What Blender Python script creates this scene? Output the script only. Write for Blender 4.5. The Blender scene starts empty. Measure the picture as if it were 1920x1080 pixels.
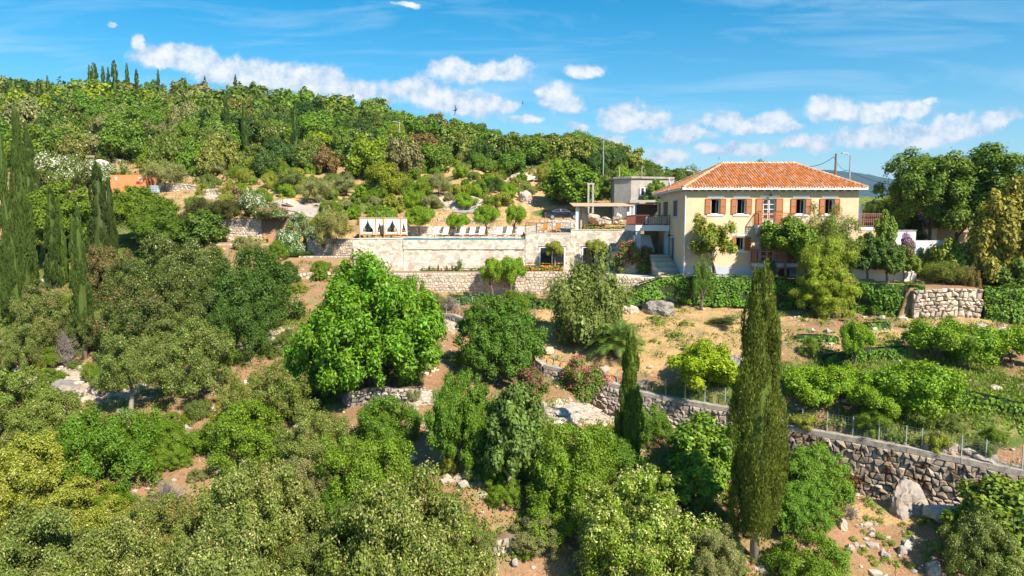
import bpy, math, random
import numpy as np
from mathutils import Vector, noise as mn
random.seed(7)
S = bpy.context.scene
# ------------------------------------------------------------------ camera
F = 1300.0; HOR = 420.0
TH = math.atan((540 - HOR) / F)
cT, sT = math.cos(TH), math.sin(TH)
cam = bpy.data.cameras.new('camera'); camo = bpy.data.objects.new('camera', cam); S.collection.objects.link(camo)
cam.sensor_width = 36; cam.lens = 36 * F / 1920; cam.clip_start = .5; cam.clip_end = 60000
camo.rotation_euler = (math.pi / 2 - TH, 0, 0); S.camera = camo

def P(u, v, Y):
    dx = (u - 960) / F; dy = -(v - 540) / F
    t = Y / (cT + dy * sT)
    return Vector((dx * t, Y, (dy * cT - sT) * t))
def XX(u, Y, v=430): return P(u, v, Y).x
def ZZ(v, Y): return P(960, v, Y).z
def proj(x, y, z):
    d = y * cT - z * sT; h = y * sT + z * cT
    return 960 + F * x / d, 540 - F * h / d
# ------------------------------------------------------------------ sun and sky
SUN = Vector((.52, -.68, .80)).normalized()
EL = math.asin(SUN.z); AZ = math.atan2(SUN.x, SUN.y)
sl = bpy.data.lights.new('sun', 'SUN'); sl.energy = 4.9; sl.angle = math.radians(.5); sl.color = (1, .92, .78)
so = bpy.data.objects.new('sun', sl); S.collection.objects.link(so); so.rotation_euler = SUN.to_track_quat('Z', 'Y').to_euler()
S.view_settings.view_transform = 'Standard'; S.view_settings.look = 'None'; S.view_settings.gamma = 1
S.view_settings.use_curve_mapping = False; S.view_settings.exposure = 0.95
c = S.cycles; c.max_bounces = 6; c.diffuse_bounces = 1; c.glossy_bounces = 2; c.transmission_bounces = 4
c.transparent_max_bounces = 6; c.volume_bounces = 0; c.caustics_reflective = False; c.caustics_refractive = False
W = bpy.data.worlds.new('World'); S.world = W; W.use_nodes = True
class NT:
    def __init__(s, nt): s.nt = nt; s.n = nt.nodes; s.l = nt.links
    def add(s, t, **k):
        n = s.n.new(t)
        for a, b in k.items():
            if a == 'inp':
                for i, v in b.items(): s.set(n, i, v)
            else: setattr(n, a, b)
        return n
    def set(s, n, i, v):
        if isinstance(v, bpy.types.NodeSocket): s.l.new(v, n.inputs[i])
        else: n.inputs[i].default_value = v
    def math(s, op, a, b=0.0, clamp=False, c=None):
        n = s.add('ShaderNodeMath', operation=op, use_clamp=clamp); s.set(n, 0, a); s.set(n, 1, b)
        if c is not None: s.set(n, 2, c)
        return n.outputs[0]
    def vmath(s, op, a, b=(0, 0, 0)):
        n = s.add('ShaderNodeVectorMath', operation=op); s.set(n, 0, a); s.set(n, 1, b)
        return n.outputs['Value'] if op in ('LENGTH', 'DOT_PRODUCT') else n.outputs[0]
    def noise(s, vec=None, scale=5, detail=4, rough=.55, col=False, dist=0):
        n = s.add('ShaderNodeTexNoise'); n.inputs['Scale'].default_value = scale; n.inputs['Detail'].default_value = detail
        n.inputs['Roughness'].default_value = rough; n.inputs['Distortion'].default_value = dist
        if vec is not None: s.l.new(vec, n.inputs['Vector'])
        return n.outputs['Color' if col else 'Fac']
    def ramp(s, f, pts, interp='LINEAR'):
        n = s.add('ShaderNodeValToRGB'); s.set(n, 0, f); r = n.color_ramp; r.interpolation = interp
        while len(r.elements) < len(pts): r.elements.new(.5)
        for e, (p, cc) in zip(r.elements, pts):
            e.position = p; e.color = (cc, cc, cc, 1) if isinstance(cc, (int, float)) else (*cc[:3], 1)
        return n.outputs[0]
    def mix(s, f, a, b, mode='MIX'):
        n = s.add('ShaderNodeMix', data_type='RGBA', blend_type=mode); s.set(n, 0, f)
        for i, v in ((6, a), (7, b)):
            if not isinstance(v, bpy.types.NodeSocket): v = (*v[:3], 1)
            s.set(n, i, v)
        return n.outputs[2]
    def maprange(s, f, a, b, c_=0.0, d=1.0):
        n = s.add('ShaderNodeMapRange', interpolation_type='SMOOTHSTEP'); s.set(n, 0, f); s.set(n, 1, a); s.set(n, 2, b); s.set(n, 3, c_); s.set(n, 4, d)
        return n.outputs[0]
n = NT(W.node_tree)
bg = W.node_tree.nodes['Background']; bg.inputs['Strength'].default_value = .1
sky = n.add('ShaderNodeTexSky', sky_type='NISHITA', sun_disc=False, sun_elevation=EL, sun_rotation=AZ, altitude=150, air_density=1.0, dust_density=.35, ozone_density=2.4)
hs = n.add('ShaderNodeHueSaturation'); hs.inputs['Saturation'].default_value = 1.55; hs.inputs['Value'].default_value = .84; hs.inputs['Hue'].default_value = .484
n.l.new(sky.outputs[0], hs.inputs['Color'])
tc = n.add('ShaderNodeTexCoord'); sep = n.add('ShaderNodeSeparateXYZ'); n.l.new(tc.outputs['Generated'], sep.inputs[0])
ya = n.math('MAXIMUM', n.math('ABSOLUTE', sep.outputs[1]), .02)
ca = n.math('DIVIDE', sep.outputs[0], ya); ce = n.math('DIVIDE', sep.outputs[2], ya)
cmb = n.add('ShaderNodeCombineXYZ'); n.l.new(ca, cmb.inputs[0]); n.l.new(ce, cmb.inputs[1]); V0 = cmb.outputs[0]
nzb = n.noise(V0, 13, 7, .6, col=True)
nzs = n.vmath('MULTIPLY', n.vmath('SUBTRACT', nzb, (.5, .5, .5)), (.085, .045, 0))
V1 = n.vmath('ADD', V0, nzs)
CL = [(262, 75, 16, 14), (300, 100, 55, 18), (345, 98, 52, 17), (410, 118, 70, 22), (480, 128, 80, 22), (560, 142, 80, 22), (640, 158, 90, 16), (775, 158, 62, 20), (830, 178, 70, 18), (905, 197, 55, 15), (845, 118, 34, 15), (905, 128, 90, 18), (955, 115, 48, 15),
      (1045, 172, 44, 21), (1072, 185, 28, 14), (1095, 124, 42, 11), (1170, 205, 38, 18), (1190, 222, 62, 16), (1078, 234, 22, 9), (1150, 258, 34, 13), (1280, 250, 54, 14),
      (1252, 292, 42, 14), (1400, 222, 80, 15), (1440, 212, 42, 13), (1400, 274, 50, 12), (1512, 263, 50, 14), (1560, 192, 42, 20), (1650, 202, 100, 17), (1630, 248, 62, 20), (1730, 246, 100, 18),
      (1800, 232, 60, 20), (1870, 216, 40, 18), (985, 221, 26, 6), (1010, 168, 14, 6), (1740, 190, 14, 6), (205, 42, 12, 5), (770, 2, 26, 5), (1330, 282, 22, 9), (1490, 230, 26, 10)]
dens = None; lit = None
for (u, v, w, h) in CL:
    p = P(u, v + h * .35, 1.0)
    d = n.vmath('MULTIPLY', n.vmath('SUBTRACT', V1, (p.x, p.z, 0)), (F / w / 1.12, F / h / 1.32, 0))
    ln = n.vmath('LENGTH', d)
    dens = ln if dens is None else n.math('SMOOTH_MIN', dens, ln, c=.35)
dd = n.math('SUBTRACT', 1.12, dens)
fine = n.noise(V0, 46, 8, .62)
dd = n.math('ADD', dd, n.math('MULTIPLY', n.math('SUBTRACT', fine, .5), 1.15))
alpha = n.maprange(dd, -.02, .5)
V2 = n.vmath('ADD', V0, (-.006, .009, 0))
fine2 = n.noise(V2, 30, 8, .62)
shade = n.math('ADD', n.math('MULTIPLY', n.math('SUBTRACT', n.noise(V0, 30, 8, .62), fine2), 3.2), n.math('MULTIPLY', dd, .35))
ccol = n.ramp(n.math('ADD', shade, .32, clamp=True), [(0, (2.7, 3.7, 4.8)), (.5, (4.3, 4.8, 5.3)), (.95, (5.7, 5.7, 5.7))])
# thin cirrus streaks
mp = n.add('ShaderNodeMapping'); mp.inputs['Rotation'].default_value = (0, 0, .45); mp.inputs['Scale'].default_value = (1.3, 9, 1); n.l.new(V0, mp.inputs[0])
cir = n.ramp(n.noise(mp.outputs[0], 2.2, 8, .62, dist=.6), [(.48, 0), (.80, .40)])
lowv = n.ramp(ce, [(.02, .30), (.3, 0)])
c1 = n.mix(cir, hs.outputs[0], (4.6, 5.5, 6.2))
c1 = n.mix(n.math('MULTIPLY', lowv, .5), c1, (2.6, 4.5, 5.9))
# more fair-weather cloud outside the photographed part of the sky
rad = n.vmath('LENGTH', V0)
out = n.math('MULTIPLY', n.maprange(rad, .95, 1.5), n.ramp(n.noise(tc.outputs['Generated'], 4, 8, .6), [(.55, 0), (.68, .9)]))
fin = n.mix(n.math('MAXIMUM', n.math('MULTIPLY', alpha, .97), out), c1, ccol)
n.l.new(fin, bg.inputs['Color'])

# ------------------------------------------------------------------ helpers
COL = S.collection
def tag(o, label=None, cat=None, group=None, kind=None):
    if label: o['label'] = label
    if cat: o['category'] = cat
    if group: o['group'] = group
    if kind: o['kind'] = kind
    return o
def empty(name, loc, label, cat, group=None, rz=0):
    o = bpy.data.objects.new(name, None); o.location = loc; o.rotation_euler = (0, 0, rz); COL.objects.link(o); o.empty_display_size = .3
    return tag(o, label, cat, group)
LB = 1.62
def linkmesh(name, me, parent=None, loc=(0, 0, 0), rot=None, sc=None, color=None):
    o = bpy.data.objects.new(name, me); COL.objects.link(o); o.location = loc
    if rot: o.rotation_euler = rot
    if sc: o.scale = sc
    if parent: o.parent = parent
    if color: o.color = (min(1, color[0] * LB * 1.12), min(1, color[1] * LB * 1.02), color[2] * LB * .55, 1)
    return o
def npmesh(name, v, f, mats=(), mi=None, smooth=False):
    """v (N,3); f (M,k) equal-size polygons"""
    v = np.asarray(v, dtype=np.float32); f = np.asarray(f, dtype=np.int32); k = f.shape[1]; m = f.shape[0]
    me = bpy.data.meshes.new(name); me.vertices.add(len(v)); me.vertices.foreach_set('co', v.ravel())
    me.loops.add(m * k); me.loops.foreach_set('vertex_index', f.ravel())
    me.polygons.add(m); me.polygons.foreach_set('loop_start', np.arange(0, m * k, k, dtype=np.int32))
    try: me.polygons.foreach_set('loop_total', np.full(m, k, dtype=np.int32))
    except Exception: pass
    for q in mats: me.materials.append(q)
    if mi is not None: me.polygons.foreach_set('material_index', np.asarray(mi, dtype=np.int32))
    me.polygons.foreach_set('use_smooth', np.full(m, smooth, dtype=bool))
    me.update(calc_edges=True); return me
class MB:
    def __init__(s): s.v = []; s.f = []; s.mi = []; s.m = 0
    def face(s, pts):
        b = len(s.v); s.v += [tuple(p) for p in pts]; s.f.append(tuple(range(b, b + len(pts)))); s.mi.append(s.m); return s
    def hexa(s, a):   # 8 points: bottom 4 ccw, top 4 ccw
        b = len(s.v); s.v += [tuple(p) for p in a]
        for q in ((3, 2, 1, 0), (4, 5, 6, 7), (0, 1, 5, 4), (1, 2, 6, 5), (2, 3, 7, 6), (3, 0, 4, 7)): s.f.append(tuple(b + i for i in q)); s.mi.append(s.m)
        return s
    def box(s, x0, x1, y0, y1, z0, z1):
        return s.hexa([(x0, y0, z0), (x1, y0, z0), (x1, y1, z0), (x0, y1, z0), (x0, y0, z1), (x1, y0, z1), (x1, y1, z1), (x0, y1, z1)])
    def bar(s, p, q, w, h=None):
        h = h or w; p = Vector(p); q = Vector(q); d = (q - p).normalized()
        up = Vector((0, 0, 1)) if abs(d.z) < .95 else Vector((0, 1, 0))
        r = d.cross(up).normalized() * w / 2; t = r.cross(d).normalized() * h / 2
        return s.hexa([p - r - t, p + r - t, q + r - t, q - r - t, p - r + t, p + r + t, q + r + t, q - r + t])
    def tube(s, pts, rs, n=7, cap=True):
        rings = []; pts = [Vector(p) for p in pts]
        if isinstance(rs, (int, float)): rs = [rs] * len(pts)
        for i, p in enumerate(pts):
            d = (pts[min(i + 1, len(pts) - 1)] - pts[max(i - 1, 0)]).normalized()
            up = Vector((0, 1, 0)) if abs(d.y) < .9 else Vector((1, 0, 0))
            a = d.cross(up).normalized(); b2 = d.cross(a)
            b = len(s.v); rings.append(b)
            for k in range(n):
                t = 2 * math.pi * k / n; s.v.append(tuple(p + (a * math.cos(t) + b2 * math.sin(t)) * rs[i]))
        for i in range(len(rings) - 1):
            for k in range(n):
                s.f.append((rings[i] + k, rings[i] + (k + 1) % n, rings[i + 1] + (k + 1) % n, rings[i + 1] + k)); s.mi.append(s.m)
        if cap:
            s.f.append(tuple(rings[0] + k for k in reversed(range(n)))); s.f.append(tuple(rings[-1] + k for k in range(n))); s.mi += [s.m, s.m]
        return s
    def mesh(s, name, mats, off=(0, 0, 0), smooth=False):
        me = bpy.data.meshes.new(name); ox, oy, oz = off
        me.from_pydata([(x - ox, y - oy, z - oz) for x, y, z in s.v], [], s.f)
        for m in (mats if isinstance(mats, (list, tuple)) else [mats]): me.materials.append(m)
        if any(s.mi): me.polygons.foreach_set('material_index', s.mi)
        if smooth: me.polygons.foreach_set('use_smooth', [True] * len(s.f))
        me.update(); return me
    def build(s, name, mats, parent=None, smooth=False, off=None, bevel=0):
        """vertices are given in world coordinates unless off is set"""
        if off is None:
            off = Vector((0, 0, 0)); q = parent
            while q: off += q.location; q = q.parent
        o = linkmesh(name, s.mesh(name, mats, off, smooth), parent)
        if bevel:
            b = o.modifiers.new('b', 'BEVEL'); b.width = bevel; b.segments = 1
        return o
# ------------------------------------------------------------------ materials
def newmat(name):
    m = bpy.data.materials.new(name); m.use_nodes = True; nt = NT(m.node_tree); return m, nt, nt.n['Principled BSDF']
def mat(name, col, rough=.8, var=.12, scale=3, bump=0, bscale=20, spec=.3, metal=0, obj=0, island=0, col2=None, c2=(.5, .7), streak=0):
    m, n, b = newmat(name)
    g = n.add('ShaderNodeNewGeometry'); pos = g.outputs['Position']
    nz = n.noise(pos, scale, 6, .65)
    cc = n.mix(nz, tuple(x * (1 - var * 1.8) for x in col), tuple(min(.95, x * (1 + var * 1.8)) for x in col))
    if col2: cc = n.mix(n.ramp(n.noise(pos, scale * .6, 7, .7), [(c2[0], 0), (c2[1], 1)]), cc, col2)
    if streak:
        sv_ = n.vmath('MULTIPLY', pos, (2.6, 2.6, .35)); cc = n.mix(n.ramp(n.noise(sv_, 1.3, 6, .7), [(.52, 0), (.72, streak)]), cc, tuple(x * .62 for x in col))
    if obj or island:
        src = n.add('ShaderNodeObjectInfo').outputs['Random'] if obj else g.outputs['Random Per Island']
        k = obj or island
        wn = n.add('ShaderNodeTexWhiteNoise', noise_dimensions='1D'); n.l.new(src, wn.inputs['W'])
        h = n.add('ShaderNodeHueSaturation'); n.l.new(cc, h.inputs['Color'])
        n.set(h, 'Value', n.math('ADD', 1 - k, n.math('MULTIPLY', src, 2 * k)))
        n.set(h, 'Saturation', n.math('ADD', .8, n.math('MULTIPLY', wn.outputs[0], .4)))
        cc = h.outputs[0]
    n.l.new(cc, b.inputs['Base Color']); b.inputs['Roughness'].default_value = rough; b.inputs['Specular IOR Level'].default_value = spec; b.inputs['Metallic'].default_value = metal
    if bump:
        bp = n.add('ShaderNodeBump'); bp.inputs['Strength'].default_value = bump; bp.inputs['Distance'].default_value = .05
        n.l.new(n.noise(pos, bscale, 6, .7), bp.inputs['Height']); n.l.new(bp.outputs[0], b.inputs['Normal'])
    return m
def leafmat(name, fixed=None, trans=.25, hue=.035, val=.45, gloss=.025):
    m = bpy.data.materials.new(name); m.use_nodes = True; n = NT(m.node_tree); n.n.remove(n.n['Principled BSDF']); out = n.n['Material Output']
    oi = n.add('ShaderNodeObjectInfo'); g = n.add('ShaderNodeNewGeometry'); r = g.outputs['Random Per Island']
    tcn = n.add('ShaderNodeTexCoord')
    base = n.add('ShaderNodeRGB').outputs[0] if fixed else oi.outputs['Color']
    if fixed: base.default_value = (*fixed, 1)
    wn = n.add('ShaderNodeTexWhiteNoise', noise_dimensions='1D'); n.l.new(r, wn.inputs['W'])
    nz = n.noise(tcn.outputs['Object'], .9, 3, .5)
    h = n.add('ShaderNodeHueSaturation'); n.l.new(base, h.inputs['Color'])
    n.set(h, 'Hue', n.math('ADD', .5 - hue * .7, n.math('MULTIPLY', wn.outputs[0], hue)))
    if not fixed: n.set(h, 'Hue', n.math('ADD', n.math('ADD', .5 - hue * 1.1, n.math('MULTIPLY', wn.outputs[0], hue)), n.math('MULTIPLY', nz, hue * 1.2)))
    n.set(h, 'Value', n.math('MULTIPLY', n.math('ADD', 1 - val, n.math('MULTIPLY', r, 2 * val)), n.math('ADD', .72, n.math('MULTIPLY', nz, .56))))
    d = n.add('ShaderNodeBsdfDiffuse'); t = n.add('ShaderNodeBsdfTranslucent'); gl = n.add('ShaderNodeBsdfGlossy'); gl.inputs['Roughness'].default_value = .55
    n.l.new(h.outputs[0], d.inputs[0])
    n.l.new(n.mix(.35, h.outputs[0], (.42, .50, .015), 'MIX') if not fixed else h.outputs[0], t.inputs[0])
    m1 = n.add('ShaderNodeMixShader'); m1.inputs[0].default_value = trans; n.l.new(d.outputs[0], m1.inputs[1]); n.l.new(t.outputs[0], m1.inputs[2])
    m2 = n.add('ShaderNodeMixShader'); m2.inputs[0].default_value = gloss; n.l.new(m1.outputs[0], m2.inputs[1]); n.l.new(gl.outputs[0], m2.inputs[2])
    n.l.new(m2.outputs[0], out.inputs[0]); return m
LEAF = leafmat('leaf'); 
TIP = leafmat('pale_shoot', (.44, .43, .14), .3, .05, .35)
PINKTIP = leafmat('dry_leaf', (.34, .17, .09), .2, .05, .4)
YTIP = leafmat('yellow_flower', (.62, .60, .22), .3, .03, .2)
PINK = leafmat('pink_petal', (.85, .09, .22), .35, .04, .3)
SALM = leafmat('salmon_petal', (.72, .36, .28), .35, .04, .25)
WHT = leafmat('white_petal', (.80, .76, .66), .3, .02, .15)
PURP = leafmat('magenta_petal', (.66, .26, .68), .4, .04, .3)
ORAN = leafmat('orange_petal', (.75, .24, .04), .3, .04, .3)
BARK = mat('bark', (.16, .12, .09), .95, .35, 4, .8, 30)
PBARK = mat('pale_bark', (.36, .30, .25), .95, .25, 5, .8, 30)
DEADM = mat('dead_twigs', (.30, .25, .22), .95, .25, 5)
LIME = mat('limestone', (.52, .42, .33), .9, .22, 2.5, .9, 14, obj=.28)
LIMEJ = mat('limestone_pieces', (.48, .40, .32), .9, .2, 2.5, .8, 14, island=.24)
CLAD = mat('pale_cladding', (.62, .52, .425), .9, .10, 6, .6, 14, island=.30)
MORT = mat('mortar', (.40, .33, .27), .95, .12, 3, .4, 20)
EARTHB = mat('earth_backing', (.25, .17, .11), 1, .3, 3, .6, 10)
WARMR = mat('warm_grey_stone', (.38, .31, .25), .95, .3, 2, 1, 12, obj=.25)
MOSS = mat('brown_moss_stone', (.40, .32, .245), .95, .3, 2.2, .9, 16, obj=.3, col2=(.15, .075, .03), c2=(.50, .60))
GREYR = mat('grey_rock', (.34, .295, .255), .95, .35, 1.8, 1, 10, obj=.25, col2=(.50, .34, .24), c2=(.55, .7))
CONC = mat('concrete', (.38, .33, .28), .95, .3, 3, .9, 16, col2=(.16, .12, .09), c2=(.5, .68))
PLAST = mat('cream_plaster', (.70, .53, .355), .95, .06, .9, .2, 20, spec=.1, col2=(.64, .43, .25), c2=(.42, .72), streak=.35)
PLINTH = mat('blue_grey_plinth', (.42, .47, .53), .9, .08, 1.5, .2, 20, col2=(.55, .56, .57), c2=(.5, .75))
WHITE = mat('white_paint', (.78, .77, .74), .7, .03, 2)
WWALL = mat('white_render', (.72, .69, .64), .95, .07, 1.2, .3, 12, col2=(.55, .5, .45), c2=(.6, .85))
GUT = mat('grey_gutter', (.55, .60, .66), .5, .04, 3)
SHUT = mat('orange_brown_shutter', (.38, .105, .012), .55, .12, 6, spec=.4)
DARKW = mat('dark_wood', (.13, .06, .035), .7, .2, 6)
RAIL = mat('red_brown_rail', (.24, .075, .05), .6, .1, 5)
BLKM = mat('black_iron', (.03, .03, .035), .5, .1, 5)
TEAK = mat('teak', (.55, .24, .06), .6, .15, 8)
CLOTH = mat('white_cloth', (.82, .82, .84), .95, .02, 4)
TILE = mat('clay_tile', (.54, .22, .09), .9, .14, 1.2, .25, 30, island=.22, col2=(.50, .29, .17), c2=(.50, .70))
TILEB = mat('clay_under_tile', (.50, .17, .07), .9, .2, 4)
REDT = mat('dark_red_roof', (.22, .05, .06), .85, .2, 4, .4, 20)
REED = mat('reed_mat', (.48, .34, .21), .9, .12, 8)
GREYST = mat('grey_old_wall', (.40, .36, .31), .95, .2, 1.3, .8, 12, col2=(.26, .23, .2), c2=(.5, .7))
STEEL = mat('galvanised_steel', (.45, .47, .49), .45, .06, 4, metal=.6)
WIRE = mat('fence_wire', (.22, .22, .21), .5, .1, 4, metal=.4)
ASPH = mat('asphalt', (.30, .28, .26), .95, .1, 4, .2, 30)
DECK = mat('deck_paving', (.62, .54, .44), .9, .08, 4, .2, 20)
INT = mat('room_wall', (.50, .45, .40), .9, .05, 1)
CONT = mat('orange_container', (.70, .27, .11), .6, .12, 2, .1, 20, col2=(.45, .14, .06), c2=(.56, .75))
WOODP = mat('weathered_pole', (.20, .14, .11), .95, .2, 4)
def gloss(name, col, rough, spec=.5, metal=0, coat=0):
    m, n, b = newmat(name); b.inputs['Base Color'].default_value = (*col, 1); b.inputs['Roughness'].default_value = rough
    b.inputs['Specular IOR Level'].default_value = spec; b.inputs['Metallic'].default_value = metal; b.inputs['Coat Weight'].default_value = coat; return m
GLASS = gloss('dark_glass', (.02, .025, .03), .05, .6)
CARP = gloss('midnight_car_paint', (.006, .010, .022), .25, .5, 0, .8)
TYRE = gloss('tyre_rubber', (.015, .015, .015), .8)
RIM = gloss('alloy_rim', (.45, .45, .47), .35, .5, .7)
TAIL = gloss('red_lens', (.5, .01, .01), .3)
WATER = gloss('pool_water', (.05, .22, .28), .06, .5)
WCREAM = mat('cream_mat_roll', (.75, .66, .52), .9, .1, 6)
BLUEP = gloss('pale_blue_plastic', (.45, .58, .68), .5)
PLABEL = gloss('white_label', (.8, .78, .72), .6)

# ------------------------------------------------------------------ terrain
TD = {  # below the long lane wall
 -500: [(1260, 25), (1080, 29), (900, 35), (760, 46), (640, 58), (560, 68), (470, 80), (400, 95), (340, 115), (260, 160), (170, 250)],
 0: [(1260, 27), (1080, 31), (900, 37), (790, 45), (690, 55), (600, 63), (550, 70), (475, 82), (405, 95), (335, 112), (255, 165), (165, 260)],
 200: [(1260, 27), (1080, 31), (900, 37), (790, 45), (690, 54), (600, 62), (540, 69), (480, 78), (430, 88), (362, 101), (322, 112), (240, 165), (170, 262)],
 400: [(1260, 27), (1080, 31), (900, 37), (800, 44), (690, 52), (600, 60), (540, 66), (485, 74), (455, 79), (410, 86), (375, 96), (335, 112), (250, 165), (175, 250)],
 550: [(1260, 27), (1080, 31), (900, 36), (780, 43), (680, 51), (590, 60), (530, 67), (482, 75), (440, 81), (402, 88), (372, 98), (330, 114), (255, 160), (192, 235)],
 700: [(1260, 27), (1080, 31), (940, 34), (800, 41), (740, 44.5), (640, 52), (575, 60), (535, 67), (500, 73), (440, 79), (405, 90), (375, 100), (330, 115), (265, 150), (215, 205)],
 850: [(1260, 27), (1080, 31), (920, 34), (790, 41), (700, 47), (616, 56), (560, 62), (548, 69), (500, 73.5), (440, 84), (400, 92), (370, 101), (335, 112), (295, 135), (258, 160)],
 1020: [(1260, 27), (1080, 31), (900, 35), (800, 41), (745, 44.5), (715, 48.5), (700, 60), (700, 300)],
 1200: [(1260, 27), (1080, 31), (920, 35), (850, 40), (795, 45), (780, 60), (780, 300)],
 1380: [(1080, 30), (980, 33), (880, 38.5), (830, 42), (820, 60), (820, 300)],
 1500: [(1080, 30.5), (980, 33.5), (885, 39.3), (870, 60), (870, 300)],
 1700: [(1080, 31), (1010, 33.3), (945, 36.2), (940, 60), (940, 300)],
 1920: [(1080, 31), (1010, 32.6), (955, 34), (950, 60), (950, 300)],
 2500: [(1080, 30), (1010, 31), (990, 34), (990, 60), (990, 300)]}
TU = dict((k, TD[k]) for k in (-500, 0, 200, 400, 550, 700)); 
TU[850] = [(587, 57), (572, 62), (558, 69.8), (500, 73.5), (440, 84), (400, 92), (370, 101), (335, 112), (295, 135), (258, 160)]
TU[1020] = [(685, 49), (616, 54), (580, 61), (561, 69.8), (500, 73), (425, 86), (405, 92), (370, 105), (322, 122), (278, 140)]
TU[1200] = [(735, 45.5), (660, 49.5), (585, 56), (556, 61), (520, 66), (470, 75), (416, 88), (404, 95), (370, 110), (318, 135)]
TU[1380] = [(771, 42.5), (690, 46), (610, 52), (577, 57), (530, 62), (500, 75), (424, 92), (400, 110), (345, 145)]
TU[1500] = [(808, 40), (720, 43), (650, 47), (600, 53), (580, 57), (535, 62), (500, 75), (424, 92), (400, 115), (362, 150)]
TU[1700] = [(845, 37), (760, 40.3), (722, 41.3), (700, 42.5), (655, 46), (612, 51), (590, 54.5), (540, 60), (490, 70), (430, 92), (400, 120), (372, 170)]
TU[1920] = [(890, 34.5), (810, 37.6), (745, 39.4), (725, 41.5), (680, 45.5), (620, 50.5), (585, 54), (530, 60), (480, 68), (440, 82), (410, 110), (380, 170)]
TU[2500] = [(960, 31), (860, 35), (740, 41), (640, 48), (600, 54), (530, 60), (480, 70), (440, 85), (410, 110), (385, 170)]
YS = np.concatenate([np.linspace(18, 110, 185), np.geomspace(110.6, 900, 60)])
def table(T):
    us = sorted(T); A = np.array([(u - 960) / F for u in us]); Z = []
    for u in us:
        L = T[u]; yy = [p[1] for p in L]; zz = [ZZ(v, Y) for v, Y in L]
        if L[0][0] >= 1000: yy = [15] + yy; zz = [zz[0] - (L[0][1] - 15) * .45] + zz
        y_last = yy[-1]; yy = yy + [y_last + 60, y_last + 700]; zz = zz + [zz[-1] - 3, zz[-1] - 120]
        Z.append(np.interp(YS, yy, zz))
    return A, np.array(Z)
tabD = table(TD); tabU = table(TU)
def tval(tab, a, y):
    A, Z = tab
    a = min(max(a, A[0]), A[-1] - 1e-6); i = int(np.searchsorted(A, a, 'right') - 1); i = min(i, len(A) - 2); t = (a - A[i]) / (A[i + 1] - A[i])
    j = int(np.searchsorted(YS, y, 'right') - 1); j = min(max(j, 0), len(YS) - 2); s = min(max((y - YS[j]) / (YS[j + 1] - YS[j]), 0), 1)
    t = t * t * (3 - 2 * t)
    return ((1 - s) * Z[i][j] + s * Z[i][j + 1]) * (1 - t) + ((1 - s) * Z[i + 1][j] + s * Z[i + 1][j + 1]) * t
LW = [P(*q) for q in ((800, 572, 59), (850, 587, 57), (1020, 685, 49), (1200, 735, 45.5), (1380, 771, 42.5), (1500, 808, 40), (1700, 845, 37), (1920, 890, 34.5), (2300, 960, 31))]
LWx = [p.x for p in LW]; LWy = [p.y for p in LW]; LWz = [p.z for p in LW]
PADS = [  # x0,x1,y0,y1,z, soft
 (14.2, 34.5, 57.6, 80, -4.55), (8.2, 14.4, 61.55, 70.4, -4.78), (8.2, 14.4, 70.41, 74.4, -4.3),
 (XX(640, 70.5), XX(1182, 70.5), 70.5, 74.3, ZZ(512, 70.7)),
 (XX(662, 74), XX(988, 74), 74.2, 86.5, ZZ(447, 74) - .25), (XX(985, 74), XX(1212, 74), 74.2, 88, ZZ(439, 74)),
 (XX(760, 84), XX(1125, 92), 87.0, 90.2, ZZ(414, 92) - .9), (XX(930, 92), XX(1300, 92), 90.2, 98, ZZ(412, 92)),
 (XX(545, 79), XX(665, 79), 74.0, 78.0, ZZ(482, 76)), (XX(385, 79), XX(560, 79), 78.3, 80.8, ZZ(455, 78.3)), (XX(400, 82), XX(560, 82), 81.0, 88, ZZ(409, 81)),
 (XX(1600, 60), XX(1742, 60), 57.8, 62.5, -4.7), (XX(1715, 53), XX(1850, 53), 53.4, 58, ZZ(540, 53.4)),
]
def ground(x, y):
    yw = float(np.interp(x, LWx, LWy)) + .42 if x > LWx[0] else 1e9
    a = x / y
    up = y > yw
    z = tval(tabU if (up or x < LWx[0]) else tabD, a, y) if (up or x < LWx[0]) else tval(tabD, a, y)
    if up and y < yw + .8: z = max(z, float(np.interp(x, LWx, LWz)) - .15)
    amp = .45 if y < 56 else .45 - (y - 56) * .05 if y < 62 else .14 if y < 88 else .14 + (y - 88) * .035 if y < 110 else .9 + (y - 110) * .004
    n_ = mn.fractal(Vector((x * .16, y * .16, 3.3)), 1.0, 2.0, 4) * amp
    if y < 62: n_ += mn.noise(Vector((x * .9, y * .9, 1))) * .14
    if up and x > 0 and y < 57: n_ *= .45
    z += n_
    for (x0, x1, y0, y1, zp) in PADS:
        if x0 - 1 < x < x1 + 1 and y0 - .1 < y < y1 + 1.5:
            k = min(1, max(0, min(x - x0 + .6, x1 + .6 - x) / .6)) * min(1, max(0, (y1 + 1.5 - y) / 1.5)) * (1 if y >= y0 else 0)
            z = z * (1 - k) + zp * k
    return z
NC, NRr = 430, 0
ya_ = np.unique(np.concatenate([np.arange(19, 62, .32), np.arange(62, 100, .42), np.geomspace(100.5, 850, 90)] + [[q[2] - .012, q[2] + .002] for q in PADS]))
aa_ = np.linspace((-420 - 960) / F, (2340 - 960) / F, NC)
tv = np.zeros((len(ya_), NC, 3)); zon = np.zeros((len(ya_), NC, 4)); zon[..., 3] = 1
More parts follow.
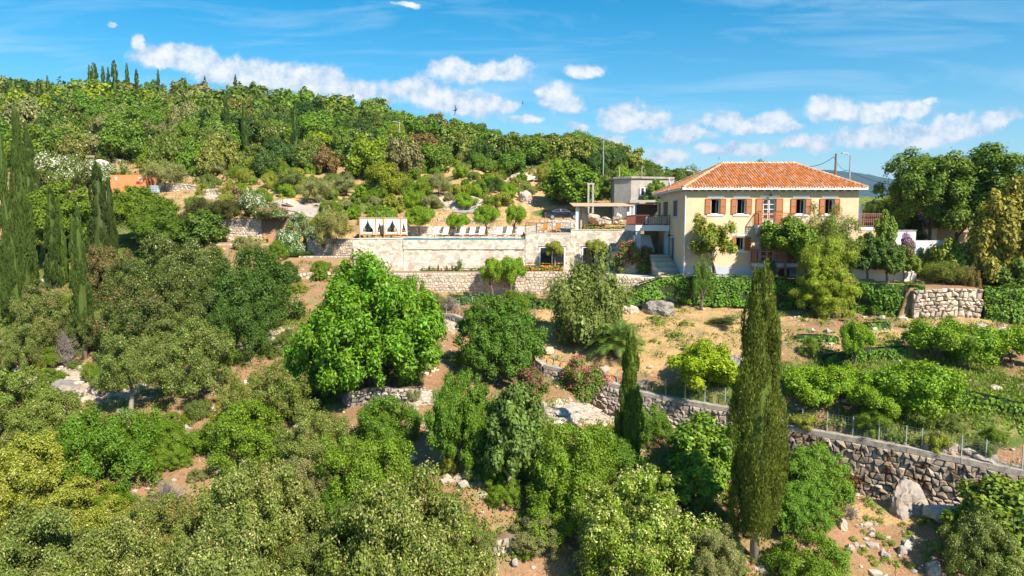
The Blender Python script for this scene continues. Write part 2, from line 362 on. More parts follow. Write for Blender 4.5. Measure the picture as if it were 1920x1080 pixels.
# real ground covers: dry straw, green grass, bare limestone; what is left is red earth
ZN = [('d', 1240, 640, 250, 62), ('d', 1100, 630, 110, 90), ('d', 1400, 590, 110, 40), ('d', 1660, 640, 130, 26), ('d', 1250, 585, 110, 22), ('d', 900, 560, 70, 8), ('d', 1780, 600, 100, 16), ('d', 960, 345, 90, 20), ('d', 700, 330, 60, 12),
      ('d', 1700, 960, 130, 26), ('d', 560, 372, 60, 10), ('d', 860, 610, 30, 20), ('d', 1800, 650, 120, 20), ('d', 900, 345, 60, 22), ('d', 1060, 380, 60, 25), ('d', 1330, 690, 60, 40),
      ('g', 1340, 735, 110, 22), ('g', 1780, 805, 220, 42), ('g', 1880, 770, 100, 60), ('g', 1650, 700, 260, 30), ('g', 600, 755, 70, 18), ('g', 290, 680, 60, 28), ('g', 560, 640, 60, 18), ('g', 1050, 400, 60, 8), ('d', 950, 375, 150, 16), ('d', 900, 360, 110, 10), ('d', 600, 360, 120, 16), ('g', 470, 640, 60, 30), ('g', 1750, 580, 50, 12), ('g', 260, 600, 300, 60), ('g', 470, 540, 90, 40), ('g', 200, 480, 200, 60), ('d', 600, 440, 70, 30),
      ('r', 130, 720, 90, 32), ('r', 210, 720, 60, 30), ('r', 860, 385, 50, 10), ('r', 560, 395, 60, 8), ('r', 980, 335, 40, 9), ('r', 740, 745, 100, 18), ('r', 1090, 775, 90, 22), ('r', 440, 645, 60, 14), ('r', 860, 610, 40, 14), ('r', 900, 900, 50, 14), ('r', 1270, 920, 30, 20), ('r', 530, 640, 30, 24), ('r', 1250, 560, 60, 14), ('r', 340, 820, 50, 14), ('r', 170, 295, 60, 12), ('r', 620, 385, 50, 7), ('r', 820, 375, 40, 7), ('g', 700, 385, 90, 14), ('g', 600, 350, 100, 10), ('d', 860, 330, 130, 16), ('r', 430, 365, 60, 10)]
for j, y in enumerate(ya_):
    for i, a in enumerate(aa_):
        x = a * y; z = ground(x, y); tv[j, i] = (x, y, z)
U_, V_ = 960 + F * tv[..., 0] / (tv[..., 1] * cT - tv[..., 2] * sT), 540 - F * (tv[..., 1] * sT + tv[..., 2] * cT) / (tv[..., 1] * cT - tv[..., 2] * sT)
for k, u, v, ru, rv in ZN:
    w = np.clip(1.25 - np.sqrt(((U_ - u) / ru) ** 2 + ((V_ - v) / rv) ** 2) * 1.0, 0, 1); w = np.clip(w * 1.6, 0, 1)
    ch = {'d': 0, 'g': 1, 'r': 2}[k]; zon[..., ch] = np.maximum(zon[..., ch], w)
zon[..., 1] = np.where(tv[..., 1] > 122, 1, zon[..., 1]); zon[..., 0] = np.where((tv[..., 1] > 84) & (tv[..., 1] < 122), np.maximum(zon[..., 0], .48), zon[..., 0]); zon[..., 2] = np.where(tv[..., 1] > 125, 0, zon[..., 2])
idx = np.arange(len(ya_) * NC).reshape(len(ya_), NC)
fc = np.stack([idx[:-1, :-1], idx[:-1, 1:], idx[1:, 1:], idx[1:, :-1]], -1).reshape(-1, 4)
GM, n, b = newmat('hillside_ground'); g = n.add('ShaderNodeNewGeometry'); pos = g.outputs['Position']
at = n.add('ShaderNodeAttribute', attribute_name='zone'); sp = n.add('ShaderNodeSeparateColor'); n.l.new(at.outputs['Color'], sp.inputs[0])
nzA = n.noise(pos, .7, 8, .65); nzB = n.noise(pos, 3.2, 8, .7); nzC = n.noise(pos, 14, 5, .7)
earth = n.mix(nzB, (.24, .115, .055), (.48, .29, .17)); earth = n.mix(n.ramp(nzC, [(.6, 0), (.66, .7)]), earth, (.58, .47, .36))
earth = n.mix(n.ramp(nzA, [(.48, 0), (.62, .8)]), earth, n.mix(nzC, (.12, .13, .04), (.42, .32, .15)))
dry = n.mix(nzB, (.40, .22, .085), (.68, .46, .22)); dry = n.mix(n.ramp(nzA, [(.44, 0), (.62, .8)]), dry, n.mix(nzC, (.16, .15, .06), (.36, .24, .12))); dry = n.mix(n.ramp(nzC, [(.5, 0), (.7, .5)]), dry, (.66, .50, .28))
grs = n.mix(nzB, (.055, .10, .018), (.16, .21, .05)); grs = n.mix(n.ramp(nzA, [(.5, 0), (.65, .7)]), grs, (.34, .27, .11))
rk = n.mix(nzB, (.38, .29, .22), (.66, .54, .43)); rk = n.mix(n.ramp(nzC, [(.35, .8), (.48, 0)]), rk, (.22, .15, .10))
def msk(ch): return n.maprange(n.math('ADD', sp.outputs[ch], n.math('MULTIPLY', n.math('SUBTRACT', nzB, .5), 1.3)), .35, .6)
cc = n.mix(msk(0), earth, dry); cc = n.mix(msk(1), cc, grs); cc = n.mix(msk(2), cc, rk)
n.l.new(cc, b.inputs['Base Color']); b.inputs['Roughness'].default_value = 1; b.inputs['Specular IOR Level'].default_value = .1
bp = n.add('ShaderNodeBump'); bp.inputs['Strength'].default_value = .9; bp.inputs['Distance'].default_value = .15; n.l.new(n.math('ADD', nzB, n.math('MULTIPLY', nzC, .5)), bp.inputs['Height']); n.l.new(bp.outputs[0], b.inputs['Normal'])
me = npmesh('hillside', tv.reshape(-1, 3), fc, [GM], smooth=True)
ca_ = me.color_attributes.new('zone', 'FLOAT_COLOR', 'POINT'); ca_.data.foreach_set('color', zon.reshape(-1).astype(np.float32))
tag(linkmesh('hillside', me), kind='structure')
VM = mat('valley_green', (.05, .085, .03), 1, .3, .002)
me = npmesh('valley_ground', [(-5500, -300, -60), (5500, -300, -60), (5500, 7000, -60), (-5500, 7000, -60)], [(0, 1, 2, 3)], [VM]); tag(linkmesh('valley_ground', me), kind='structure')
MTN, n, b = newmat('mountain_forest'); g = n.add('ShaderNodeNewGeometry')
n.l.new(n.ramp(n.noise(g.outputs['Position'], .02, 8, .7), [(.35, (.006, .022, .016)), (.65, (.025, .055, .028))]), b.inputs['Base Color']); b.inputs['Roughness'].default_value = 1
def mountain(name, pts, Y, depth, seed):
    # ridge through (u, v) silhouette points at distance Y, real slopes in front and behind
    us = np.linspace(pts[0][0], pts[-1][0], 160); vs = np.interp(us, [p[0] for p in pts], [p[1] for p in pts]); rows = 40
    vv = []; zb = -58
    for r in range(rows):
        t = r / (rows - 1) * 2 - 1; y = Y + t * depth
        for u, v in zip(us, vs):
            p = P(u, v, Y); h = (p.z - zb) * max(0, 1 - abs(t)) ** 1.1
            nn = mn.fractal(Vector((p.x / depth * 5, y / depth * 5, seed)), 1, 2, 6) * (p.z - zb) * .16 * (1 - max(0, 1 - abs(t * 3)))
            nn += mn.fractal(Vector((p.x / depth * 40, y / depth * 40, seed)), 1, 2, 3) * (p.z - zb) * .012
            vv.append((p.x * y / Y, y, zb + h + nn * min(1, h / max(1, p.z - zb) * 3)))
    ii = np.arange(rows * 160).reshape(rows, 160); ff = np.stack([ii[:-1, :-1], ii[:-1, 1:], ii[1:, 1:], ii[1:, :-1]], -1).reshape(-1, 4)
    tag(linkmesh(name, npmesh(name, vv, ff, [MTN], smooth=True)), kind='structure')
mountain('mountain_range', [(1200, 420), (1330, 350), (1440, 322), (1530, 316), (1580, 318), (1630, 325), (1690, 336), (1780, 345), (1900, 352), (2050, 372), (2300, 420)], 3800, 1100, 3)
mountain('far_hill', [(860, 400), (920, 290), (955, 260), (985, 249), (1010, 249), (1050, 262), (1090, 280), (1150, 330), (1230, 400)], 1100, 320, 9)

HZ = bpy.data.materials.new('haze_air'); HZ.use_nodes = True; n = NT(HZ.node_tree); n.n.remove(n.n['Principled BSDF'])
pv_ = n.add('ShaderNodeVolumePrincipled'); pv_.inputs['Color'].default_value = (.40, .64, .95, 1); pv_.inputs['Density'].default_value = .00010; pv_.inputs['Anisotropy'].default_value = .2; n.l.new(pv_.outputs[0], n.n['Material Output'].inputs['Volume'])
me = bpy.data.meshes.new('haze'); me.from_pydata([(x, y, z) for z in (-62, 420) for y in (-320, 7050) for x in (-5600, 5600)], [], [(0, 2, 3, 1), (4, 5, 7, 6), (0, 1, 5, 4), (2, 6, 7, 3), (0, 4, 6, 2), (1, 3, 7, 5)]); me.materials.append(HZ); me.update(); tag(linkmesh('haze', me), kind='stuff')
# ------------------------------------------------------------------ foliage meshes
def crown_mesh(name, seed, R=(3, 3, 2.6), nb=46, br=(.7, 1.15), nl=16000, ls=(.13, .22), asp=.5, shell=.5, up=.25, tip=0, tipmat=None, rad=(.62, 1.0), low=-.55, jit=.9, stretch=1.0, core=.62, clump=None):
    r = np.random.default_rng(seed)
    # blob centres spread over an uneven ellipsoid
    d = r.normal(size=(nb * 3, 3)); d /= np.linalg.norm(d, axis=1)[:, None]; d = d[d[:, 2] > low][:nb]; nb = len(d)
    k = r.uniform(*rad, nb); k[:nb // 6] *= .45; k *= 1 + .2 * np.sin(d[:, 0] * 3.1 + seed) * np.cos(d[:, 1] * 3.7 + seed * 2) + .12 * np.sin(d[:, 2] * 4 + d[:, 0] * 2 + seed)
    ctr = d * np.array(R) * k[:, None] * .86; rb = r.uniform(*br, nb)
    bi = r.choice(nb, nl, p=(rb ** 2) / (rb ** 2).sum())
    q = r.normal(size=(nl, 3)) + d[bi] * .75 + np.array([0, 0, .25]); q /= np.linalg.norm(q, axis=1)[:, None]
    rr = rb[bi] * (1 - shell * r.random(nl) ** 1.6 + .10 * r.normal(size=nl) * (r.random(nl) < .3))
    off = q * rr[:, None]; off[:, 2] *= stretch
    p = ctr[bi] + off
    if clump:
        p += clump * np.sin(p[:, [1, 2, 0]] * 5.1 + bi[:, None]) 
    p += r.normal(size=(nl, 3)) * (rb[bi] * .13)[:, None]
    nrm = q + r.normal(size=(nl, 3)) * jit * .6 + np.array([0, 0, up]); nrm /= np.linalg.norm(nrm, axis=1)[:, None]
    t = r.normal(size=(nl, 3)) + np.array([0, 0, .15]); t -= (t * nrm).sum(1)[:, None] * nrm; t /= np.linalg.norm(t, axis=1)[:, None]
    s = np.cross(nrm, t); L = r.uniform(*ls, nl)[:, None]; Wd = L * asp
    v = np.stack([p - t * L * .5, p + s * Wd * .5 - nrm * L * .06, p + t * L * .5 - nrm * L * .1, p - s * Wd * .5 - nrm * L * .06], 1).reshape(-1, 3)
    f = np.arange(nl * 4).reshape(-1, 4); mi = np.zeros(nl, int)
    if tip: 
        outer = (rr > rb[bi] * .9) & (q[:, 2] > -.2); blobtip = (r.random(nb) < .55)[bi]
        mi[(r.random(nl) < tip * (.4 + 1.2 * blobtip)) & outer] = 1
    # inner leaf mass so that the crown is not hollow
    if core:
        iv, jf = ICO
        nv = len(iv)
        cv = (ctr[:, None, :] + iv[None] * (rb * core)[:, None, None] * (1 + .18 * r.normal(size=(nb, nv, 1))) * np.array([1, 1, stretch])).reshape(-1, 3)
        cf = (jf[None] + (np.arange(nb) * nv)[:, None, None]).reshape(-1, 3); cf = np.concatenate([cf, cf[:, 2:3]], 1) + len(v)
        # quads with a doubled vertex are avoided: store triangles as thin quads via midpoint
        a0, b0 = cf[:, 0] - len(v), cf[:, 2] - len(v); mid = (cv[a0] + cv[b0]) / 2; cf = np.stack([cf[:, 0], cf[:, 1], cf[:, 2], np.arange(len(cf)) + len(v) + len(cv)], 1)
        v = np.concatenate([v, cv, mid]); f = np.concatenate([f, cf]); mi = np.concatenate([mi, np.zeros(len(cf), int)])
    me = npmesh(name, v, f, [LEAF] + ([tipmat] if tipmat else []), mi)
    lo, hi = np.percentile(p, .4, axis=0), np.percentile(p, 99.6, axis=0)
    me['lo'] = [float(x) for x in lo]; me['hi'] = [float(x) for x in hi]
    return me
import bmesh
_b = bmesh.new(); bmesh.ops.create_icosphere(_b, subdivisions=1, radius=1); ICO = (np.array([x.co[:] for x in _b.verts]), np.array([[x.index for x in q.verts] for q in _b.faces])); _b.free()
_b = bmesh.new(); bmesh.ops.create_icosphere(_b, subdivisions=3, radius=1); ICO3 = (np.array([x.co[:] for x in _b.verts]), np.array([[x.index for x in q.verts] for q in _b.faces])); _b.free()
KINDS = {
 'oak': [crown_mesh('oak_crown', 10 + i, (3, 3, 2.7), 170, (.28, .56), 42000, (.085, .15), .55, tip=.13, core=.3, tipmat=TIP, rad=(.7, 1.05)) for i in range(3)],
 'beige': [crown_mesh('beige_oak_crown', 20 + i, (3.2, 3.2, 2.6), 190, (.26, .54), 48000, (.085, .15), .5, core=.3, tip=.36, tipmat=TIP, rad=(.68, 1.05)) for i in range(2)],
 'rust': [crown_mesh('rusty_oak_crown', 25, (3, 3, 2.6), 160, (.28, .54), 38000, (.085, .15), .5, core=.3, tip=.16, tipmat=PINKTIP, rad=(.7, 1.05))],
 'lush': [crown_mesh('lush_crown', 30 + i, (2.8, 2.8, 2.3), 130, (.3, .58), 25000, (.09, .16), .5, core=.3, rad=(.72, 1.0), jit=.7) for i in range(2)],
 'walnut': [crown_mesh('walnut_crown', 40, (5.4, 5.0, 5.0), 210, (.5, 1.05), 36000, (.20, .36), .42, up=.5, rad=(.7, 1.02))],
 'olive': [crown_mesh('olive_crown', 50 + i, (2.2, 2.2, 1.7), 42, (.4, .75), 13000, (.12, .2), .3, rad=(.55, 1.1), shell=.6, core=.45) for i in range(2)],
 'feather': [crown_mesh('feathery_crown', 55, (1.8, 1.8, 2.2), 50, (.3, .55), 12000, (.12, .2), .22, rad=(.4, 1.05), shell=.8, core=0)],
 'pine': [crown_mesh('pine_crown', 60, (2.7, 2.7, 3.4), 75, (.35, .75), 22000, (.14, .26), .22, up=.6, rad=(.4, 1.05), stretch=.7)],
 'citrus': [crown_mesh('citrus_crown', 70 + i, (1.9, 1.9, 1.4), 44, (.38, .62), 14000, (.12, .2), .5, up=.3, rad=(.6, 1.05)) for i in range(2)],
 'fig': [crown_mesh('fig_crown', 75, (2.2, 2.2, 2.4), 40, (.4, .8), 11000, (.2, .36), .6, up=.6, rad=(.5, 1.08), shell=.6)],
 'loq': [crown_mesh('loquat_crown', 76, (2.3, 2.0, 1.9), 30, (.3, .58), 7500, (.16, .3), .4, up=.5, rad=(.35, 1.1), shell=.8, core=0)],
 'ole': [crown_mesh('pink_oleander_crown', 80, (1.9, 1.9, 1.7), 40, (.4, .7), 12000, (.12, .22), .42, tip=.34, tipmat=PINK, rad=(.6, 1.0))],
 'olew': [crown_mesh('white_oleander_crown', 83, (2.2, 2.2, 1.8), 40, (.4, .8), 11000, (.14, .24), .4, tip=.34, tipmat=WHT, rad=(.6, 1.0))],
 'oles': [crown_mesh('salmon_oleander_crown', 84, (2.0, 2.0, 1.6), 40, (.4, .7), 10000, (.14, .22), .4, tip=.36, tipmat=SALM, rad=(.6, 1.0))],
 'yel': [crown_mesh('yellow_flowered_crown', 85, (3.2, 3.2, 2.8), 150, (.3, .6), 44000, (.09, .17), .4, tip=.40, tipmat=YTIP, rad=(.66, 1.05))],
 'boug': [crown_mesh('bougainvillea_crown', 86, (1.3, 1.3, 1.2), 24, (.25, .5), 6000, (.12, .2), .6, tip=.6, tipmat=PURP, rad=(.5, 1.0), core=.4)],
 'big': [crown_mesh('tall_broadleaf_crown', 90 + i, (4.4, 4.0, 3.6), 130, (.4, .85), 26000, (.2, .36), .42, up=.7, rad=(.5, 1.06), shell=.5, low=-.8, core=.4) for i in range(2)],
 'far': [crown_mesh('far_crown', 100 + i, (2.6, 2.6, 2.2), 54, (.35, .9), 7500, (.22, .42), .6, tip=.07, tipmat=TIP, rad=(.65, 1.05)) for i in range(4)],
 'far2': [crown_mesh('far_green_crown', 110 + i, (2.6, 2.6, 2.2), 44, (.45, 1.1), 7500, (.22, .4), .55, rad=(.65, 1.0)) for i in range(3)],
}
def cyp_mesh(name, seed, H=12, R=1.1, nl=18000, ls=(.16, .34), lumps=90, knob=.9, base=.04, tp=(.72, .62)):
    r = np.random.default_rng(seed)
    lh = r.random(lumps) * .95; la = r.random(lumps) * 2 * math.pi
    def prof(h): return R * np.minimum(1, (h / .10 + .35)) * np.clip((1 - h) / tp[0], 0, 1) ** tp[1]
    bh = r.random(lumps) ** .9 * .97; ba = r.random(lumps) * 6.283; br_ = R * r.uniform(.2, .46, lumps) * (.35 + .65 * prof(bh) / R) * knob
    lr_ = r.uniform(.55, 1.12, lumps)
    cen = np.stack([np.cos(ba) * prof(bh) * lr_, np.sin(ba) * prof(bh) * lr_, bh * H * .96 + .2], 1)
    li = r.choice(lumps, nl, p=br_ ** 1.6 / (br_ ** 1.6).sum()); q = r.normal(size=(nl, 3)); q /= np.linalg.norm(q, axis=1)[:, None]
    o = np.stack([np.cos(ba[li]), np.sin(ba[li]), np.zeros(nl)], 1); q = q + o * .8; q /= np.linalg.norm(q, axis=1)[:, None]
    k = 1 - .35 * r.random(nl); p = cen[li] + q * (br_[li] * k)[:, None] * np.array([1, 1, 3.0])
    p[:, 2] = np.maximum(p[:, 2], .05); h = p[:, 2] / H; p[:, 0] += .06 * R * np.sin(h * 8 + seed)
    t = np.array([0, 0, 1.0]) + q * .5 + r.normal(size=(nl, 3)) * .28; t /= np.linalg.norm(t, axis=1)[:, None]
    nrm = q + r.normal(size=(nl, 3)) * .5; s = np.cross(t, nrm); s /= np.linalg.norm(s, axis=1)[:, None]
    L = r.uniform(*ls, nl)[:, None]
    v = np.stack([p - t * L * .3, p + s * L * .2, p + t * L * .7, p - s * L * .2], 1).reshape(-1, 3); f = np.arange(nl * 4).reshape(-1, 4)
    nr, ns = 16, 8; hh = np.linspace(.0, .97, nr); cr = prof(hh) * .66
    cv = np.array([[cr[i] * math.cos(6.283 * k / ns), cr[i] * math.sin(6.283 * k / ns), hh[i] * H + .1] for i in range(nr) for k in range(ns)])
    cf = np.array([[i * ns + k, i * ns + (k + 1) % ns, (i + 1) * ns + (k + 1) % ns, (i + 1) * ns + k] for i in range(nr - 1) for k in range(ns)]) + len(v)
    me = npmesh(name, np.concatenate([v, cv]), np.concatenate([f, cf]), [LEAF]); me['H'] = H; me['R'] = R; return me
CYP = [cyp_mesh('cypress_crown', 200 + i) for i in range(3)]
CYPB = cyp_mesh('large_cypress_crown', 210, 14, 1.25, 60000, (.10, .22), 130, 1.2, tp=(.62, .55))
CYPF = cyp_mesh('far_cypress_crown', 211, 12, 1.1, 4000, (.3, .6), 50)

def trunk(parent, h, r, seed, limbs=4, top=1.4, spread=.5, name='trunk', m=None, lean=0, off=(0, 0)):
    rg = random.Random(seed); mb = MB(); m = m or BARK
    pts = [Vector((off[0], off[1], -.4))]; 
    for i in range(1, 5): pts.append(Vector((off[0] + lean * h * (i / 4) ** 1.5 + rg.uniform(-1, 1) * r * .8, off[1] + rg.uniform(-1, 1) * r * .8, h * i / 4)))
    mb.tube(pts, [r * 1.35, r * 1.05, r * .9, r * .8, r * .7], 7)
    for k in range(limbs):
        a = 6.283 * k / limbs + rg.uniform(-.4, .4); b_ = pts[rg.choice((3, 4))]; L = h * top * rg.uniform(.5, .9)
        e = b_ + Vector((math.cos(a) * spread, math.sin(a) * spread, 1)) * L; mid = (b_ + e) / 2 + Vector((math.cos(a), math.sin(a), -.1)) * L * .12
        mb.tube([b_, mid, e], [r * .55, r * .38, r * .15], 5)
    mb_o = linkmesh(name, mb.mesh(name, m, smooth=True), parent); return mb_o
_ti = [0]
def vY(u, v, y0=20.0):  # distance at which the sight line through (u, v) meets the hillside
    y = y0
    while y < 300:
        p = P(u, v, y)
        if p.z < ground(p.x, y): return y
        y += .25
    return 300
def tree(kind, u, vt, Y, w, label, cat='tree', col=(.07, .12, .02), cb=.1, group=None, name=None, tr=None, lean=0, limbs=4, pale=False, shx=0, asp=None, vb=None):
    _ti[0] += 1; i = _ti[0]
    rg = random.Random(i * 7 + 1)
    if vb or asp: Y = vY(u, vb or vt + w * asp)
    x = XX(u, Y, vt + 30); zt = P(u, vt, Y).z; zg = ground(x, Y); H = zt - zg
    if H < .5: print('LOW', u, vt, Y, round(H, 2)); H = .6
    me = KINDS[kind][i % len(KINDS[kind])]; lo, hi = me['lo'], me['hi']
    nm = name or {'tree': 'leafy_tree', 'shrub': 'shrub'}.get(cat, cat.replace(' ', '_'))
    root = empty(nm, (x, Y, zg), label, cat, group)
    wm = w / F * Y; rz = rg.uniform(0, 6.283)
    sxy = wm / ((hi[0] - lo[0] + hi[1] - lo[1]) / 2); hc = H * (1 - cb); sz = hc / (hi[2] - lo[2])
    o = linkmesh('crown', me, root, (shx, 0, H * cb - lo[2] * sz), (0, 0, rz), (sxy, sxy * .95, sz), col)
    r0 = tr or max(.05, min(.3, H * .03))
    trunk(root, max(.4, H * max(cb, .22)), r0, i, limbs, 1.0 if cb < .3 else .6, .5, m=PBARK if pale else BARK, lean=lean)
    return root
def cypress(u, vt, Y, w, label, group=None, col=(.055, .095, .022), big=False, far=False, vb=None, bare=.02, base=None):
    _ti[0] += 1
    if base: Y = vY(u, base)
    x = XX(u, Y, vt + 60)
    zt = P(u, vt, Y).z; zg = ground(x, Y) if vb is None else P(u, vb, Y).z; H = zt - zg
    if H < 1: print('LOWC', u, vt, Y, H); H = 2
    root = empty('cypress', (x, Y, zg), label, 'cypress', group)
    me = CYPB if big else CYPF if far else CYP[_ti[0] % 3]
    s = w / F * Y / 2 / me['R'] / 1.05; z0 = H * bare
    linkmesh('crown', me, root, (0, 0, z0), (0, 0, random.uniform(0, 6)), (s, s, (H - z0) / me['H']), col)
    mb = MB(); mb.tube([(0, 0, -.5), (0.03, 0, H * .3), (0, 0, H * .7)], [.22, .18, .08], 7); linkmesh('trunk', mb.mesh('trunk', PBARK, smooth=True), root)
    return root
# ------------------------------------------------------------------ stone walls
def stone_cells(L, rows, sw, seed, jx=.26, jz=.28):
    """irregular six-cornered stones on a staggered lattice; rows = list of line heights (0 = top)"""
    rg = random.Random(seed); J = {}
    def J_(i, r):
        if (i, r) not in J: J[(i, r)] = (rg.uniform(-jx, jx) * sw, rg.uniform(-jz, jz))
        return J[(i, r)]
    out = []
    for r in range(len(rows) - 1):
        h = rows[r + 1] - rows[r]; o = r % 2; cN = int(L / sw) + 2
        for c_ in range(-1, cN):
            i0 = 2 * c_ + o; cor = []
            for i, l in ((i0, r), (i0 + 1, r), (i0 + 2, r), (i0 + 2, r + 1), (i0 + 1, r + 1), (i0, r + 1)):
                a, b2 = J_(i, l); cor.append([min(max(i * sw / 2 + a, 0), L), rows[l] + (b2 * h if 0 < l < len(rows) - 1 else 0)])
            xs = [p[0] for p in cor]
            if max(xs) - min(xs) > sw * .35: out.append(cor)
    return out
def stone_wall(name, label, pts, sw=.42, sh=.3, thick=.75, parts=True, m=None, back=None, group=None, coping=None, seed=1, proud=.09, cat='stone wall', maxn=300, joint=.035, parent=None, cop=(.18, .1)):
    m = m or LIME; back = back or EARTHB
    pts = [(Vector((p[0], p[1], 0)), p[2], p[3]) for p in pts]
    D = [0]
    for a, b2 in zip(pts, pts[1:]): D.append(D[-1] + (b2[0] - a[0]).length)
    L = D[-1]; org = Vector((pts[0][0].x, pts[0][0].y, pts[0][2]))
    root = parent or empty(name, org, label, cat, group)
    off = root.location if not parent else root.location
    def at(s):
        i = 0
        while i < len(D) - 2 and s > D[i + 1]: i += 1
        t = (s - D[i]) / max(1e-6, D[i + 1] - D[i]); a, b2 = pts[i], pts[i + 1]; d = (b2[0] - a[0]).normalized()
        return a[0].lerp(b2[0], t), a[1] + (b2[1] - a[1]) * t, a[2] + (b2[2] - a[2]) * t, Vector((d.y, -d.x, 0))
    Hm = max(p[1] - p[2] for p in pts); rg = random.Random(seed); rows = [0]
    while rows[-1] < Hm: rows.append(rows[-1] + sh * rg.uniform(.6, 1.5))
    mb = MB()
    for (a, za, ba), (b2, zb, bb) in zip(pts, pts[1:]):
        d = (b2 - a).normalized(); nn = Vector((d.y, -d.x, 0)); 
        q = [a, b2, b2 - nn * thick, a - nn * thick]
        mb.hexa([(*q[0].xy, ba - .4), (*q[1].xy, bb - .4), (*q[2].xy, bb - .4), (*q[3].xy, ba - .4), (*q[0].xy, za - .02), (*q[1].xy, zb - .02), (*q[2].xy, zb - .02), (*q[3].xy, za - .02)])
    mb.build('wall_core', back, root)
    cells = stone_cells(L, rows, sw, seed, .34, .40); J = MB(); n_ = 0; keep = []
    for cor in cells:
        cs = sum(p[0] for p in cor) / 6; ct = sum(p[1] for p in cor) / 6; _, zt, zb, _ = at(cs)
        if zt - ct < zb - .1: continue
        keep.append((cor, cs, ct))
    if len(keep) > maxn and parts: step = [i for i in range(len(keep))]; rg.shuffle(step); asj = set(step[maxn:])
    else: asj = set()
    for q, (cor, cs, ct) in enumerate(keep):
        mm = MB() if (parts and q not in asj) else J
        pr = proud * rg.uniform(.5, 1.4); k1 = 1 - joint / sw * 1.3; k2 = .74 * rg.uniform(.9, 1.08)
        R1, R2 = [], []
        for (s, t) in cor:
            s1, t1 = cs + (s - cs) * k1, ct + (t - ct) * k1; p, zt, zb, nn = at(s1); R1.append(p.to_3d() + nn * pr * .45 + Vector((0, 0, zt - t1)))
            s2, t2 = cs + (s - cs) * k2, ct + (t - ct) * k2; p, zt, zb, nn = at(s2); R2.append(p.to_3d() + nn * pr * rg.uniform(.85, 1.2) + Vector((0, 0, zt - t2)))
        R0 = []
        for (s, t) in cor:
            s1, t1 = cs + (s - cs) * k1, ct + (t - ct) * k1; p, zt, zb, nn = at(s1); R0.append(p.to_3d() - nn * .05 + Vector((0, 0, zt - t1)))
        b0 = len(mm.v); mm.v += [tuple(x) for x in R0 + R1 + R2]
        for k in range(6):
            k2_ = (k + 1) % 6
            mm.f.append((b0 + k2_, b0 + k, b0 + 6 + k, b0 + 6 + k2_)); mm.f.append((b0 + 6 + k2_, b0 + 6 + k, b0 + 12 + k, b0 + 12 + k2_)); mm.mi += [0, 0]
        p, zt, zb, nn = at(cs + rg.uniform(-.1, .1) * sw); mm.v.append(tuple(p.to_3d() + nn * pr * rg.uniform(1.0, 1.5) + Vector((0, 0, zt - ct + rg.uniform(-.06, .06) * sh))))
        for k in range(6): mm.f.append((b0 + 18, b0 + 12 + (k + 1) % 6, b0 + 12 + k)); mm.mi.append(0)
        if mm is not J:
            o = mm.build('stone', m, root)
    if J.v:
        o = J.build('stonework', m if not parts else m, root); tag(o, kind='stuff')
    if coping:
        hh, pr = cop
        segs = []; 
        for i in range(len(pts) - 1):
            k = max(1, int((D[i + 1] - D[i]) / 2.0))
            for j in range(k): segs.append((D[i] + (D[i + 1] - D[i]) * j / k + .008, D[i] + (D[i + 1] - D[i]) * (j + 1) / k - .008))
        for s0, s1 in segs:
            p0, z0, _, n0 = at(s0); p1, z1, _, n1 = at(s1); mb = MB()
            q = [p0.to_3d() + n0 * pr, p1.to_3d() + n0 * pr, p1.to_3d() - n0 * (thick + .03), p0.to_3d() - n0 * (thick + .03)]
            mb.hexa([(*q[0].xy, z0), (*q[1].xy, z1), (*q[2].xy, z1), (*q[3].xy, z0), (*q[0].xy, z0 + hh), (*q[1].xy, z1 + hh), (*q[2].xy, z1 + hh), (*q[3].xy, z0 + hh)])
            mb.build('coping_slab', coping, root)
    return root
def pg(*q):  # (u, vbase, height) standing on the hillside
    o = []
    for u, vb, h in q:
        Y = vY(u, vb); x = XX(u, Y, vb); z = ground(x, Y); o.append((x, Y, z + h, z - .3))
    return o
def pw(*q):  # (u, vtop, vbase, Y) -> wall point
    return [(P(u, vt, Y).x, Y, P(u, vt, Y).z, P(u, vb, Y).z) for u, vt, vb, Y in q]
G = ground
stone_wall('retaining_wall', 'long mossy dry stone retaining wall with concrete kerb under the wire fence, at lower right', pw((1475, 806, 872, 40.4), (1500, 811, 885, 40), (1600, 829, 945, 38.5), (1700, 848, 968, 37), (1800, 868, 975, 35.8), (1920, 893, 990, 34.5), (2080, 925, 1010, 32.6)),
    sw=.40, sh=.27, m=MOSS, coping=CONC, seed=5, proud=.15, joint=.02, group='dry stone retaining walls', cop=(.3, .12))
stone_wall('retaining_wall', 'grey dry stone retaining wall with concrete kerb behind the slender cypress', pw((1020, 690, 716, 49), (1110, 713, 750, 47.2), (1200, 741, 800, 45.5), (1290, 759, 835, 44), (1392, 776, 850, 42.4), (1474, 802, 870, 40.5)),
    sw=.36, sh=.25, m=WARMR, coping=CONC, seed=6, joint=.02, proud=.14, group='dry stone retaining walls', cop=(.26, .12))
stone_wall('retaining_wall', 'short dry stone wall with kerb between the walnut tree and the dense green tree', pw((806, 590, 616, 58.5), (850, 594, 636, 57), (940, 630, 668, 53), (1018, 688, 722, 49.1)), sw=.42, sh=.3, m=GREYR, coping=CONC, seed=7, group='dry stone retaining walls', cop=(.2, .12))
stone_wall('retaining_wall', 'pale dry stone wall between two ivy banks right of the villa', pw((1712, 545, 598, 53.1), (1780, 540, 602, 53), (1842, 542, 600, 52.9)), sw=.44, sh=.30, m=LIME, seed=8, proud=.2, group='dry stone retaining walls')
stone_wall('retaining_wall', 'collapsed rubble wall below the walnut tree', pg((652, 764, .9), (700, 760, 1.1), (745, 757, .9), (785, 752, .7)), sw=.4, sh=.26, m=GREYR, seed=9, proud=.22, group='dry stone retaining walls')
